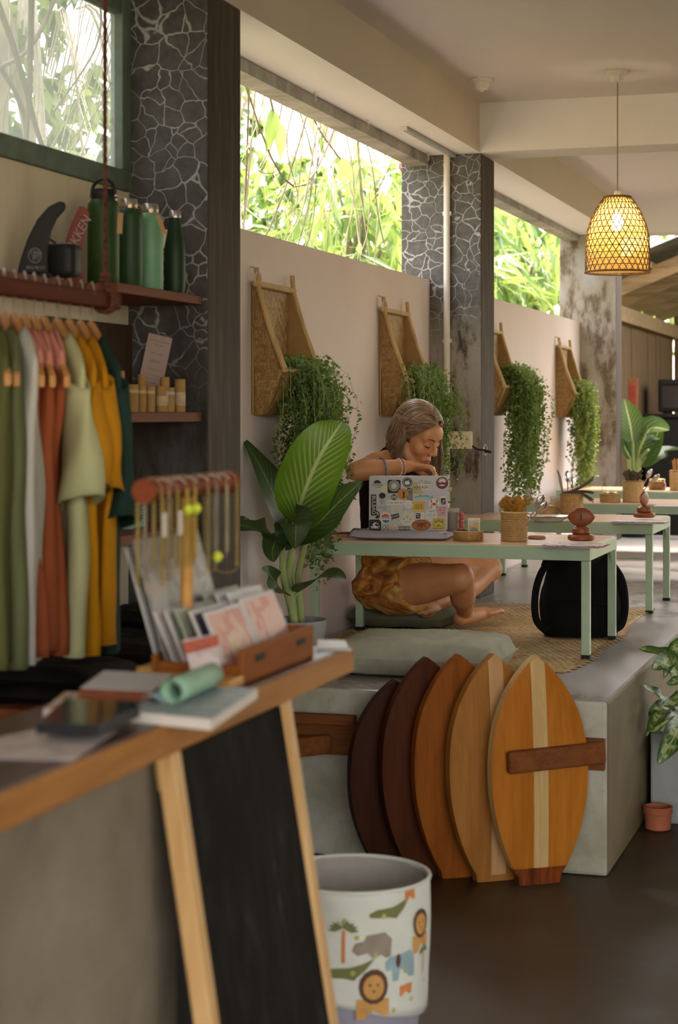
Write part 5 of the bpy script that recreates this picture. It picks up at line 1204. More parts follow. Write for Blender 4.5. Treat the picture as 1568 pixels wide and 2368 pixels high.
def napk(label, p, m, w, h, folds, seed, lean): t = thing('napkin', label, 'napkin', p); b = MB(); napkin(b, (0, 0, 0), w, h, folds, seed, lean); b.build('cloth', m, t, ang=180, solid=.0015); return t
napk('crumpled mustard napkin in the tall cutlery basket', c1 + Vector((-.002, -.004, .07)), m_must, .095, .095, 6, 1, (.008, 0))
tool('fork', 'steel fork sticking out beside the mustard napkin', 'fork', c1 + Vector((.024, .012, .008)), fork, (.16, -.05, 1), .185)
tool('spoon', 'steel spoon leaning right out of the basket with the mustard napkin', 'spoon', c1 + Vector((.02, .006, .03)), spoon, (.55, .0, .85), .165)
tool('spoon', 'second steel spoon behind the mustard napkin, leaning lower', 'spoon', c1 + Vector((.024, -.012, .03)), spoon, (.66, -.02, .75), .150)
t = thing('coaster', 'flat reddish woven coaster between the cutlery basket and the menus', 'coaster', on(1241, 1247, T1, .03)); b = MB(); b.lathe([(.030, 0), (.034, .002), (.034, .006), (.030, .008), (.001, .008)], 28); b.build('disc', plain('red_weave', (.36, .12, .08, 1), .8, var=.4, nscale=90), t)
for i in range(3): b = MB(); rr = .011 * (i + .7); b.tube([(rr * math.cos(q), rr * math.sin(q), .0085) for q in [2 * PI * k / 20 for k in range(20)]], .0022, 5, closed=True); b.build('braid', m_rush, t)
# -- second table
pp = on(1268, 1208, T2, .10); t = thing('plate', 'white plate with red-brown crumbs on the second table', 'plate', pp); b = MB(); b.lathe([(.06, 0), (.066, .004), (.098, .018), (.104, .021), (.102, .0235), (.066, .008), (.001, .007)], 40, capt=False); b.build('dish', plain('glazed_white', (.60, .56, .48, 1), .25, var=.02), t)
b = MB(); b.tube([(.1035 * math.cos(q), .1035 * math.sin(q), .022) for q in [2 * PI * k / 40 for k in range(40)]], .0016, 5, closed=True); b.build('brown_rim', plain('brown_glaze', (.15, .06, .035, 1), .3), t)
for i in range(4): b = MB(); b.ell((.0 + .012 * i, -.05 + .006 * (i % 2), .017), (.009, .006, .006), None, 8, 6); b.build('crumb', plain('beet_crumb', (.20, .04, .03, 1), .6), t)
m_gold = plain('gold_lid', (.58, .47, .20, 1), .3, .6, var=.2)
def lidded(label, p, r, h):
    t = thing('condiment_basket', label, 'basket', p); b = MB(); coil_basket(b, r, h, 4, 1, .0, 22); b.build('woven_body', m_rush, t, ang=180)
    return t
def jar(label, p, r, h):
    t = thing('jar', label, 'jar', p); b = MB(); b.lathe([(r * .9, 0), (r, .004), (r, h * .75), (r * .85, h * .85)], 20); b.build('glass', m_dglass, t); b = MB(); b.lathe([(r * .94, h * .80), (r * .96, h * .98), (r * .8, h), (.001, h + .001)], 20); b.build('lid', m_gold, t); return t
k1 = on(1267, 1190, T2, .045); lidded('low round rush basket behind the plate on the second table', k1, .047, .032)
for lab, dx, dy in (('gold-lidded jar at the left of the low basket behind the plate', -.02, .0), ('gold-lidded jar at the right of the low basket behind the plate', .02, .004)): jar(lab, k1 + Vector((dx, dy, .0036)), .019, .038)
card('small wave-printed card standing behind the plate on the second table', k1 + Vector((.026, .06, 0)), .054, .082, .25)
c2 = on(1322, 1191, T2, .05); cutlery_pot('rush cutlery basket with grey-brown napkins on the second table', c2, .050, .095, 10)
m_taupe = fabric('taupe_linen', (.115, .085, .055, 1), .2)
t = thing('napkin', 'folded grey-brown napkins flopping over the second basket rim', 'napkin', c2 + Vector((.015, -.01, .098)))
b = MB()
for i in range(5):
    b.grid(lambda u, v: Vector((-.055 + .135 * u + .01 * v, -.02 + .03 * v + .004 * i, .002 + .010 * i * (u ** 1.2) + .035 * u * u * (1 if i > 2 else -.9 * max(0, u - .45)) + .006 * math.sin(v * 5 + i) - (.05 * max(0, u - .6) if i < 2 else 0))), 12, 5)
b.build('cloth', m_taupe, t, ang=180, solid=.0022)
tool('knife', 'steel knife standing at the left of the second basket', 'knife', c2 + Vector((-.028, .01, .01)), knife, (-.20, .0, 1), .205)
tool('spoon', 'upright steel spoon in the second basket beside the knife', 'spoon', c2 + Vector((-.016, .016, .01)), spoon, (-.06, .1, 1), .20)
tool('spoon', 'short steel spoon low in the second basket', 'spoon', c2 + Vector((-.004, .02, .01)), spoon, (.03, .1, 1), .165)
tool('fork', 'steel fork lying flat on the left half of the second table', 'fork', on(1140, 1202, T2) + Vector((0, 0, .004)), fork, (1, .12, .0), .17, (0, 0, 1))
paper_stack('fan of printed menus under the edge-on table number', 1478, 1211, T2, .23, .16, 5, .05, [m_pap2, m_print, m_paper, m_print, m_print]); ST2 = T2 + .0085
number_stand('red-brown table number turned edge-on on the second table', z_on(on(1490, 1198, ST2, .045), ST2), 1.30, '')
# -- third and farthest tables
k2 = on(1411, 1162, T2, .045); lidded('low rush basket with gold lids on the third table', k2, .052, .040)
for lab, dx in (('gold-lidded jar at the left in the low basket of the third table', -.022), ('gold-lidded jar at the right in the low basket of the third table', .022)): jar(lab, k2 + Vector((dx, 0, .0036)), .021, .050)
t = thing('straw', 'pale straw standing in the low basket of the third table', 'straw', k2 + Vector((-.041, 0, .004))); b = MB(); b.tube([(0, 0, 0), (-.002, 0, .105)], .0016, 6); b.build('stick', m_cord, t)
c3 = on(1464, 1162, T2, .05); cutlery_pot('rush cutlery basket with an olive napkin on the third table', c3, .052, .112, 11)
napk('folded olive napkin in the third table basket', c3 + Vector((-.004, -.002, .07)), m_taupe, .085, .105, 4, 4, (.0, 0))
for lab, dx, dd in (('steel spoon leaning right beside the olive napkin', .02, (.5, 0, .95)), ('second steel spoon, lowest beside the olive napkin', .026, (.72, 0, .75))): tool('spoon', lab, 'spoon', c3 + Vector((dx, .012 if dx < .022 else -.012, .03)), spoon, dd, .165)
paper_stack('single menu on the right end of the third table', 1560, 1172, T2, .20, .14, 2, .05, [m_pap2, m_paper])
k3 = on(1520, 1133, T2, .045); t = thing('sauce_jar', 'brown sauce jar with gold lid on the farthest table', 'jar', k3); b = MB(); b.lathe([(.05, 0), (.054, .006), (.054, .04), (.046, .05)], 24); b.build('glass', plain('sauce', (.26, .13, .05, 1), .3), t); b = MB(); b.lathe([(.050, .050), (.050, .066), (.04, .068), (.001, .068)], 24); b.build('lid', m_gold, t)
c4 = on(1572, 1134, T2, .055); cutlery_pot('pale rush holder with wooden sticks at the right edge of the farthest table', c4, .058, .118, 11); m_stick = plain('stick_wood', (.42, .22, .06, 1), .6, var=.25)
for i in range(9):
    a = i * 2.4; rr = .013 + .022 * ((i * 7) % 5) / 5; t = thing('wooden_stick', 'wooden stirring stick in the pale rush holder at the right edge', 'stick', c4 + Vector((rr * math.cos(a), rr * math.sin(a), .008)), group='wooden sticks in the pale rush holder')
    b = MB(); b.tube([(0, 0, 0), (.18 * rr * math.cos(a) - .012, .18 * rr * math.sin(a), .175 + .004 * (i % 4))], .0048, 7); b.build('stick', m_stick, t)
# ================================================================ the woman at the laptop
TC = Vector((SA, -CA, 0)); RT = Vector((CA, SA, 0)); UP = Vector((0, 0, 1))
base = Vector((-1.93, 7.20, HP + .0085 + .080))
person = thing('person', 'woman with wavy light-brown hair and tie-dyed orange shorts sitting cross-legged behind the sticker-covered laptop', 'person', base)
def W(px, py, d): return at_d(px, py, d) - base
def spl(P, n):
    P = [Vector(p) for p in P]; out = []
    for i in range(len(P) - 1):
        p0, p1, p2, p3 = P[max(i - 1, 0)], P[i], P[i + 1], P[min(i + 2, len(P) - 1)]
        for k in range(n):
            f = k / n; out.append(.5 * ((2 * p1) + (p2 - p0) * f + (2 * p0 - 5 * p1 + 4 * p2 - p3) * f * f + (3 * p1 - p0 - 3 * p2 + p3) * f ** 3))
    return out + [P[-1]]
def limb(b, P, R, n=14, sub=5):
    pts = spl(P, sub); rr = []
    for i in range(len(R) - 1):
        for k in range(sub): q = k / sub; q = q * q * (3 - 2 * q); rr.append(R[i] + (R[i + 1] - R[i]) * q)
    rr.append(R[-1])
    b.tube(pts, rr, n)
    b.ell(pts[0], rr[0] * .995, None, 14, 10); b.ell(pts[-1], rr[-1] * .995, None, 14, 10)
def remesh(b, name, mat, vox, smooth=4, fac=.5, disp=None):
    me = bpy.data.meshes.new(name); me.from_pydata(b.v, [], b.f); o = bpy.data.objects.new(name, me); COL.objects.link(o)
    m = o.modifiers.new('r', 'REMESH'); m.mode = 'VOXEL'; m.voxel_size = vox
    if smooth: s = o.modifiers.new('s', 'SMOOTH'); s.iterations = smooth; s.factor = fac
    dg = bpy.context.evaluated_depsgraph_get(); new = bpy.data.meshes.new_from_object(o.evaluated_get(dg)); bpy.data.objects.remove(o); bpy.data.meshes.remove(me)
    new.name = name; new.materials.clear(); new.materials.append(mat)
    if disp:
        n = len(new.vertices); co = np.empty(n * 3); new.vertices.foreach_get('co', co); no = np.empty(n * 3); new.vertex_normals.foreach_get('vector', no)
        co = co.reshape(-1, 3); no = no.reshape(-1, 3); co += no * np.array([disp(Vector(c)) for c in co])[:, None]; new.vertices.foreach_set('co', co.ravel())
    new.shade_smooth(); return new
def Mx(x, y, z): return Matrix((Vector(x).normalized(), Vector(y).normalized(), Vector(z).normalized())).transposed()

k = NT('skin'); n = k.noise(k.coord(), 14, 4); k.col(k.ramp(n.outputs['Fac'], [(.3, (.45, .19, .078, 1)), (.7, (.57, .265, .118, 1))])); k.set(.48)
k.b.inputs['Subsurface Weight'].default_value = .10; k.b.inputs['Subsurface Radius'].default_value = (.02, .008, .004); k.b.inputs['Subsurface Scale'].default_value = .3
m_skin = k.m
# joints
pel = W(898, 1348, 7.27); wai = W(890, 1258, 7.26); che = W(896, 1145, 7.22); uch = W(906, 1094, 7.20); nek = W(924, 1060, 7.20)
shR = W(868, 1076, 7.08); shL = W(968, 1074, 7.34); elR = W(822, 1090, 6.90); wrR = W(948, 1078, 6.97)
hipR = W(912, 1358, 7.17); hipL = W(925, 1345, 7.37); knR = W(1066, 1336, 6.93); knL = W(1134, 1316, 7.56)
anR = W(1076, 1416, 7.30); anL = W(1005, 1398, 7.26)
fu = (TC * .62 + RT * .78).normalized(); su = (RT * -.62 + TC * .78).normalized()   # chest: forward, her right
fp = (TC * .15 + RT * .99).normalized(); sp_ = (TC * .99 - RT * .15).normalized()   # pelvis
HCt = W(966, 1006, 7.14)
psi, pit = math.radians(50), math.radians(30)
fh = (TC * math.cos(psi) + RT * math.sin(psi)) * math.cos(pit) - UP * math.sin(pit); rh = -RT * math.cos(psi) + TC * math.sin(psi); uh = rh.cross(fh)
HS = 1.04
def hp(x, y, z): return HCt + (rh * x + fh * y + uh * z) * HS
MH = Mx(rh, fh, uh)
def hell(b, c, r, nu=20, nv=14): b.ell(hp(*c), tuple(q * HS for q in r), MH, nu, nv)
b = MB()
# torso
MP = Mx(sp_, fp, UP); MC = Mx(su, fu, UP)
b.ell(pel + Vector((0, 0, -.0)), (.158, .118, .100), MP, 24, 16); b.ell(pel + sp_ * .07 - fp * .03 + UP * -.012, (.085, .10, .085), MP, 18, 12); b.ell(pel - sp_ * .07 - fp * .03 + UP * -.012, (.085, .10, .085), MP, 18, 12)
WD = [.150, .142, .128, .118, .120, .128, .138, .146, .145, .125]; DP = [.110, .100, .092, .086, .088, .094, .100, .100, .090, .075]
def torso(b, q0, q1, g, tall=.050):
    sp30 = crom([pel, wai, che, uch], 10)
    for i in range(31):
        q = i / 30
        if q < q0 or q > q1: continue
        e = q * 9; a = min(int(e), 8); f = e - a; M_ = Mx(sp_.lerp(su, q), fp.lerp(fu, q), UP)
        b.ell(sp30[i], (WD[a] + (WD[a + 1] - WD[a]) * f + g, DP[a] + (DP[a + 1] - DP[a]) * f + g, tall if i < 30 else tall * .8), M_, 22, 12)
torso(b, 0, 1, 0)
for s in (-1, 1): b.ell(che + su * (s * .062) + fu * .075 + UP * .010, (.056, .050, .056), MC, 16, 12)
limb(b, [uch + UP * -.01 - fu * .01, nek, hp(0, -.028, -.055)], [.062, .050, .047])
limb(b, [nek - UP * .012, (nek + shR) / 2 + UP * .006, shR], [.045, .043, .048]); limb(b, [nek - UP * .012, (nek + shL) / 2 + UP * .006, shL], [.045, .043, .048])
# right arm and hand
limb(b, [shR, (shR + elR) / 2 + UP * -.004, elR], [.050, .044, .037]); limb(b, [elR, elR.lerp(wrR, .28), elR.lerp(wrR, .7), wrR], [.037, .040, .032, .0235])
hd = (wrR - elR).normalized()
def hand(b, wr, hd, palmn, side, curl, L=1.0):
    """palm plus five separate fingers; palmn = direction the palm faces, side = towards the thumb"""
    hd = hd.normalized(); side = (side - hd * side.dot(hd)).normalized(); pn = (palmn - hd * palmn.dot(hd) - side * palmn.dot(side)).normalized()
    M_ = Mx(side, hd, pn); kn = wr + hd * (.088 * L)
    b.ell(wr + hd * .050 * L, (.036, .050, .0145), M_, 18, 12); b.ell(wr + hd * .018, (.025, .032, .016), M_, 14, 10)
    tips = []
    for i, (off, ln) in enumerate(((.027, .94), (.009, 1.04), (-.009, .98), (-.026, .80))):
        p0 = wr + hd * (.076 * L - abs(off - .005) * .2) + side * off; c = curl[i]; seg = [.042 * ln * L, .027 * ln * L, .021 * ln * L]; P = [p0]; a = 0.0
        for sgl, ca_ in zip(seg, (c * .75, c * 1.05, c * .7)):
            a += ca_; P.append(P[-1] + hd * (math.cos(a) * sgl) + pn * (math.sin(a) * sgl) + side * (off * .10))
        limb(b, P, [.0098, .0090, .0082, .0068], 10, 3); tips.append(P[-1])
    p0 = wr + hd * .024 * L + side * .024; P = [p0, p0 + side * .022 + hd * .022 + pn * .010, p0 + side * .026 + hd * .050 + pn * .024, p0 + side * .016 + hd * .070 + pn * .034]
    limb(b, P, [.0135, .0115, .0098, .0076], 10, 3); return tips
tR = hand(b, wrR, (W(1000, 1083, 6.98) - wrR), -UP * .85 + TC * -.3, (TC * -1 + UP * .1) * -1 if False else -TC * -1.0 * -1.0 + UP * -.2, (.75, .95, 1.05, 1.1))
# left arm, mostly behind the laptop lid
elL = W(1018, 1172, 7.22); wrL = W(985, 1130, 6.98)
limb(b, [shL, (shL + elL) / 2, elL], [.048, .043, .036]); limb(b, [elL, elL.lerp(wrL, .3), wrL], [.036, .038, .0235])
hand(b, wrL, W(968, 1112, 6.90) - wrL, -UP + RT * -.2, RT * -1 + UP * .4, (.6, .8, .9, 1.0))
# legs and feet
def leg(hip, kn, an, toe, rs, calf):
    limb(b, [hip, hip.lerp(kn, .45), hip.lerp(kn, .85), kn], [.094, .080, .060, .053], 18)
    limb(b, [kn, kn.lerp(an, .12), kn.lerp(an, .38) + calf, kn.lerp(an, .75) + calf * .3, an], [.052, .049, .051, .038, .031], 16)
    b.ell(kn + UP * .006, .050, None, 14, 10)
    d = (toe - an).normalized(); up_ = (UP - d * UP.dot(d)).normalized(); s = d.cross(up_)
    heel = an - d * .035 - up_ * .022
    limb(b, [heel, an - up_ * .018 + d * .03, an.lerp(toe, .62) - up_ * .016], [.028, .031, .026], 14)
    b.ell(an.lerp(toe, .66) - up_ * .014, (.040, .050, .018), Mx(s, d, up_), 16, 10)
    for i in range(5):
        off = (.030, .015, .0, -.013, -.026)[i] * rs; r0 = (.0125, .0095, .009, .0085, .008)[i]; L = (.038, .040, .036, .031, .026)[i]
        p = an.lerp(toe, .80) + s * off - up_ * .014 - d * abs(off) * .15
        limb(b, [p - d * .012, p + d * L * .5 + up_ * .004, p + d * L], [r0, r0 * .95, r0 * .9], 10, 3)
toR = W(1150, 1404, 7.44); toL = W(968, 1408, 7.11)
leg(hipR, knR, anR, toR, 1, UP * -.018 + TC * .004); leg(hipL, knL, anL, toL, -1, UP * -.016 - TC * .008)
# head and face
hell(b, (0, -.014, .030), (.0715, .090, .084), 28, 20); hell(b, (0, .034, -.018), (.060, .055, .080)); hell(b, (0, .058, .030), (.055, .034, .050))
for s in (-1, 1):
    limb(b, [hp(s * .056, .004, -.045), hp(s * .045, .035, -.078), hp(s * .012, .066, -.096)], [.020 * HS, .019 * HS, .018 * HS])
    hell(b, (s * .036, .058, -.026), (.026, .024, .028)); hell(b, (s * .030, .0735, .0035), (.0155, .0125, .0095))
    limb(b, [hp(s * .010, .0835, .024), hp(s * .032, .080, .0285), hp(s * .050, .064, .022)], [.0075, .0078, .0060], 10)
    hell(b, (s * .0735, -.010, -.010), (.008, .018, .030))
    hell(b, (s * .0115, .0960, -.0285), (.0085, .010, .0075), 12, 8)
limb(b, [hp(0, .082, .022), hp(0, .093, .0), hp(0, .1060, -.0215)], [.0085, .0090, .0105], 12); hell(b, (0, .1035, -.0255), (.0098, .0098, .0088), 12, 8)
hell(b, (0, .068, -.090), (.023, .021, .019)); hell(b, (0, .076, -.058), (.026, .018, .020))
limb(b, [hp(-.021, .083, -.0605), hp(-.007, .0925, -.056), hp(0, .0925, -.0575), hp(.007, .0925, -.056), hp(.021, .083, -.0605)], [.003, .0058, .0052, .0058, .003], 10)
limb(b, [hp(-.019, .083, -.0635), hp(0, .0920, -.0685), hp(.019, .083, -.0635)], [.003, .0066, .003], 10)
body_me = remesh(b, 'body', m_skin, .0042, 4, .5)
put('body', body_me, person)
# lips, brows, lash lines, bracelets
m_lip = plain('lip', (.33, .10, .075, 1), .4, var=.05); m_brow = plain('brow_hair', (.10, .055, .028, 1), .8)
b = MB(); b.tube(spl([hp(-.019, .0865, -.0605), hp(-.007, .0960, -.0565), hp(0, .0962, -.058), hp(.007, .0960, -.0565), hp(.019, .0865, -.0605)], 3), [.0012] + [.0030] * 11 + [.0012], 8); b.tube(spl([hp(-.017, .0865, -.0632), hp(0, .0960, -.0675), hp(.017, .0865, -.0632)], 4), [.0012] + [.0034] * 7 + [.0012], 8); b.build('lips', m_lip, person, kind='stuff')
for s in (-1, 1):
    b = MB(); b.tube(spl([hp(s * .013, .0910, .0235), hp(s * .030, .0885, .030), hp(s * .047, .0725, .0250)], 4), [.0020, .0028, .0030, .0030, .0028, .0026, .0022, .0018, .001], 7); b.build('eyebrow', m_brow, person)
    b = MB(); b.tube(spl([hp(s * .0165, .0830, -.0020), hp(s * .030, .0872, -.0052), hp(s * .0445, .0785, -.0020)], 4), [.0008, .0014, .0018, .0020, .0020, .0019, .0018, .0015, .0008], 6); b.build('lashes', m_ink, person)
def ring_at(b, a, c, q, r, th, n=18, bead=0):
    p = a.lerp(c, q); d = (c - a).normalized(); s = d.orthogonal().normalized(); t_ = d.cross(s)
    if bead:
        for i in range(n): b.ell(p + s * (r * math.cos(2 * PI * i / n)) + t_ * (r * math.sin(2 * PI * i / n)), th, None, 7, 5)
    else: b.tube([p + s * (r * math.cos(2 * PI * i / n)) + t_ * (r * math.sin(2 * PI * i / n)) for i in range(n)], th, 6, closed=True)
for q, c, r, th, bd in ((.50, (.20, .21, .26, 1), .0415, .0042, 0), (.80, (.62, .55, .50, 1), .0320, .0034, 1), (.85, (.50, .12, .13, 1), .0295, .0032, 1), (.875, (.62, .56, .52, 1), .0285, .0030, 1)):
    b = MB(); ring_at(b, elR, wrR, q, r, th, 22, bd); b.build('bracelet', plain('bracelet_%d' % int(q * 1000), c, .6, var=.3, nscale=200), person, kind='stuff' if bd else None)
b = MB(); dq = (tR[1] - tR[0]); ring_at(b, W(993, 1085, 6.97), W(1010, 1096, 6.97), .6, .0105, .0016, 14); b.build('ring', m_steel, person)
# clothes
k = NT('tie_dye'); v = k.coord((1, 1, 1.5)); n = k.noise(v, 9, 5, .6, 1.4); k.col(k.ramp(n.outputs['Fac'], [(.32, (.10, .022, .006, 1)), (.45, (.32, .10, .012, 1)), (.55, (.46, .21, .03, 1)), (.66, (.55, .38, .14, 1)), (.74, (.30, .10, .015, 1))])); k.set(.85); m_tie = k.m
b = MB(); g = .009
b.ell(pel, (.158 + g, .118 + g, .100 + g), MP, 24, 16)
for s in (-1, 1): b.ell(pel + sp_ * (.07 * s) - fp * .03 + UP * -.012, (.085 + g, .10 + g, .080 + g), MP, 18, 12)
torso(b, 0, .36, g)
for hip, kn, q in ((hipR, knR, .30), (hipL, knL, .26)): 
    pts = [hip, hip.lerp(kn, q * .6), hip.lerp(kn, q)]; b.tube(spl(pts, 4), [.100 + g] * 3 + [.099 + g] * 3 + [.097 + g] * 3, 22); b.ell(hip, .100 + g, None, 18, 12)
me = remesh(b, 'shorts', m_tie, .006, 3, .5, lambda c: .007 * mnoise.noise(Vector((c.x * 14, c.y * 14, c.z * 34))) + .004 * mnoise.noise(c * 40)); put('shorts', me, person)
b = MB()
for hip, kn, q in ((hipR, knR, .30), (hipL, knL, .26)): ring_at(b, hip, kn, q, .104, .0035, 26)
b.build('hem', m_tie, person, kind='stuff')
m_black_knit = fabric('black_knit', (.018, .014, .016, 1), .2)
b = MB(); g = .006
torso(b, .33, .90, g, .045)
for s in (-1, 1): b.ell(che + su * (s * .062) + fu * .075 + UP * .010, (.056 + g, .050 + g, .056 + g), MC, 16, 12)
me = remesh(b, 'tank_top', m_black_knit, .006, 14, .5, lambda c: .003 * mnoise.noise(c * 25)); top_o = put('tank_top', me, person)
for s, sh_p in ((1, shR), (-1, shL)):
    b = MB(); m_ = nek.lerp(sh_p, .55); b.tube(spl([che + su * (s * .07) + fu * .105 + UP * .05, m_ + fu * .052 + UP * .012, m_ + UP * .054, m_ - fu * .055 + UP * .01, che + su * (s * .06) - fu * .098 + UP * .03], 4), .008, 8, flat=.35); b.build('strap', m_black_knit, person)
# hair
m_hair = island_mat('light_brown_hair', [(.15, (.070, .036, .016, 1)), (.5, (.19, .105, .052, 1)), (.85, (.36, .23, .125, 1))], .42, 9)
m_cap = plain('hair_under', (.11, .060, .030, 1), .6, var=.3)
hair = thing('hair', None, None); hair.parent = person
b = MB()
def capf(u, v):
    a = u * 2 * PI; e = -.75 + (PI / 2 + .75) * v; x = .078 * math.cos(e) * math.cos(a); y = -.016 + .0965 * math.cos(e) * math.sin(a); z = .033 + .0895 * math.sin(e); return x, y, z
c_ = MB(); nu, nv = 150, 90
for i in range(nu):
    for j in range(nv):
        Q = [capf(i / nu, j / nv), capf((i + 1) / nu, j / nv), capf((i + 1) / nu, (j + 1) / nv), capf(i / nu, (j + 1) / nv)]
        cx = sum(q[0] for q in Q) / 4; cy = sum(q[1] for q in Q) / 4; cz = sum(q[2] for q in Q) / 4
        if cy > .018 + (.0 if abs(cx) > .06 else 0) and cz < .070 + .045 * (1 - abs(cx) / .075) - (.05 * max(0, (.055 - cy)) / .037): continue
        c_.add([hp(*q) for q in Q], [(0, 1, 2, 3)])
c_.build('scalp_hair', m_cap, hair, ang=180, solid=.002)
R_ = random.Random(12); st = MB(); gdown = Vector((0, 0, -1))
def surf(a, e, r=1.0): return Vector((.081 * r * math.cos(e) * math.cos(a), -.016 + .1 * r * math.cos(e) * math.sin(a), .033 + .093 * r * math.sin(e)))
for i in range(900):
    side = 1 if i % 2 == 0 else -1
    a = R_.uniform(-1.75, .12) if side > 0 else (R_.uniform(-1.75, .2) if i % 5 else R_.uniform(.2, .55))          # round the head: 0 = over her ear, negative = towards the back
    lay = R_.uniform(.97, 1.05); ar = a if side > 0 else PI - a
    part = Vector((.012, .062 - .10 * (1 - min(1, max(0, (a + 1.75) / 2.4))), 0)); part.z = .033 + .093 * math.sqrt(max(0, 1 - (part.x / .081) ** 2 - ((part.y + .016) / .1) ** 2)); part *= 1.0
    P = [hp(part.x, part.y, part.z - .003)]
    e0 = math.asin(min(1, max(0, (part.z - .033) / .093)))
    for q in (.25, .5, .75, 1.0):
        s_ = surf(ar, e0 * (1 - q) + (-.10) * q, lay if q > .3 else 1.01); f = q ** .7
        v_ = Vector((part.x, part.y, part.z)).lerp(s_, f); c0 = Vector((0, -.016, .033)); dv = v_ - c0
        nrm_ = math.sqrt((dv.x / .081) ** 2 + (dv.y / .1) ** 2 + (dv.z / .093) ** 2); v_ = c0 + dv * ((lay if q > .3 else 1.01) / max(nrm_, .3))
        P.append(hp(*v_))
    L = R_.uniform(.13, .235) * (1.0 if a < .2 else .95); ph = R_.uniform(0, 6); out = (P[-1] - hp(0, -.016, 0)); out.z = 0
    out = out.normalized() if out.length > 1e-5 else TC
    back = -fh.copy(); back.z = 0; wv = R_.uniform(.004, .011); p0 = P[-1]
    for kx in range(1, 9):
        q = kx / 8; p = p0 + gdown * (L * q) + back * (.050 * q * q * (1 if a < .3 else -.1)) + out * (.016 * math.sin(q * PI * .9)) + rh * (wv * math.sin(ph + q * 9)) + fh * (wv * .7 * math.cos(ph + q * 8))
        P.append(p)
    pts = spl(P, 2); r0 = R_.uniform(.0014, .0030); m_ = len(pts)
    st.tube(pts, [r0 * (.6 + .4 * math.sin(PI * min(1, j / m_ * 1.3 + .15))) * (1 - .75 * max(0, j / m_ - .75) / .25) for j in range(m_)], 5, caps=False, flat=.7)
for i in range(420):
    side = 1 if i % 4 else -1; t_ = R_.random()
    bx_ = .006 + .066 * math.sin(t_ * PI / 2) ** .9; by_ = .074 - .060 * t_ ** 1.3; bz_ = .086 - .105 * t_ ** 1.4
    c0 = Vector((0, -.016, .033)); P = []; v0 = Vector((bx_ * side, by_, bz_)); a1 = R_.uniform(-1.1, -.05); e1 = R_.uniform(-.55, .12); lay = R_.uniform(.985, 1.05); v1 = surf(a1 if side > 0 else PI - a1, e1, lay)
    for q in (0, .12, .3, .5, .7, .88, 1.0):
        v_ = v0.lerp(v1, q); v_.z += .020 * math.sin(PI * q) * (1 - t_); dv = v_ - c0; n_ = math.sqrt((dv.x / .081) ** 2 + (dv.y / .1) ** 2 + (dv.z / .093) ** 2); v_ = c0 + dv * ((.985 + (lay - .985) * min(1, q * 2.5)) / max(n_, .3)); P.append(hp(*v_))
    p0 = P[-1]; L = R_.uniform(.10, .20); ph = R_.uniform(0, 6); back = -fh.copy(); back.z = 0
    for kx in range(1, 7): q = kx / 6; P.append(p0 + gdown * (L * q) + back * (.045 * q * q) + rh * (side * .008 * q + .006 * math.sin(ph + q * 9)) + fh * (.005 * math.cos(ph + q * 8)))
    pts = spl(P, 2); r0 = R_.uniform(.0013, .0026); m_ = len(pts); st.tube(pts, [r0 * (.5 + .5 * min(1, j / 4)) * (1 - .7 * max(0, j / m_ - .75) / .25) for j in range(m_)], 5, caps=False, flat=.7)
st.build('strands', m_hair, hair, kind='stuff', ang=180)
# ================================================================ clothes rail
m_redw = wood('red_rail_wood', (.12, .024, .008, 1), (.22, .050, .015, 1), 'Y', .6, .65)
m_rope = plain('red_brown_rope', (.105, .036, .022, 1), .9, var=.5, nscale=120)
XR = -1.72; pe = at_x(266, 698, XR); ZR = pe.z
rail = thing('clothes_rail', 'red-brown wooden clothes rail hung from ropes in front of the shelves', 'rail', (XR, pe.y, ZR))
b = MB(); b.bx(-.0175, .0175, -1.6, 0, -.019, .019); b.build('bar', wood('dark_rail_wood', (.055, .012, .0045, 1), (.105, .025, .008, 1), 'Y', .6, .65, spec=.08), rail, smooth=False, bevel=.007, seg=3)
pr_ = at_x(243, 600, XR); r = random.Random(5)
for nm, yy in (('rope', pr_.y - pe.y), ('rope', -1.45)):
    b = MB(); ztop = HC - ZR - .001
    for s in (0, 1, 2):
        b.tube([(.0026 * math.cos(z * 95 + s * 2.09), yy + .0026 * math.sin(z * 95 + s * 2.09), z) for z in [.02 + (ztop - .02) * k / 220 for k in range(221)]], .0029, 5)
    for s in range(4): b.tube([(.024 * math.cos(q) * 1.0, yy + (s - 1.5) * .008, .026 * math.sin(q)) for q in [2 * PI * k / 16 for k in range(16)]], .0045, 5, closed=True)
    for z in (.035, .045, .056): b.tube([(.010 * math.cos(q), yy + .010 * math.sin(q), z) for q in [2 * PI * k / 10 for k in range(10)]], .0045, 5, closed=True)
    for i in range(170):
        z = r.uniform(.03, ztop); a = r.uniform(0, 6.28); l = r.uniform(.006, .02); p = Vector((.007 * math.cos(a), yy + .007 * math.sin(a), z))
        b.tube([p, p + Vector((l * .6 * math.cos(a), l * .6 * math.sin(a), r.uniform(-.004, .004))), p + Vector((l * math.cos(a + .5), l * math.sin(a + .5), r.uniform(-.012, .012)))], .0005, 3, caps=False)
    b.build(nm, m_rope, rail, kind='stuff')
m_hang = wood('hanger_wood', (.36, .145, .035, 1), (.56, .27, .085, 1), 'X', .8, .4); m_wire = plain('hanger_wire', (.55, .50, .44, 1), .3, .9)
def shz(x): return -.072 - .118 * min(1, abs(x) / .205) ** 1.15
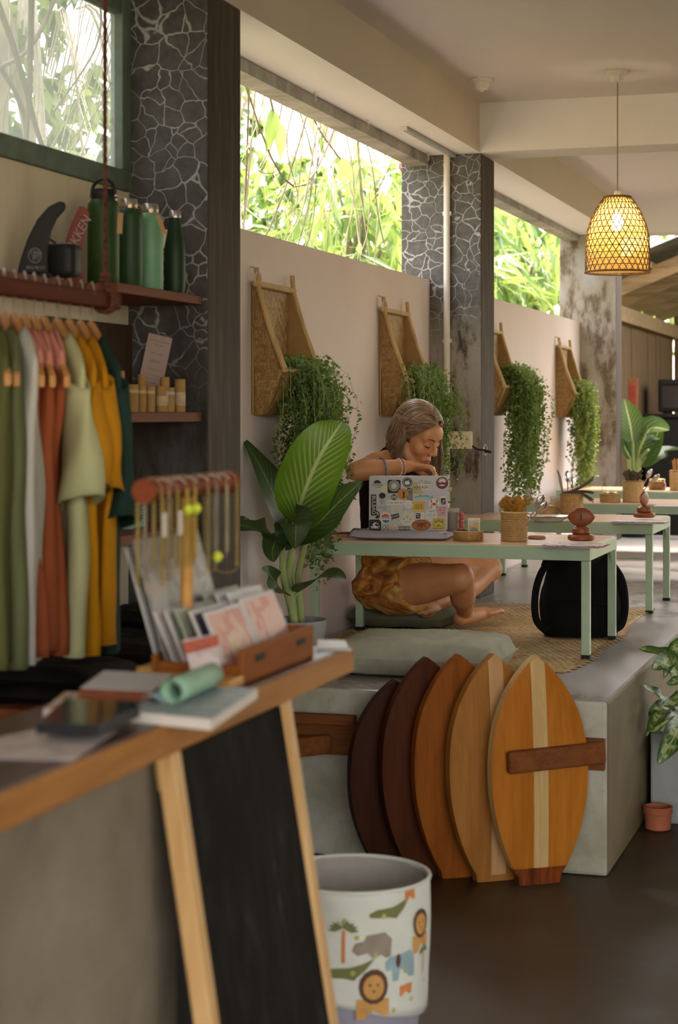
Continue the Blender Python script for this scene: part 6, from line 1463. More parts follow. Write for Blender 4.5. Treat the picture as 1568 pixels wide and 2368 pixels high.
def make_hanger(label, loc, rz, hl=.205):
    t = thing('clothes_hanger', label, 'hanger', loc, rz, group='wooden hangers on the rail')
    b = MB(); P = [(0, 0, -.058), (0, 0, -.032)] + [(.024 * math.sin(q) - .0, 0, .006 - .030 * math.cos(q) - .0) for q in (.2, .7, 1.2, 1.7, 2.3, 2.9, 3.5, 4.1)]; P[1] = (0, 0, -.030)
    b.tube(P, .0021, 6); b.build('hook', m_wire, t)
    for s in (-1, 1):
        b = MB(); top = [(s * hl * k / 8, shz(hl * k / 8) + .013 + .010 * (1 - k / 8) ** 2) for k in range(9)]; bot = [(s * hl * k / 8, shz(hl * k / 8) - (.030 - .018 * k / 8)) for k in range(8, -1, -1)]
        P = top + bot; b.prism(P if s < 0 else P[::-1], (0, 0, 0), (1, 0, 0), (0, 0, 1), .014); b.build('arm', m_hang, t, smooth=False, bevel=.003)
    return t
def cloth_mat(name, c, c2=None):
    k = NT(name); n = k.noise(k.coord((1, 1, .4)), 8, 4); n2 = k.noise(k.coord(), 240, 2)
    k.col(k.ramp(n.outputs['Fac'], [(.3, scale_c(c, .88)), (.7, scale_c(c, 1.1))])); k.set(.9, spec=.1); k.bump(n2.outputs['Fac'], .15, .001); return k.m
def garment(name, label, cat, loc, rz, mat, L, w0=.205, w1=.185, th=.024, sleeve=.25, seed=0, waist=0.0, top_mat=None, neck=.088, fold=.011, nf=5):
    t = thing(name, label, cat, loc, rz, group='garments on the rail')
    def ring(u, v):
        a = u * 2 * PI; w = w0 + (w1 - w0) * v - waist * math.sin(PI * min(1, v * 1.15)) ** 2
        c, s = math.cos(a), math.sin(a); x = w * math.copysign(abs(c) ** .8, c)
        zt = shz(x) + .036 - (.072 * max(0, 1 - abs(x) / neck) ** .6 if abs(x) < neck else 0)
        zm = shz(w0) * .55 + shz(0) * .45
        z = (zt * (1 - v) ** 1.5 + zm * (1 - (1 - v) ** 1.5)) - L * v
        tt = (.0165 * min(1, v / .03) + .0012 + (th - .0165) * min(1, max(0, v - .03) * 3.5)) * (1 + .2 * v); y = tt * math.copysign(abs(s) ** .8, s)
        f = fold * min(1, v * 2.2) * (math.sin(x * 26 * nf / 5 + seed * 2.1 + v * 1.5) + .6 * math.sin(x * 51 * nf / 5 + seed + v * 2.2)) + .006 * mnoise.noise(Vector((x * 9, v * 5, seed)))
        return Vector((x + .004 * math.sin(v * 9 + seed), y + f, z + .006 * math.sin(x * 20 + seed) * v))
    b = MB(); b.grid(ring, 64, 26, wrap=True); o = b.build('body', mat, t, ang=180, solid=.0022)
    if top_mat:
        b = MB(); b.grid(lambda u, v: ring(u, v * .075) + (ring(u, .05) - Vector((ring(u, .05).x, 0, ring(u, .05).z))) * .12 + Vector((0, 0, .002)), 64, 4, wrap=True); b.build('lit_shoulders', top_mat, t, ang=180, solid=.003)  # lighter salmon top stands in for light on the rust shoulders
    if sleeve:
        for s in (-1, 1):
            b = MB()
            def slv(u, v):
                a = u * 2 * PI; cx = s * (.178 + .030 * v); cz = shz(.178) - .010 - sleeve * v; rx = .030 + .050 * min(1, v * 1.6) + .010 * v; ry = .020 + .022 * v
                x = cx + rx * math.cos(a); 
                ztop = cz + (shz(x) - shz(.178) if abs(x) < .215 else -.012) * (1 - v)
                return Vector((x - s * .028 * v, ry * math.sin(a) + .006 * math.sin(v * 6 + a * 2 + seed), ztop - s * .022 * v * math.cos(a) * -1))
            b.grid(slv, 30, 14, wrap=True); b.build('sleeve', mat, t, ang=180, solid=.0022)
            b = MB(); b.tube([slv(k / 30, .985) for k in range(30)], .0022, 5, closed=True); b.build('cuff', mat, t)
    b = MB(); b.tube([ring(k / 64, .995) for k in range(64)], .0024, 5, closed=True); b.build('hem', mat, t)
    return t
C_ = dict(sage=cloth_mat('sage_jersey', (.10, .105, .035, 1)), sage2=cloth_mat('grey_sage_jersey', (.125, .135, .062, 1)), white=cloth_mat('white_jersey', (.50, .47, .42, 1)), rust=cloth_mat('rust_jersey', (.33, .085, .032, 1)), pink=cloth_mat('rust_jersey_lit', (.52, .21, .16, 1)),
          cream=cloth_mat('pale_green_jersey', (.46, .45, .24, 1)), must=cloth_mat('mustard_jersey', (.46, .20, .008, 1)), green=cloth_mat('bottle_green_jersey', (.018, .040, .030, 1)))
hk = [5, 36, 55, 77, 93, 113, 141, 175, 209]
gar = [('sleeveless_top', 'olive sage top at the left edge of the frame', 'top', 'sage', .59, dict(sleeve=0, w0=.195, w1=.185)), ('sleeveless_top', 'grey-sage top, second from the left edge', 'top', 'sage2', .595, dict(sleeve=0, w0=.195, w1=.185)),
       ('long_top', 'white top hanging between the sage and the rust garments', 'top', 'white', .60, dict(sleeve=0, w0=.19, w1=.18)), ('sleeveless_top', 'leftmost rust top, light on its shoulders painted salmon', 'top', 'rust', .605, dict(sleeve=0, w0=.170, w1=.15, waist=.045, top=1)),
       ('sleeveless_top', 'middle one of the three rust tops, light on the shoulders painted salmon', 'top', 'rust', .60, dict(sleeve=0, w0=.172, w1=.15, waist=.04, top=1)), ('sleeveless_top', 'rightmost rust top, light on its shoulders painted salmon, beside the pale green t-shirt', 'top', 'rust', .61, dict(sleeve=0, w0=.168, w1=.15, waist=.05, top=1)),
       ('tshirt', 'pale green-cream t-shirt beside the mustard ones', 't-shirt', 'cream', .60, dict(sleeve=.25)), ('tshirt', 'left mustard yellow t-shirt', 't-shirt', 'must', .61, dict(sleeve=.23)), ('tshirt', 'right mustard yellow t-shirt, overlapping the bottle-green top', 't-shirt', 'must', .60, dict(sleeve=.24))]
hlab = ['hanger with the olive sage top', 'hanger with the grey-sage top', 'hanger with the white top', 'hanger with the leftmost rust top', 'hanger with the middle rust top', 'hanger with the rightmost rust top', 'hanger with the pale green-cream t-shirt', 'hanger with the left mustard t-shirt', 'hanger with the right mustard t-shirt', 'rightmost wooden hanger, holding the bottle-green top']
hk.append(238)
gar.append(('long_top', 'dark bottle-green long-sleeved top, rightmost on the rail', 'top', 'green', .62, dict(sleeve=.30)))
hk = [-22, 8, 32, 56, 78, 101, 132, 160, 186, 211]
RZ = math.radians(-48)
for i, (px, (nm, lab, cat, cm, L, kw)) in enumerate(zip(hk, gar)):
    q = at_x(px, 690, XR); loc = (XR, q.y, ZR); rz = RZ - .012 * (9 - i) + random.Random(i).uniform(-.04, .04)
    make_hanger(('wooden ' + hlab[i]) if i < 9 else hlab[i], loc, rz, .205 if kw.get('top') or i < 2 else .178)
    kw = dict(kw); tp = kw.pop('top', None); kw.setdefault('sleeve', .24)
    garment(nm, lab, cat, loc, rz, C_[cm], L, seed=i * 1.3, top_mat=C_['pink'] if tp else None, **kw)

# ================================================================ shelves and what stands on them
m_shelf = wood('shelf_wood', (.11, .030, .012, 1), (.20, .058, .022, 1), 'Y', .6, .65)
def shelf(label, y0, y1, x1, z0, z1):
    t = thing('shelf', label, 'shelf', (XW, y0, z0)); b = MB(); b.bx(.001, x1 - XW, 0, y1 - y0 - .001, 0, z1 - z0); b.build('board', m_shelf, t, smooth=False, bevel=.002)
    return t
ZA = 1.737
shelf('upper red-brown shelf carrying the row of flasks', 4.29, 4.88, -1.965, 1.712, ZA)
shelf('narrow upper red-brown shelf carrying the two fins', 3.55, 4.288, -2.055, 1.712, ZA)
shelf('middle red-brown shelf carrying the cardboard tubes', 3.75, 4.88, -1.968, 1.375, 1.402)
shelf('lower red-brown shelf carrying the mint tins', 3.75, 4.88, -1.975, 1.052, 1.079)
m_g1 = plain('flask_green', (.022, .055, .014, 1), .45, var=.05); m_g2 = plain('flask_green_mid', (.020, .052, .018, 1), .45, var=.05); m_mint = plain('flask_mint', (.16, .33, .20, 1), .4, var=.04); m_g4 = plain('flask_dark', (.012, .032, .012, 1), .45, var=.05)
m_cap = plain('black_cap', (.010, .010, .011, 1), .5); m_chrome = plain('brushed_cap', (.55, .50, .45, 1), .25, .95, var=.03); m_copper = plain('copper_ring', (.50, .24, .09, 1), .25, .9); m_tag = plain('kraft_tag', (.42, .25, .12, 1), .8, var=.1); m_wtag = plain('white_tag', (.60, .54, .46, 1), .8)
def flask(label, x, y, r, h, mat, kind):
    t = thing('flask', label, 'bottle', (x, y, ZA + .0005)); b = MB()
    if kind == 'slim': prof = [(r * .86, 0), (r * .90, .004), (r, .03), (r, h * .50), (r * .90, h * .64), (r * .62, h * .80), (r * .56, h * .895)]
    else: prof = [(r * .95, 0), (r, .004), (r, h * .80), (r * .97, h * .845), (r * .80, h * .885), (r * .72, h * .895)]
    b.lathe(prof, 36); b.build('body', mat, t)
    b = MB(); z0 = h * .897
    if kind == 'handle':
        b.lathe([(r * .74, z0), (r * .76, z0 + .004), (r * .76, h - .003), (r * .72, h)], 32); c = b.build('cap', m_cap, t)
        b = MB(); b.tube([((r * .80) * math.cos(q), 0, h * .93 + .046 * math.sin(q) ** .8) for q in [PI * k / 16 for k in range(17)]], .0042, 8, flat=1.6); b.build('carry_loop', m_cap, c)
        for s in (-1, 1): b = MB(); b.ell((s * r * .83, 0, h * .93), (.006, .006, .006), None, 10, 6); b.build('pivot', m_chrome, c)
    else:
        rr = r * (.60 if kind == 'slim' else .66); b.lathe([(rr, z0 + .004), (rr, h - .003), (rr * .93, h)], 28); b.build('cap', m_chrome, t)
        b = MB(); b.lathe([(rr * .97, z0), (rr * .97, z0 + .0035)], 28); b.build('neck_ring', m_copper if kind == 'ring' else mat, t)
        if kind == 'ring': b = MB(); b.tube([(-rr * 1.5 + .012 * math.cos(q), -.002, z0 + .012 + .012 * math.sin(q)) for q in [2 * PI * k / 14 for k in range(14)]], .0022, 6, closed=True); b.build('carry_ring', m_chrome, t)
    return t
F1 = flask('largest dark green flask with a black loop cap', -2.065, 4.42, .0425, .258, m_g1, 'handle')
F2 = flask('green flask with a steel ring cap beside the loop-capped one', -2.060, 4.575, .037, .249, m_g2, 'ring')
F3 = flask('pale mint green flask with a steel cap', -2.040, 4.675, .036, .246, m_mint, 'ring')
F4 = flask('slim dark green flask with a narrow neck, rightmost on the shelf', -2.010, 4.780, .030, .237, m_g4, 'slim')
def tag_on(fl, p, w, h, m, rzz, lean, lab):
    q = p - Vector(fl.location); c = Vector(); M = Matrix.Translation(q) @ Euler((0, lean, rzz)).to_matrix().to_4x4()
    b = MB(); b.bx(-w / 2, w / 2, -.0006, .0006, -h, 0); b.tube([(0, 0, -.004), (-.006, .004, .012), (-.012, .010, .02)], .0008, 4); b.v = [tuple(M @ Vector(v)) for v in b.v]; b.build('swing_tag', m, fl, smooth=False, label=lab, kind='stuff')
tag_on(F1, at_d(279, 492, 4.74), .014, .055, m_tag, .3, .05, 'kraft paper swing tag')
tag_on(F3, at_d(365, 498, 4.96), .012, .055, m_tag, .3, -.35, 'kraft paper swing tag')
tag_on(F4, at_d(380, 530, 5.07), .018, .052, m_wtag, .3, .18, 'white price tag')
# fins
def px_shape(pts, cx, cy, d): return [((x - cx) * d / 4200, (cy - y) * d / 4200) for x, y in pts]
p = at_d(78, 640, 4.50); p.z = ZA + .0005
m_fin = plain('matt_black_fin', (.006, .005, .005, 1), .5, var=.1); m_lgrey = plain('grey_print', (.30, .28, .27, 1), .6); m_finred = plain('brick_red_fin', (.22, .050, .034, 1), .55, var=.1)
t = thing('surf_fin', 'black curved surf fin with a round grey emblem on the narrow shelf', 'fin', p, YAW)
b = MB(); b.prism(px_shape([(40, 633), (48, 600), (64, 552), (86, 508), (112, 478), (138, 465), (150, 468), (153, 480), (148, 488), (132, 506), (119, 535), (112, 570), (110, 605), (112, 633)][::-1], 78, 640, 4.5), (0, 0, 0), (1, 0, 0), (0, 0, 1), .010); b.build('blade', m_fin, t, smooth=False, bevel=.004)
b = MB(); b.bx(-.055, .045, -.020, .020, 0, .008); b.build('base_plate', m_fin, t, smooth=False, bevel=.003)
b = MB(); ez = .052; b.tube([(.004 + .0155 * math.cos(q), -.0062, ez + .018 * math.sin(q)) for q in [2 * PI * k / 28 for k in range(28)]], .0009, 4, closed=True)
for s in (0, 1, 2, 3): b.tube([(.004 - .012 + .006 * s + .010 * q, -.0062, ez + .012 - .024 * q * (1 - .2 * s) + .003 * math.sin(q * 5 + s)) for q in (0, .35, .7, 1)], .0008, 4)
for s in (0, 1, 2): b.tube([(.004 + .013 - .006 * s - .006 * q, -.0062, ez + .010 - .020 * q) for q in (0, .5, 1)], .0008, 4)
b.build('emblem', m_lgrey, t, kind='stuff'); add_text('N U N U I', .0105, m_lgrey, t, mat_axes((.006, -.0064, .022), (1, 0, 0), (0, 0, 1)))
p = at_d(175, 650, 4.72); p.z = ZA + .0005; t = thing('surf_fin', 'brick-red surf fin with white lettering behind the black speaker', 'fin', p, YAW)
b = MB(); b.prism(px_shape([(196, 655), (150, 655), (144, 600), (150, 565), (164, 520), (184, 477), (198, 479), (207, 494), (203, 520), (192, 560), (186, 605)], 175, 656, 4.72), (0, 0, 0), (1, 0, 0), (0, 0, 1), .008); b.build('blade', m_finred, t, smooth=False, bevel=.003)
add_text('LØKKEN', .036, m_lgrey, t, mat_axes((.004, -.0048, .118), (math.cos(1.07), 0, math.sin(1.07)), (-math.sin(1.07), 0, math.cos(1.07))), squeeze=.86, shear=.2)
p = at_d(146, 650, 4.56); p.z = ZA + .0005; t = thing('portable_speaker', 'small rounded black speaker with a loop between the two fins', 'speaker', p)
b = MB(); b.grid(lambda u, v: Vector((.043 * (1 if v not in (0, 1) else 0) * (math.copysign(abs(math.cos(u * 2 * PI)) ** .6, math.cos(u * 2 * PI))) * (1 - abs(2 * v - 1) ** 5) ** .2, .036 * math.copysign(abs(math.sin(u * 2 * PI)) ** .6, math.sin(u * 2 * PI)) * (1 - abs(2 * v - 1) ** 5) ** .2, .090 * v)), 36, 16, wrap=True); b.build('body', m_cap, t)
b = MB(); b.tube([(-.036, -.005, .078), (-.050, -.006, .098), (-.036, -.006, .101), (-.018, -.005, .088)], .0028, 8); b.build('loop', m_cap, t)
# middle shelf
ZM = 1.4025; m_kraft = plain('kraft_tube', (.37, .21, .065, 1), .7, var=.12); m_klab = plain('kraft_label', (.48, .36, .20, 1), .7, var=.2, nscale=60); m_blab = plain('lilac_label', (.40, .38, .42, 1), .7, var=.15, nscale=60)
tubes = [(306, 889, .0165, 'widest short kraft tube at the left end of the front row', 0), (328, 892, .0125, 'second short kraft tube from the left in the front row', 0), (348, 893, .013, 'third short kraft tube from the left in the front row', 0), (372, 893, .0145, 'fourth kraft tube of the front row, with a red-printed band', 1), (394, 896, .0125, 'kraft tube with a lilac label', 2)]
for px, py, rr, lab, kd in tubes:
    d = 5.00 + (px - 306) * .0014; p = at_d(px, py, d); h = p.z - ZM; t = thing('cardboard_tube', lab, 'tube', (p.x, p.y, ZM), group='kraft tubes on the middle shelf')
    b = MB(); b.lathe([(rr, 0), (rr, h * .99), (rr * .9, h)], 20); b.build('tube', m_kraft, t); b = MB(); b.lathe([(rr + .0006, h * .70), (rr + .0006, h * .82)] if kd != 1 else [(rr + .0006, h * .25), (rr + .0006, h * .62)], 20, capb=False, capt=False); b.build('label', m_blab if kd == 2 else m_klab, t)
for px, py, rr, lab, d in ((329, 866, .0135, 'tall kraft tube behind the second front tube', 5.10), (381, 872, .0135, 'tall kraft tube behind the lilac-labelled one', 5.12), (416, 877, .0155, 'tall kraft tube standing alone at the right end', 5.16)):
    p = at_d(px, py, d); h = p.z - ZM; t = thing('cardboard_tube', lab, 'tube', (p.x, p.y, ZM), group='kraft tubes on the middle shelf')
    b = MB(); b.lathe([(rr, 0), (rr, h * .99), (rr * .9, h)], 20); b.build('tube', m_kraft, t); b = MB(); b.lathe([(rr + .0006, h * .2), (rr + .0006, h * .6)], 20, capb=False, capt=False); b.build('label', m_klab, t)
p = at_y(334, 890, 4.868); p.z = ZM; t = thing('price_card', 'tilted pinkish price card behind the kraft tubes', 'card', p, rot=(0, math.radians(13), 0))
W_ = .076; H_ = .228; b = MB(); b.bx(-W_ / 2, W_ / 2, -.001, .001, .009, H_); b.build('card', plain('pink_card', (.46, .34, .29, 1), .7, var=.03), t, smooth=False)
m_fp = plain('faint_print', (.26, .17, .14, 1), .8)
for i, (tx, sz, zz) in enumerate((('NATURALLY GOOD', .0058, .148), ('FOR SKIN', .0058, .140), ('FACE STICK', .0062, .122), ('ZINC', .013, .106), ('Made of plants', .0055, .090), ('coconut oil and', .0052, .078), ('cocoa butter for', .0052, .070), ('long days at sea', .0052, .062), ('reef safe and', .0052, .050), ('plastic free', .0052, .042))): add_text(tx, sz, m_fp, t, mat_axes((0, -.0012, zz * 1.42), (1, 0, 0), (0, 0, 1)), depth=.0002, squeeze=1.2)
p = at_x(262, 880, XW + .012); t = thing('notice_board', 'dark brown board on the wall above the middle shelf', 'board', (XW + .0015, p.y, ZM)); y1 = at_x(310, 800, XW + .012).y
b = MB(); z1 = at_x(300, 752, XW + .012).z - ZM; b.prism([(-.42, 0), (y1 - p.y + .015, 0), (y1 - p.y, z1), (-.42, z1)], (.006, 0, 0), (0, 1, 0), (0, 0, 1), .010); b.build('panel', wood('dark_board', (.035, .020, .010, 1), (.07, .04, .02, 1), 'Z', .6, .5), t, smooth=False)
b = MB(); b.bx(.0115, .02, -.42, y1 - p.y + .012, 0, .012); b.build('ledge', m_shelf, t, smooth=False)
p = at_d(281, 935, 4.86); t = thing('lotion_bottle', 'cream lotion bottle half hidden behind the bottle-green top', 'bottle', (p.x, p.y, ZM)); b = MB(); b.lathe([(.016, 0), (.0175, .004), (.0175, .075), (.012, .085), (.008, .088)], 20); b.build('body', plain('cream_bottle', (.45, .36, .20, 1), .5), t); b = MB(); b.lathe([(.0085, .0885), (.0085, .108), (.006, .110)], 16); b.build('cap', m_kraft, t)
ZL = 1.0795; m_mt = plain('mint_tin', (.20, .36, .28, 1), .5, var=.05)
for px, lab, d in ((322, 'mint green tin with dark lettering on the lower shelf', 5.1), (296, 'mint green tin half hidden by the bottle-green top', 5.0)):
    p = at_d(px, 1222, d); t = thing('tin', lab, 'tin', (p.x, p.y, ZL), YAW); b = MB(); b.bx(-.017, .017, -.014, .014, 0, .088); b.build('body', m_mt, t, smooth=False, bevel=.004); b = MB(); b.bx(-.0175, .0175, -.0145, .0145, .088, .094); b.build('lid', m_mt, t, smooth=False, bevel=.002)
    add_text('BALM', .016, m_ink, t, mat_axes((.006, -.0146, .044), (0, 0, -1), (1, 0, 0)), depth=.0002)
# black clothes folded on a low bench
t = thing('bench', 'dark wooden bench under the clothes rail', 'bench', (-1.98, 3.55, 0)); b = MB(); b.bx(-.2, .26, 0, 1.05, .72, .755); b.build('seat', m_shelf, t, smooth=False, bevel=.003)
for x in (-.17, .21):
    for y in (.05, .97): b = MB(); b.bx(x, x + .035, y, y + .035, 0, .7195); b.build('leg', m_shelf, t, smooth=False)
m_blk = fabric('black_jersey', (.010, .008, .008, 1), .3)
for lab, x, y, w, d, h in (('nearest low pile of folded black clothes on the bench', -1.87, 3.74, .30, .30, .075), ('middle pile of folded black clothes on the bench', -1.86, 4.07, .32, .30, .10), ('farthest and tallest pile of folded black clothes on the bench', -1.87, 4.40, .32, .30, .135)):
    t = thing('folded_clothes', lab, 'clothes', (x, y, .7555), group='black clothes on the bench'); n = int(h / .034)
    for i in range(n): b = MB(); cushion_mesh(b, w, d, h / n, 14, 14, .2, i + y, .006); b.build('garment', m_blk, t, loc=(.006 * (i % 2), .004 * i, i * h / n), ang=180)

# ================================================================ counter
HCN = .95; XF = -1.030; XB = -1.285
m_ctop = wood('counter_top', (.060, .028, .022, 1), (.115, .058, .045, 1), 'Y', .5, .30); m_cedge = wood('counter_edge', (.22, .085, .018, 1), (.36, .155, .035, 1), 'Y', .5, .6)
m_blockc = concrete('counter_render', (.205, .165, .115, 1), (.12, .095, .062, 1), (.30, .25, .185, 1), .8, 3.2, .3)
ct = thing('shop_counter', 'narrow shop counter with dark wooden top and rough cement base in the foreground', 'counter', (-1.16, 2.3, 0))
b = MB(); b.bx(XB + 1.16, XF + 1.16 - .012, -1.2, 1.035, HCN - .032, HCN); b.build('worktop', m_ctop, ct, smooth=False, bevel=.003)
b = MB(); b.bx(XF + 1.16 - .0118, XF + 1.16, -1.2, 1.035, HCN - .046, HCN - .0006); b.build('edge_strip', m_cedge, ct, smooth=False, bevel=.003)
b = MB(); b.bx(XB + 1.16 + .02, -1.085 + 1.16, -1.1, .29, 0, HCN - .0325); b.build('cement_base', m_blockc, ct, smooth=False, bevel=.004)
b = MB(); b.bx(XB + 1.16 + .03, -1.125 + 1.16,   .2905, .85, 0, HCN - .0325); b.build('back_panel', m_black, ct, smooth=False)
# chalkboard leaning under the counter edge
m_pine = wood('pine', (.48, .27, .10, 1), (.62, .40, .18, 1), 'Z', .5, .5, dark=(.24, .10, .03, 1))
k = NT('chalkboard'); n = k.noise(k.coord((3, 7, 2)), 2.2, 6, .7, .8); k.col(k.ramp(n.outputs['Fac'], [(.48, (.007, .0055, .0045, 1)), (.62, (.016, .014, .013, 1)), (.74, (.055, .05, .048, 1))])); k.set(.8, spec=.08); m_chalk = k.m
ch = thing('chalkboard', 'blank chalkboard in a pine frame leaning against the counter', 'chalkboard', (-.895, 2.465, 0)); zt = .900; xt = -.155
u_ = Vector((xt, 0, zt)).normalized()
for y in (0.0, .500):
    b = MB(); b.bar((-.02, y + .016, .004), (xt - .005, y + .016, zt), .030, .030, (1, 0, 0)); b.build('frame_rail', m_pine, ch, smooth=False, bevel=.003)
for z in (.10, .86): b = MB(); q = z / zt; b.box((xt * q - .030, .266, z), (.018, .466, .045), Matrix.Rotation(-math.atan2(-xt, zt), 3, 'Y')); b.build('cross_rail', m_pine, ch, smooth=False)
b = MB(); b.bar((-.010 + xt * .02, .266, .02), (xt * .995 - .004, .266, zt * .992), .465, .006, (1, 0, 0)); b.build('board', m_chalk, ch, smooth=False)
# things on the counter: flat sheets lie on the top, outlines measured on that plane
def slab(name, label, cat, pts, z, th, mat, top=None, parent=None, side=None):
    P = [at_h(x, y, z) for x, y in pts]; c = sum(P, Vector()) / len(P); t = thing(name, label, cat, (c.x, c.y, z - th))
    b = MB(); n = len(P); V = [Vector((p.x - c.x, p.y - c.y, 0)) for p in P]
    ar = sum(V[i].x * V[(i + 1) % n].y - V[(i + 1) % n].x * V[i].y for i in range(n))
    if ar < 0: V.reverse()
    b.add(V + [v + Vector((0, 0, th)) for v in V], [tuple(range(n - 1, -1, -1)), tuple(range(n, 2 * n))] + [(i, (i + 1) % n, n + (i + 1) % n, n + i) for i in range(n)])
    b.build('pages', mat, t, smooth=False)
    if top:
        b = MB(); b.add([v * .985 + Vector((0, 0, th + .0006)) for v in V], [tuple(range(n))]); b.build('cover', top, t, smooth=False, solid=.0006)
    return t
Z0 = HCN + .0006
m_map = printed('map_print', (.30, .34, .34, 1), [(.20, .32, .36, 1), (.48, .46, .40, 1), (.42, .16, .12, 1)], 14); m_leaf = printed('leaflet_print', (.58, .50, .47, 1), [(.46, .38, .37, 1), (.58, .50, .47, 1)], 9); m_mag = printed('magazine_print', (.55, .50, .46, 1), [(.50, .28, .10, 1), (.12, .12, .14, 1), (.55, .50, .45, 1)], 16); m_white_p = plain('white_pad', (.50, .49, .50, 1), .7, var=.02)
slab('leaflet', 'printed pink-white leaflet lying at the near end of the counter', 'leaflet', [(-60, 1718), (118, 1678), (272, 1688), (168, 1757), (-60, 1752)], Z0 + .001, .001, m_leaf)
slab('magazine', 'colourful magazine under the black tablet', 'magazine', [(100, 1640), (150, 1600), (330, 1606), (290, 1652)], Z0 + .012, .0115, m_paper, m_mag)
slab('tablet', 'black tablet lying across the magazine and leaflet', 'tablet', [(84, 1672), (150, 1618), (308, 1622), (322, 1634), (238, 1672), (228, 1678)], Z0 + .0275, .0145, m_cap, plain('dark_screen', (.03, .04, .05, 1), .12))
slab('paper_pad', 'thick pad of white paper behind the tablet', 'paper', [(184, 1592), (240, 1551), (402, 1560), (352, 1600)], Z0 + .030, .0165, m_shelf, m_white_p)
slab('map_book', 'thick book with a blue-grey map cover on the counter edge', 'book', [(296, 1645), (392, 1584), (596, 1592), (488, 1664)], Z0 + .016, .0155, m_paper, m_map)
a0, a1 = at_h(398, 1596, HCN + .040), at_h(492, 1556, HCN + .040); c = (a0 + a1) / 2
t = thing('rolled_paper', 'mint green roll of paper on the map book', 'roll', (c.x, c.y, Z0 + .0170)); m_roll = plain('mint_paper', (.25, .40, .28, 1), .6, var=.04); d = (a1 - a0); d.z = 0
b = MB(); dn = d.normalized(); sd = Vector((-dn.y, dn.x, 0)); R0 = .0195
b.grid(lambda u, v: dn * ((v - .5) * d.length) + Vector((0, 0, R0)) + (sd * math.cos(u * 13.5) + Vector((0, 0, 1)) * math.sin(u * 13.5)) * (R0 * (1 - .30 * u)), 60, 4); b.build('sheet', m_roll, t, ang=180, solid=.0008)
b = MB(); b.grid(lambda u, v: dn * ((v - .5) * d.length * .9) + sd * (.018 + .035 * u) + Vector((0, 0, .001 + .010 * math.sin(u * 2.6))), 8, 3); b.build('loose_end', plain('blue_end', (.25, .36, .38, 1), .6, var=.1), t, ang=180, solid=.0008)
# wooden rack with the bracelet stand and the card box
m_box = wood('rack_box', (.16, .045, .008, 1), (.26, .085, .017, 1), 'Y', .5, .6, spec=.07); m_obox = wood('rack_light', (.40, .18, .035, 1), (.52, .27, .065, 1), 'Y', .5, .4)
pb0 = at_h(605, 1586, HCN); Y0 = pb0.y; Y1 = at_h(770, 1520, HCN).y; XBX = -1.062
bx_ = thing('card_box', 'wooden box of postcards and leaflets near the far end of the counter', 'box', (XBX, Y0, HCN + .0005)); LB = Y1 - Y0; WB = .165; HB_ = .058
for nm, q in (('front_board', (-.010, 0, 0, LB, 0, HB_)), ('back_board', (-WB, -WB + .010, 0, LB, 0, HB_ * .75))): b = MB(); b.bx(*q); b.build(nm, m_box, bx_, smooth=False, bevel=.002)
for nm, q in (('end_board', (-WB + .0105, -.0105, 0, .010, 0, HB_ * .55)), ('end_board', (-WB + .0105, -.0105, LB - .010, LB, 0, HB_))): b = MB(); b.bx(*q); b.build(nm, m_box, bx_, smooth=False, bevel=.002)
b = MB(); b.bx(-WB + .0105, -.0105, .0105, LB - .0105, .0, .006); b.build('floor_board', m_box, bx_, smooth=False)
b = MB(); b.bx(-WB - .002, .002, -.075, -.001, 0, .016); b.build('front_tray', m_obox, bx_, smooth=False, bevel=.003)
for y in (LB * .22, LB * .80): b = MB(); b.bx(.0, .0015, y - .022, y + .022, HB_ * .52, HB_ * .72); b.build('label_plate', m_ink, bx_, smooth=False)
def pcard(label, x, y, w, h, lean, mat, mat2=None, ph=None):
    t = thing('postcard', label, 'card', (x, y, HCN + .0075), rot=(0, -lean, 0), group='cards in the counter box'); b = MB(); b.bx(-.0012, .0012, 0, w, 0, h); b.build('card', mat, t, smooth=False)
    if mat2: b = MB(); b.bx(.0013, .0016, w * .06, w * .94, h * .06, h * .94); b.build('print', mat2, t, smooth=False)
    return t
m_pk = printed('pink_print', (.56, .30, .23, 1), [(.50, .20, .16, 1), (.58, .42, .22, 1), (.56, .30, .23, 1)], 13); m_pk2 = printed('pink_print_two', (.58, .34, .27, 1), [(.52, .20, .17, 1), (.58, .34, .27, 1)], 10); m_wp = plain('card_stock', (.56, .53, .51, 1), .6, var=.02); m_gg = plain('grey_green_card', (.33, .35, .27, 1), .6, var=.08); m_dk2 = plain('dark_violet_print', (.07, .05, .10, 1), .6)
lean = math.radians(24); wc = LB * .47
for lab, x, y, h, a, c in (('pink-orange postcard at the front left of the counter box', -.030, .014, .118, m_pk, 1), ('plain pink postcard at the front right of the counter box', -.030, .018 + wc, .125, m_pk2, 1), ('white card with dark print behind the pink-orange postcard', -.054, .014, .120, m_wp, 2), ('white card behind the plain pink postcard', -.050, .020 + wc, .134, m_wp, 0),
                           ('grey-green card in the third row of the counter box', -.080, .014, .122, m_gg, 0), ('pale card at the right of the third row', -.074, .022 + wc, .132, m_wp, 0), ('white-edged card in the fourth row of the counter box', -.100, .014, .118, m_wp, 3), ('grey-green card at the right of the fourth row', -.098, .020 + wc, .132, m_gg, 0), ('pale card at the back left of the counter box', -.120, .014, .116, m_wp, 4)):
    pcard(lab, XBX + x, Y0 + y, wc, h, lean, m_wp if c == 1 else a, {0: None, 1: a, 2: m_dk2, 3: m_gg, 4: m_leaf}[c])
m_clear = NT('clear_sleeve'); m_clear.col((.9, .9, .9, 1)); m_clear.set(.12, trans=.95, ior=1.08, spec=.9); m_clear = m_clear.m
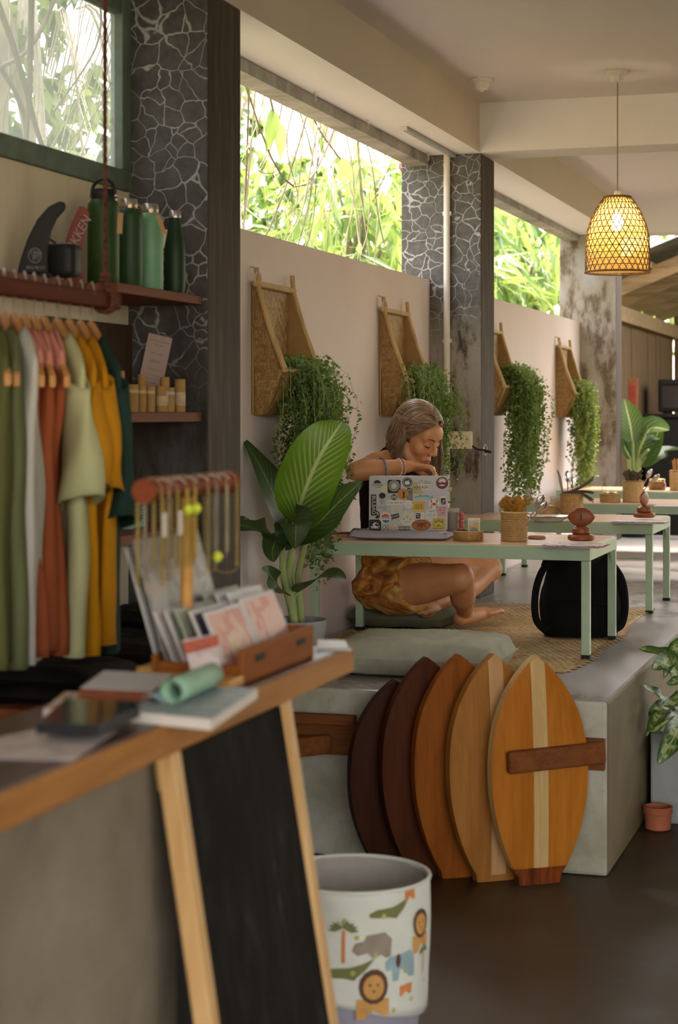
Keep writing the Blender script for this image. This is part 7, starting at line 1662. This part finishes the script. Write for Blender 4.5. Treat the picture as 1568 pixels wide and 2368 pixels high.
m_mapw = printed('art_print', (.48, .42, .38, 1), [(.33, .28, .26, 1), (.50, .44, .42, 1), (.22, .20, .19, 1)], 17)
pk = at_d(420, 1500, 3.20)
for lab, dx, dy, w, h in (('front art print in a clear sleeve behind the bracelet post', 0, 0, .29, .235), ('rear art print in a clear sleeve, its edge showing at the left', -.016, -.035, .24, .222)):
    t = thing('art_print', lab, 'print', (XBX - .138 + dx, Y0 + .02 + dy if 0 else Y0 + .012, HCN + .0075), rot=(math.radians(0), -math.radians(17), 0), group='art prints in the counter box')
    b = MB(); b.bx(-.0012, .0012, .005 + dy * .1, w, .004, h); b.build('print', m_mapw if dx == 0 else m_wp, t, smooth=False); b = MB(); b.bx(.0016, .0022, .0, w + .004, .0, h + .004); b.build('sleeve', m_clear, t, smooth=False)
b = MB(); pz = at_d(548, 1500, 2.98); t = thing('folded_flyer', 'folded white and red flyer leaning at the near end of the card box', 'flyer', (XBX - .055, Y0 - .020, HCN + .0170), rot=(.35, -.25, .5)); b.prism([(-.024, 0), (.024, 0), (.030, .070), (-.030, .075)], (0, 0, 0), (1, 0, 0), (0, 0, 1), .001); b.build('front_leaf', m_leaf, t, smooth=False); b = MB(); b.prism([(-.024, 0), (.024, 0), (.030, .070), (-.030, .075)], (0, .012, .0), (1, 0, 0), (0, -.25, 1), .001); b.build('rear_leaf', m_papr, t, smooth=False)
t = thing('price_tag', 'small white card on the far end of the counter edge', 'card', (XF - .028, 3.285, HCN + .0006), .35); b = MB(); b.bx(-.03, .035, -.02, .03, 0, .0015); b.build('card', m_wp, t, smooth=False)
b = MB(); b.prism([(-.03, 0), (.03, 0), (.025, .014), (-.028, .016)], (0, .005, .0016), (1, 0, 0), (0, .5, 1), .001); b.build('flap', m_wp, t, smooth=False)
# bracelet stand
ps = at_h(432, 1536, HCN + .018); stn = thing('bracelet_stand', 'wooden T-shaped stand hung with bead bracelets on the counter', 'stand', (ps.x, ps.y, HCN + .0005))
b = MB(); b.bx(-.062, .055, -.075, .085, 0, .020); b.build('base', m_obox, stn, smooth=False, bevel=.003)
b = MB(); b.tube([(0, 0, .0201), (0, 0, .305)], .0105, 16); b.build('post', m_obox, stn)
zb = .322; b = MB(); b.tube([(0, -.175, zb), (0, .200, zb)], .0165, 20); b.build('bar', m_redw, stn)
for y in (-.178, .203): b = MB(); b.tube([(0, y - .005, zb), (0, y + .005, zb)], .021, 20); b.build('end_disc', m_redw, stn)
for y in (-.10, -.045, .01, .065, .12, .165): b = MB(); b.tube([(.0165 * math.cos(q), y, zb + .0165 * math.sin(q)) for q in [.5 + 2.1 * k / 12 for k in range(13)]], .0022, 5); b.build('bar_highlight', plain('pale_highlight', (.40, .34, .30, 1), .35), stn)  # pale arcs paint the highlights along the top of the bar
bcol = [((.42, .28, .06, 1), (.50, .36, .10, 1)), ((.42, .30, .18, 1), (.55, .45, .30, 1)), ((.40, .30, .07, 1), (.55, .40, .12, 1)), ((.40, .30, .06, 1), (.45, .32, .06, 1)), ((.42, .28, .05, 1), (.40, .26, .05, 1)), ((.40, .32, .10, 1), (.50, .42, .20, 1)), ((.34, .30, .22, 1), (.55, .5, .3, 1)), ((.50, .42, .24, 1), (.30, .22, .10, 1)), ((.42, .30, .08, 1), (.55, .48, .34, 1))]
bl = ['ochre bracelet nearest the left end of the stand', 'tan bead bracelet, second from the left end', 'ochre bead bracelet with a pink tag, third from the left', 'bracelet with a bright lime bead left of the post', 'bracelet with a lime bead in front of the post', 'olive bracelet just right of the post', 'grey bracelet with a lime end bead', 'cream and dark bead bracelet, second from the right end', 'pale bead bracelet at the right end of the stand']
r = random.Random(9)
for i, y in enumerate((-.158, -.128, -.092, -.050, -.015, .045, .085, .135, .185)):
    t = thing('bracelet', bl[i], 'bracelet', (ps.x, ps.y + y, HCN + zb), group='bracelets on the stand'); ln = [.155, .15, .13, .13, .12, .145, .14, .12, .15][i]; ma = plain('bead_a%d' % i, scale_c(bcol[i][0], .55 if i not in (3, 4) else .8), .5, var=.2); mb_ = plain('bead_b%d' % i, scale_c(bcol[i][1], .5), .5, var=.2)
    for s, m in ((1, ma), (-1, mb_)):
        b = MB(); N_ = 17
        for q in range(N_):
            z = -.004 - ln * q / N_; b.ell((s * .0215, 0, z), (.0042, .0042, .0046), None, 7, 5)
        b.build('bead_row', m, t, kind='stuff')
    b = MB(); b.tube([(.0215 * math.cos(q), 0, .0215 * math.sin(q)) for q in [PI * k / 12 for k in range(13)]], .0008, 5); b.tube([(.0215 * math.cos(q), 0, -ln - .002 + .010 * math.sin(q) * 1) for q in [-PI * k / 10 for k in range(11)]], .0007, 5); b.build('cord', m_tag, t, kind='stuff')
    if i in (3, 4, 6): b = MB(); b.ell((.0235, 0, -.035 if i < 6 else -.125), (.009, .009, .010), None, 12, 8); b.build('lime_bead', plain('lime_bead', (.55, .62, .03, 1), .3), t)
    if i in (0, 2): b = MB(); b.bx(.026, .0268, -.010, .010, -.075, -.035); b.build('tag', m_wtag, t, smooth=False)
